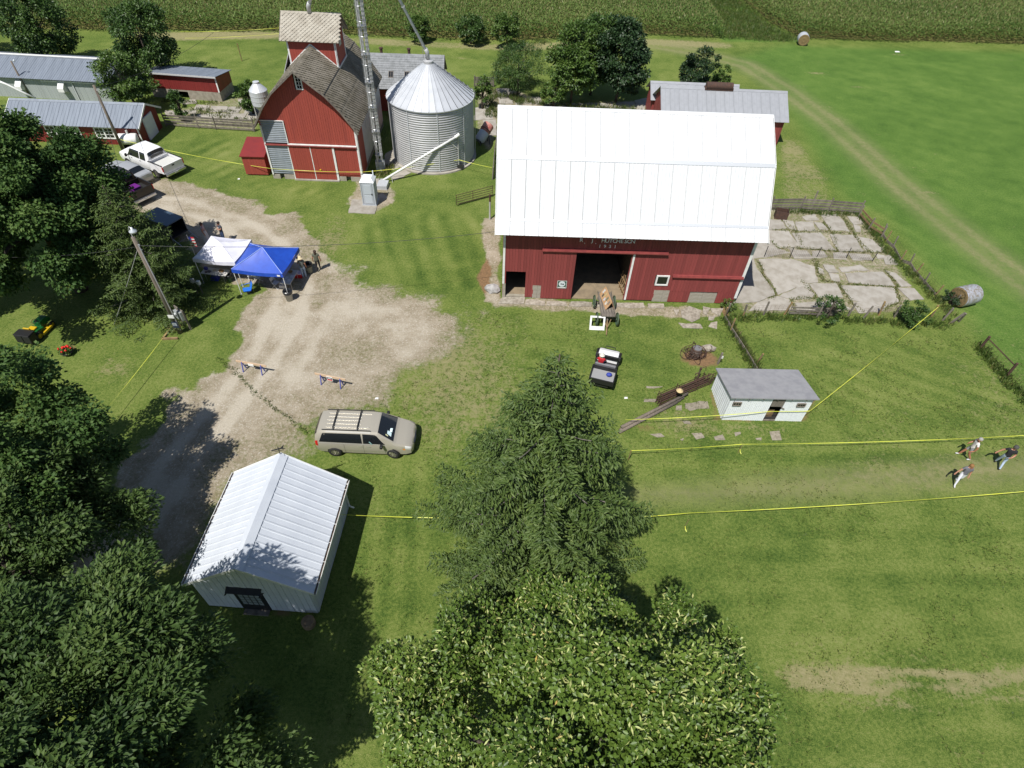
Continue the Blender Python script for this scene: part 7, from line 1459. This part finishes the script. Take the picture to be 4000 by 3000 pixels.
tufts('drive_weeds', 'line of low weeds across the gravel drive', along([Q(470, 775), Q(505, 800), Q(545, 842), Q(590, 880), Q(640, 915), Q(668, 935)], .09, .09), .03, .09, 9, spread=.06, seed=12, cvm=.25)
tufts('leg_weeds', 'dead weeds at the foot of the elevator leg', along([C2(1290, 1530), C2(1350, 1490), C2(1390, 1440)], .05, .12), .15, .5, 14, seed=13, cvm=.8)

q_ = np.random.default_rng(71); lx, ly = q_.uniform(-9, 33, 16000), q_.uniform(2.5, 31, 16000); bad = (sdf([(-14, 9), (-7, 9), (-7, 17), (-14, 17)], lx, ly) > 0) | (sdf([(12, 22), (17.2, 22), (17.2, 25.3), (12, 25.3)], lx, ly) > 0) | (sdf(GRAV, lx, ly) > -.5) | (sdf([(-9.9, 18.6), (-5, 18.6), (-5, 20.6), (-9.9, 20.6)], lx, ly) > 0)
pk = ~bad & (vn2(lx*.5, ly*.5, 72)+q_.uniform(-.3, .3, 16000) > .02)
tufts('lawn_tufts', 'short clover and grass tufts scattered over the mown lawn', np.stack([lx[pk], ly[pk]], 1), .03, .085, 6, spread=.07, seed=73, cvm=.42)

# ------------------------------------------------------------------ people
def person(label, loc, rotz, j, shirt, pants, shoes, sleeve=.55, leg=1.0, hair=(.05, .03, .02), hat=None, skirt=None, scale=1.0, longhair=False, skinc=None, badge=None):
    """j overrides joints; local frame: the person faces +y, z up; every joint is a point"""
    J = {'pelvis': (0, 0, .96), 'waist': (0, 0, 1.1), 'chest': (0, .01, 1.32), 'neck': (0, 0, 1.47), 'head': (0, .02, 1.60), 'crown': (0, .02, 1.70),
         'shL': (.17, 0, 1.42), 'elL': (.24, -.03, 1.14), 'wrL': (.26, .05, .90), 'haL': (.26, .08, .81), 'shR': (-.17, 0, 1.42), 'elR': (-.24, -.03, 1.14), 'wrR': (-.26, .05, .90), 'haR': (-.26, .08, .81),
         'hiL': (.09, 0, .92), 'knL': (.10, .03, .50), 'anL': (.10, -.02, .09), 'toL': (.12, .15, .04), 'hiR': (-.09, 0, .92), 'knR': (-.10, .03, .50), 'anR': (-.10, -.02, .09), 'toR': (-.12, .15, .04)}
    J.update(j); rad = {'pelvis': .15, 'waist': .14, 'chest': .155, 'neck': .06, 'head': .10, 'crown': .085, 'sh': .08, 'el': .05, 'wr': .035, 'ha': .042, 'hi': .105, 'kn': .068, 'an': .046, 'to': .042}
    E_ = [('pelvis', 'waist', 'shirt'), ('waist', 'chest', 'shirt'), ('chest', 'neck', 'shirt'), ('neck', 'head', 'skin'), ('head', 'crown', 'skin')]
    for s_ in 'LR': E_ += [('chest', 'sh'+s_, 'shirt'), ('sh'+s_, 'el'+s_, 'arm'), ('el'+s_, 'wr'+s_, 'skin'), ('wr'+s_, 'ha'+s_, 'skin'), ('pelvis', 'hi'+s_, 'pants'), ('hi'+s_, 'kn'+s_, 'thigh'), ('kn'+s_, 'an'+s_, 'calf'), ('an'+s_, 'to'+s_, 'shoe')]
    names = list(J); vs = [Vector(J[k]) for k in names]; rs = [rad.get(k, rad.get(k[:2], .05)) for k in names]; ed = [(names.index(a), names.index(b_)) for a, b_, _ in E_]
    for s_, sg in (('L', 1), ('R', -1)):
        h = Vector(J['ha'+s_]); d_ = (h-Vector(J['wr'+s_])).normalized(); sd = d_.cross(Vector((0, 1, 0)) if abs(d_.y) < .8 else Vector((1, 0, 0))).normalized()
        for k in range(4):
            base = h+sd*(k-1.5)*.02; vs += [base+d_*.035, base+d_*(.075+.01*(1.5-abs(k-1.5)))+Vector((0, .012, 0))]; rs += [.009, .008]; n_ = len(vs); ed += [(names.index('ha'+s_), n_-2), (n_-2, n_-1)]
        vs += [h+sd*.04*-1+d_*.01, h+sd*-.06+d_*.04]; rs += [.010, .009]; n_ = len(vs); ed += [(names.index('ha'+s_), n_-2), (n_-2, n_-1)]
    me = bpy.data.meshes.new('person_rig'); me.from_pydata(vs, ed, []); tmp = bpy.data.objects.new('person_rig', me); COL.objects.link(tmp)
    sk = tmp.modifiers.new('skin', 'SKIN'); sk.use_smooth_shade = True; me.skin_vertices.new() if not me.skin_vertices else None
    for i, r in enumerate(rs): me.skin_vertices[0].data[i].radius = (r, r*(.72 if names[i] in ('pelvis', 'waist', 'chest') else 1)) if i < len(names) else (r, r)
    me.skin_vertices[0].data[0].use_root = True
    su = tmp.modifiers.new('sub', 'SUBSURF'); su.levels = 1; su.render_levels = 1
    bpy.context.view_layer.update(); m2 = bpy.data.meshes.new_from_object(tmp.evaluated_get(bpy.context.evaluated_depsgraph_get())); bpy.data.objects.remove(tmp); bpy.data.meshes.remove(me)
    mats_ = {'skin': mat('skin_%s' % (skinc,), skinc, .55) if skinc else SKIN, 'shirt': shirt, 'pants': pants, 'shoes': shoes}; ks = list(mats_); m2.materials.clear()
    for k in ks: m2.materials.append(mats_[k])
    for p in m2.polygons:
        c = p.center; best = None
        for a, b_, z in E_:
            A, B = Vector(J[a]), Vector(J[b_]); d_ = B-A; t_ = max(0, min(1, (c-A).dot(d_)/d_.length_squared)); q = (c-(A+d_*t_)).length-.7*min(rad.get(a, rad.get(a[:2], .05)), rad.get(b_, rad.get(b_[:2], .05)))
            if best is None or q < best[0]: best = (q, z, t_)
        _, z, t_ = best
        k = {'shirt': 'shirt', 'skin': 'skin', 'pants': 'pants', 'shoe': 'shoes', 'arm': 'shirt' if t_ < sleeve else 'skin', 'thigh': 'pants' if t_ < leg*1.0 or leg >= 1 else 'skin', 'calf': 'pants' if leg >= 1 and t_ < .92 else ('shoes' if t_ > .92 else 'skin')}[z]
        if z == 'shirt' and c.z < .93 and J['pelvis'][2] > .5: k = 'pants'
        if z == 'thigh' and leg < 1: k = 'pants' if t_ < leg else 'skin'
        p.material_index = ks.index(k)
    m2.shade_smooth(); t = thing('person', label, 'person', loc, rotz); t.scale = (scale,)*3
    m2.name = 'body'; obj('body', m2, t); hd = Vector(J['head']); cr_ = Vector(J['crown']); up = (cr_-hd).normalized()
    HM = mat('hair_%.2f_%.2f' % hair[:2], hair, .8)
    if hat is None or longhair: 
        b = MB().ball((0, 0, 0), .112, 8, (1, 1.05, 1)); o = b.build('hair', HM, t, True); o.location = hd+up*.055+Vector((0, -.028, 0))
        if longhair: o2 = MB().ball((0, 0, 0), .09, 8, (1, .6, 1.7)).build('hair_length', HM, t, True); o2.location = hd+Vector((0, -.085, -.05))
    if hat is not None:
        hm, brim = hat; o = MB().lathe([(.001, -.0), (brim, -.02), (brim, 0), (.115, .012), (.108, .09), (.06, .125), (.001, .13)], 18).build('hat', hm, t, True); o.location = hd+up*.07
    b = MB(); fwd = Vector((0, 1, 0)); 
    for s_ in (-1, 1): b.ball(hd+Vector((s_*.036, .092, .02)), .012, 4)
    b.build('eyes', BLACK, t); MB().ball(hd+Vector((0, .107, -.012)), .017, 4, (.8, 1, 1.3)).build('nose', mats_['skin'], t, True); MB().ball(hd+Vector((0, .096, -.05)), .018, 4, (1.5, .4, .4)).build('mouth', mat('lips', (.30, .08, .07), .6), t, True)
    for s_ in (-1, 1): MB().ball(hd+Vector((s_*.1, .0, .0)), .026, 4, (.4, .8, 1.2)).build('ear', mats_['skin'], t, True)
    if skirt: 
        b = MB(); n = 24; vs = [((r*(1+.05*math.sin(5*2*math.pi*k/n)))*math.cos(2*math.pi*k/n), .85*(r*(1+.05*math.sin(5*2*math.pi*k/n)))*math.sin(2*math.pi*k/n), z) for r, z in ((.155, 1.08), (.21, .85), (.27, .4), (.30, .12)) for k in range(n)]
        b.add(vs, [(i*n+k, i*n+(k+1) % n, (i+1)*n+(k+1) % n, (i+1)*n+k) for i in range(3) for k in range(n)]); b.build('skirt', skirt, t, True)
    if badge: MB().box((-.1, .155, 1.3), (-.02, .17, 1.38)).build('name_badge', WHITE, t)
    return t
cl = lambda n, c, c2=None: mat(n, c, .85, c2=c2, scale=14) if c2 else mat(n, c, .85)
NAVY = cl('navy_shirt', (.045, .055, .075)); JEAN = cl('blue_jeans', (.035, .06, .14)); LJEAN = cl('light_jeans', (.36, .44, .56)); WTR = cl('white_trousers', (.68, .68, .74)); GSH = cl('grey_shirt', (.13, .13, .15)); BSH = cl('black_shirt', (.014, .014, .018)); WSH = cl('white_shirt', (.68, .64, .63)); GRS = cl('grey_shorts', (.25, .25, .26)); OLIVE = cl('olive_shirt', (.10, .105, .075)); BLKP = cl('black_trousers', (.016, .014, .018)); PLAID = cl('plaid_shirt', (.17, .17, .16), (.07, .09, .08)); PINKP = cl('print_top', (.34, .20, .24), (.55, .45, .48)); SKW = cl('white_skirt', (.58, .56, .58)); REDS = cl('red_shirt', (.42, .012, .02)); TEAL = cl('teal_shirt', (.20, .34, .33)); SHOEW = cl('white_shoe', (.55, .55, .55)); SHOEB = cl('dark_shoe', (.03, .025, .022)); STRAW = mat('hat_straw', (.60, .50, .32), .8); WHAT = mat('hat_white', (.62, .60, .52), .8); CAPM = mat('cap_grey', (.06, .06, .055), .8)
walk = lambda a: {'knL': (.10, .14*a, .52), 'anL': (.10, .26*a, .12), 'toL': (.11, .42*a if a > 0 else .42*a+.25, .07), 'knR': (-.10, -.04*a, .50), 'anR': (-.10, -.30*a, .12), 'toR': (-.11, -.14*a, .04)}
# three walkers on the right lawn
d_ = dict(walk(1)); d_.update({'elL': (.27, .02, 1.16), 'wrL': (.16, .22, 1.05), 'haL': (.10, .27, 1.04), 'elR': (-.26, -.08, 1.15), 'wrR': (-.27, -.05, .92)})
person('man in white shirt and grey shorts walking on the right lawn', CP(1330, 690), R(70), d_, WSH, GRS, SHOEW, .6, .75, (.30, .29, .27), skinc=(.36, .15, .09))
d_ = dict(walk(-1)); d_.update({'elL': (.34, -.02, 1.2), 'wrL': (.46, .04, 1.02), 'haL': (.5, .07, .95), 'elR': (-.25, .02, 1.16), 'wrR': (-.14, .2, 1.06), 'haR': (-.08, .24, 1.05)})
person('man in black t-shirt, cap and pale jeans walking at the right edge', CP(1810, 812), R(150), d_, BSH, LJEAN, SHOEB, .6, 1, hat=(CAPM, .12), scale=1.02)
d_ = dict(walk(1)); d_.update({'elL': (.33, .05, 1.18), 'wrL': (.44, .12, 1.0), 'haL': (.47, .15, .93)})
person('woman in grey t-shirt and white trousers walking between the tapes', CP(1210, 1058), R(165), d_, GSH, WTR, SHOEW, .5, 1, (.24, .12, .04), longhair=True, scale=.96)
# around the tents
d_ = {'elL': (.36, -.05, 1.2), 'wrL': (.2, .02, 1.05), 'haL': (.16, .02, 1.0), 'elR': (-.2, .12, 1.2), 'wrR': (-.02, .22, 1.22), 'haR': (.05, .2, 1.24)}
person('man in navy t-shirt and jeans standing behind the white canopy', Vector((-22.1, 37.6, 0)), R(150), d_, NAVY, JEAN, SHOEB, .6, 1, (.02, .015, .012), badge=True)
person('woman in print top and white skirt behind the white canopy', Vector((-23.35, 37.5, 0)), R(-80), {}, PINKP, SKW, SHOEW, .4, 1, (.09, .045, .03), skirt=SKW, longhair=True, scale=.95)
person('man in straw hat and plaid shirt beside the paper table', C6(1358, 925), R(20), {'elR': (-.24, .12, 1.16), 'wrR': (-.2, .33, 1.05), 'haR': (-.19, .4, 1.03)}, PLAID, LJEAN, SHOEW, .6, 1, hat=(STRAW, .24), scale=1.0)
d_ = dict(walk(.4)); person('person in olive shirt and black trousers walking away from the tents', C6(1512, 852), R(10), d_, OLIVE, BLKP, SHOEB, .5, 1, (.05, .03, .02), longhair=True)
# driver of the utility vehicle and of the minivan, seated
sit = {'pelvis': (0, 0, .12), 'waist': (0, -.02, .27), 'chest': (0, -.03, .48), 'neck': (0, -.02, .63), 'head': (0, .01, .76), 'crown': (0, .02, .86), 'shL': (.17, -.03, .58), 'elL': (.26, .1, .36), 'wrL': (.14, .32, .36), 'haL': (.10, .38, .38), 'shR': (-.17, -.03, .58), 'elR': (-.26, .1, .36), 'wrR': (-.14, .32, .36), 'haR': (-.10, .38, .38), 'hiL': (.09, .03, .10), 'knL': (.12, .42, .12), 'anL': (.12, .48, -.28), 'toL': (.12, .62, -.32), 'hiR': (-.09, .03, .10), 'knR': (-.12, .42, .12), 'anR': (-.12, .48, -.28), 'toR': (-.12, .62, -.32)}
p_ = UT.matrix_basis @ Vector((-.12, .32, .76)); person('driver in red shirt and white hat seated in the utility vehicle', p_, R(75-90), sit, REDS, JEAN, SHOEB, .6, 1, hat=(WHAT, .17))
d_ = dict(sit); d_.update({'elR': (-.36, .02, .42), 'wrR': (-.40, .24, .38), 'haR': (-.40, .31, .37), 'elL': (.2, .18, .36)})
p_ = VAN.matrix_basis @ Vector((1.95, -.74, .60)); person('minivan driver in a teal shirt resting an arm on the window sill', p_, R(1-90), d_, TEAL, LJEAN, SHOEB, .5, 1, (.2, .2, .2))
# geranium leaves
leafmesh('leaves', FPOS, np.random.default_rng(1).normal(size=(260, 3)), np.random.default_rng(2).normal(size=(260, 3))*.4+np.array([0, 0, 1]), .09, .08, np.random.default_rng(3).random(260), LF['light'], FPt)
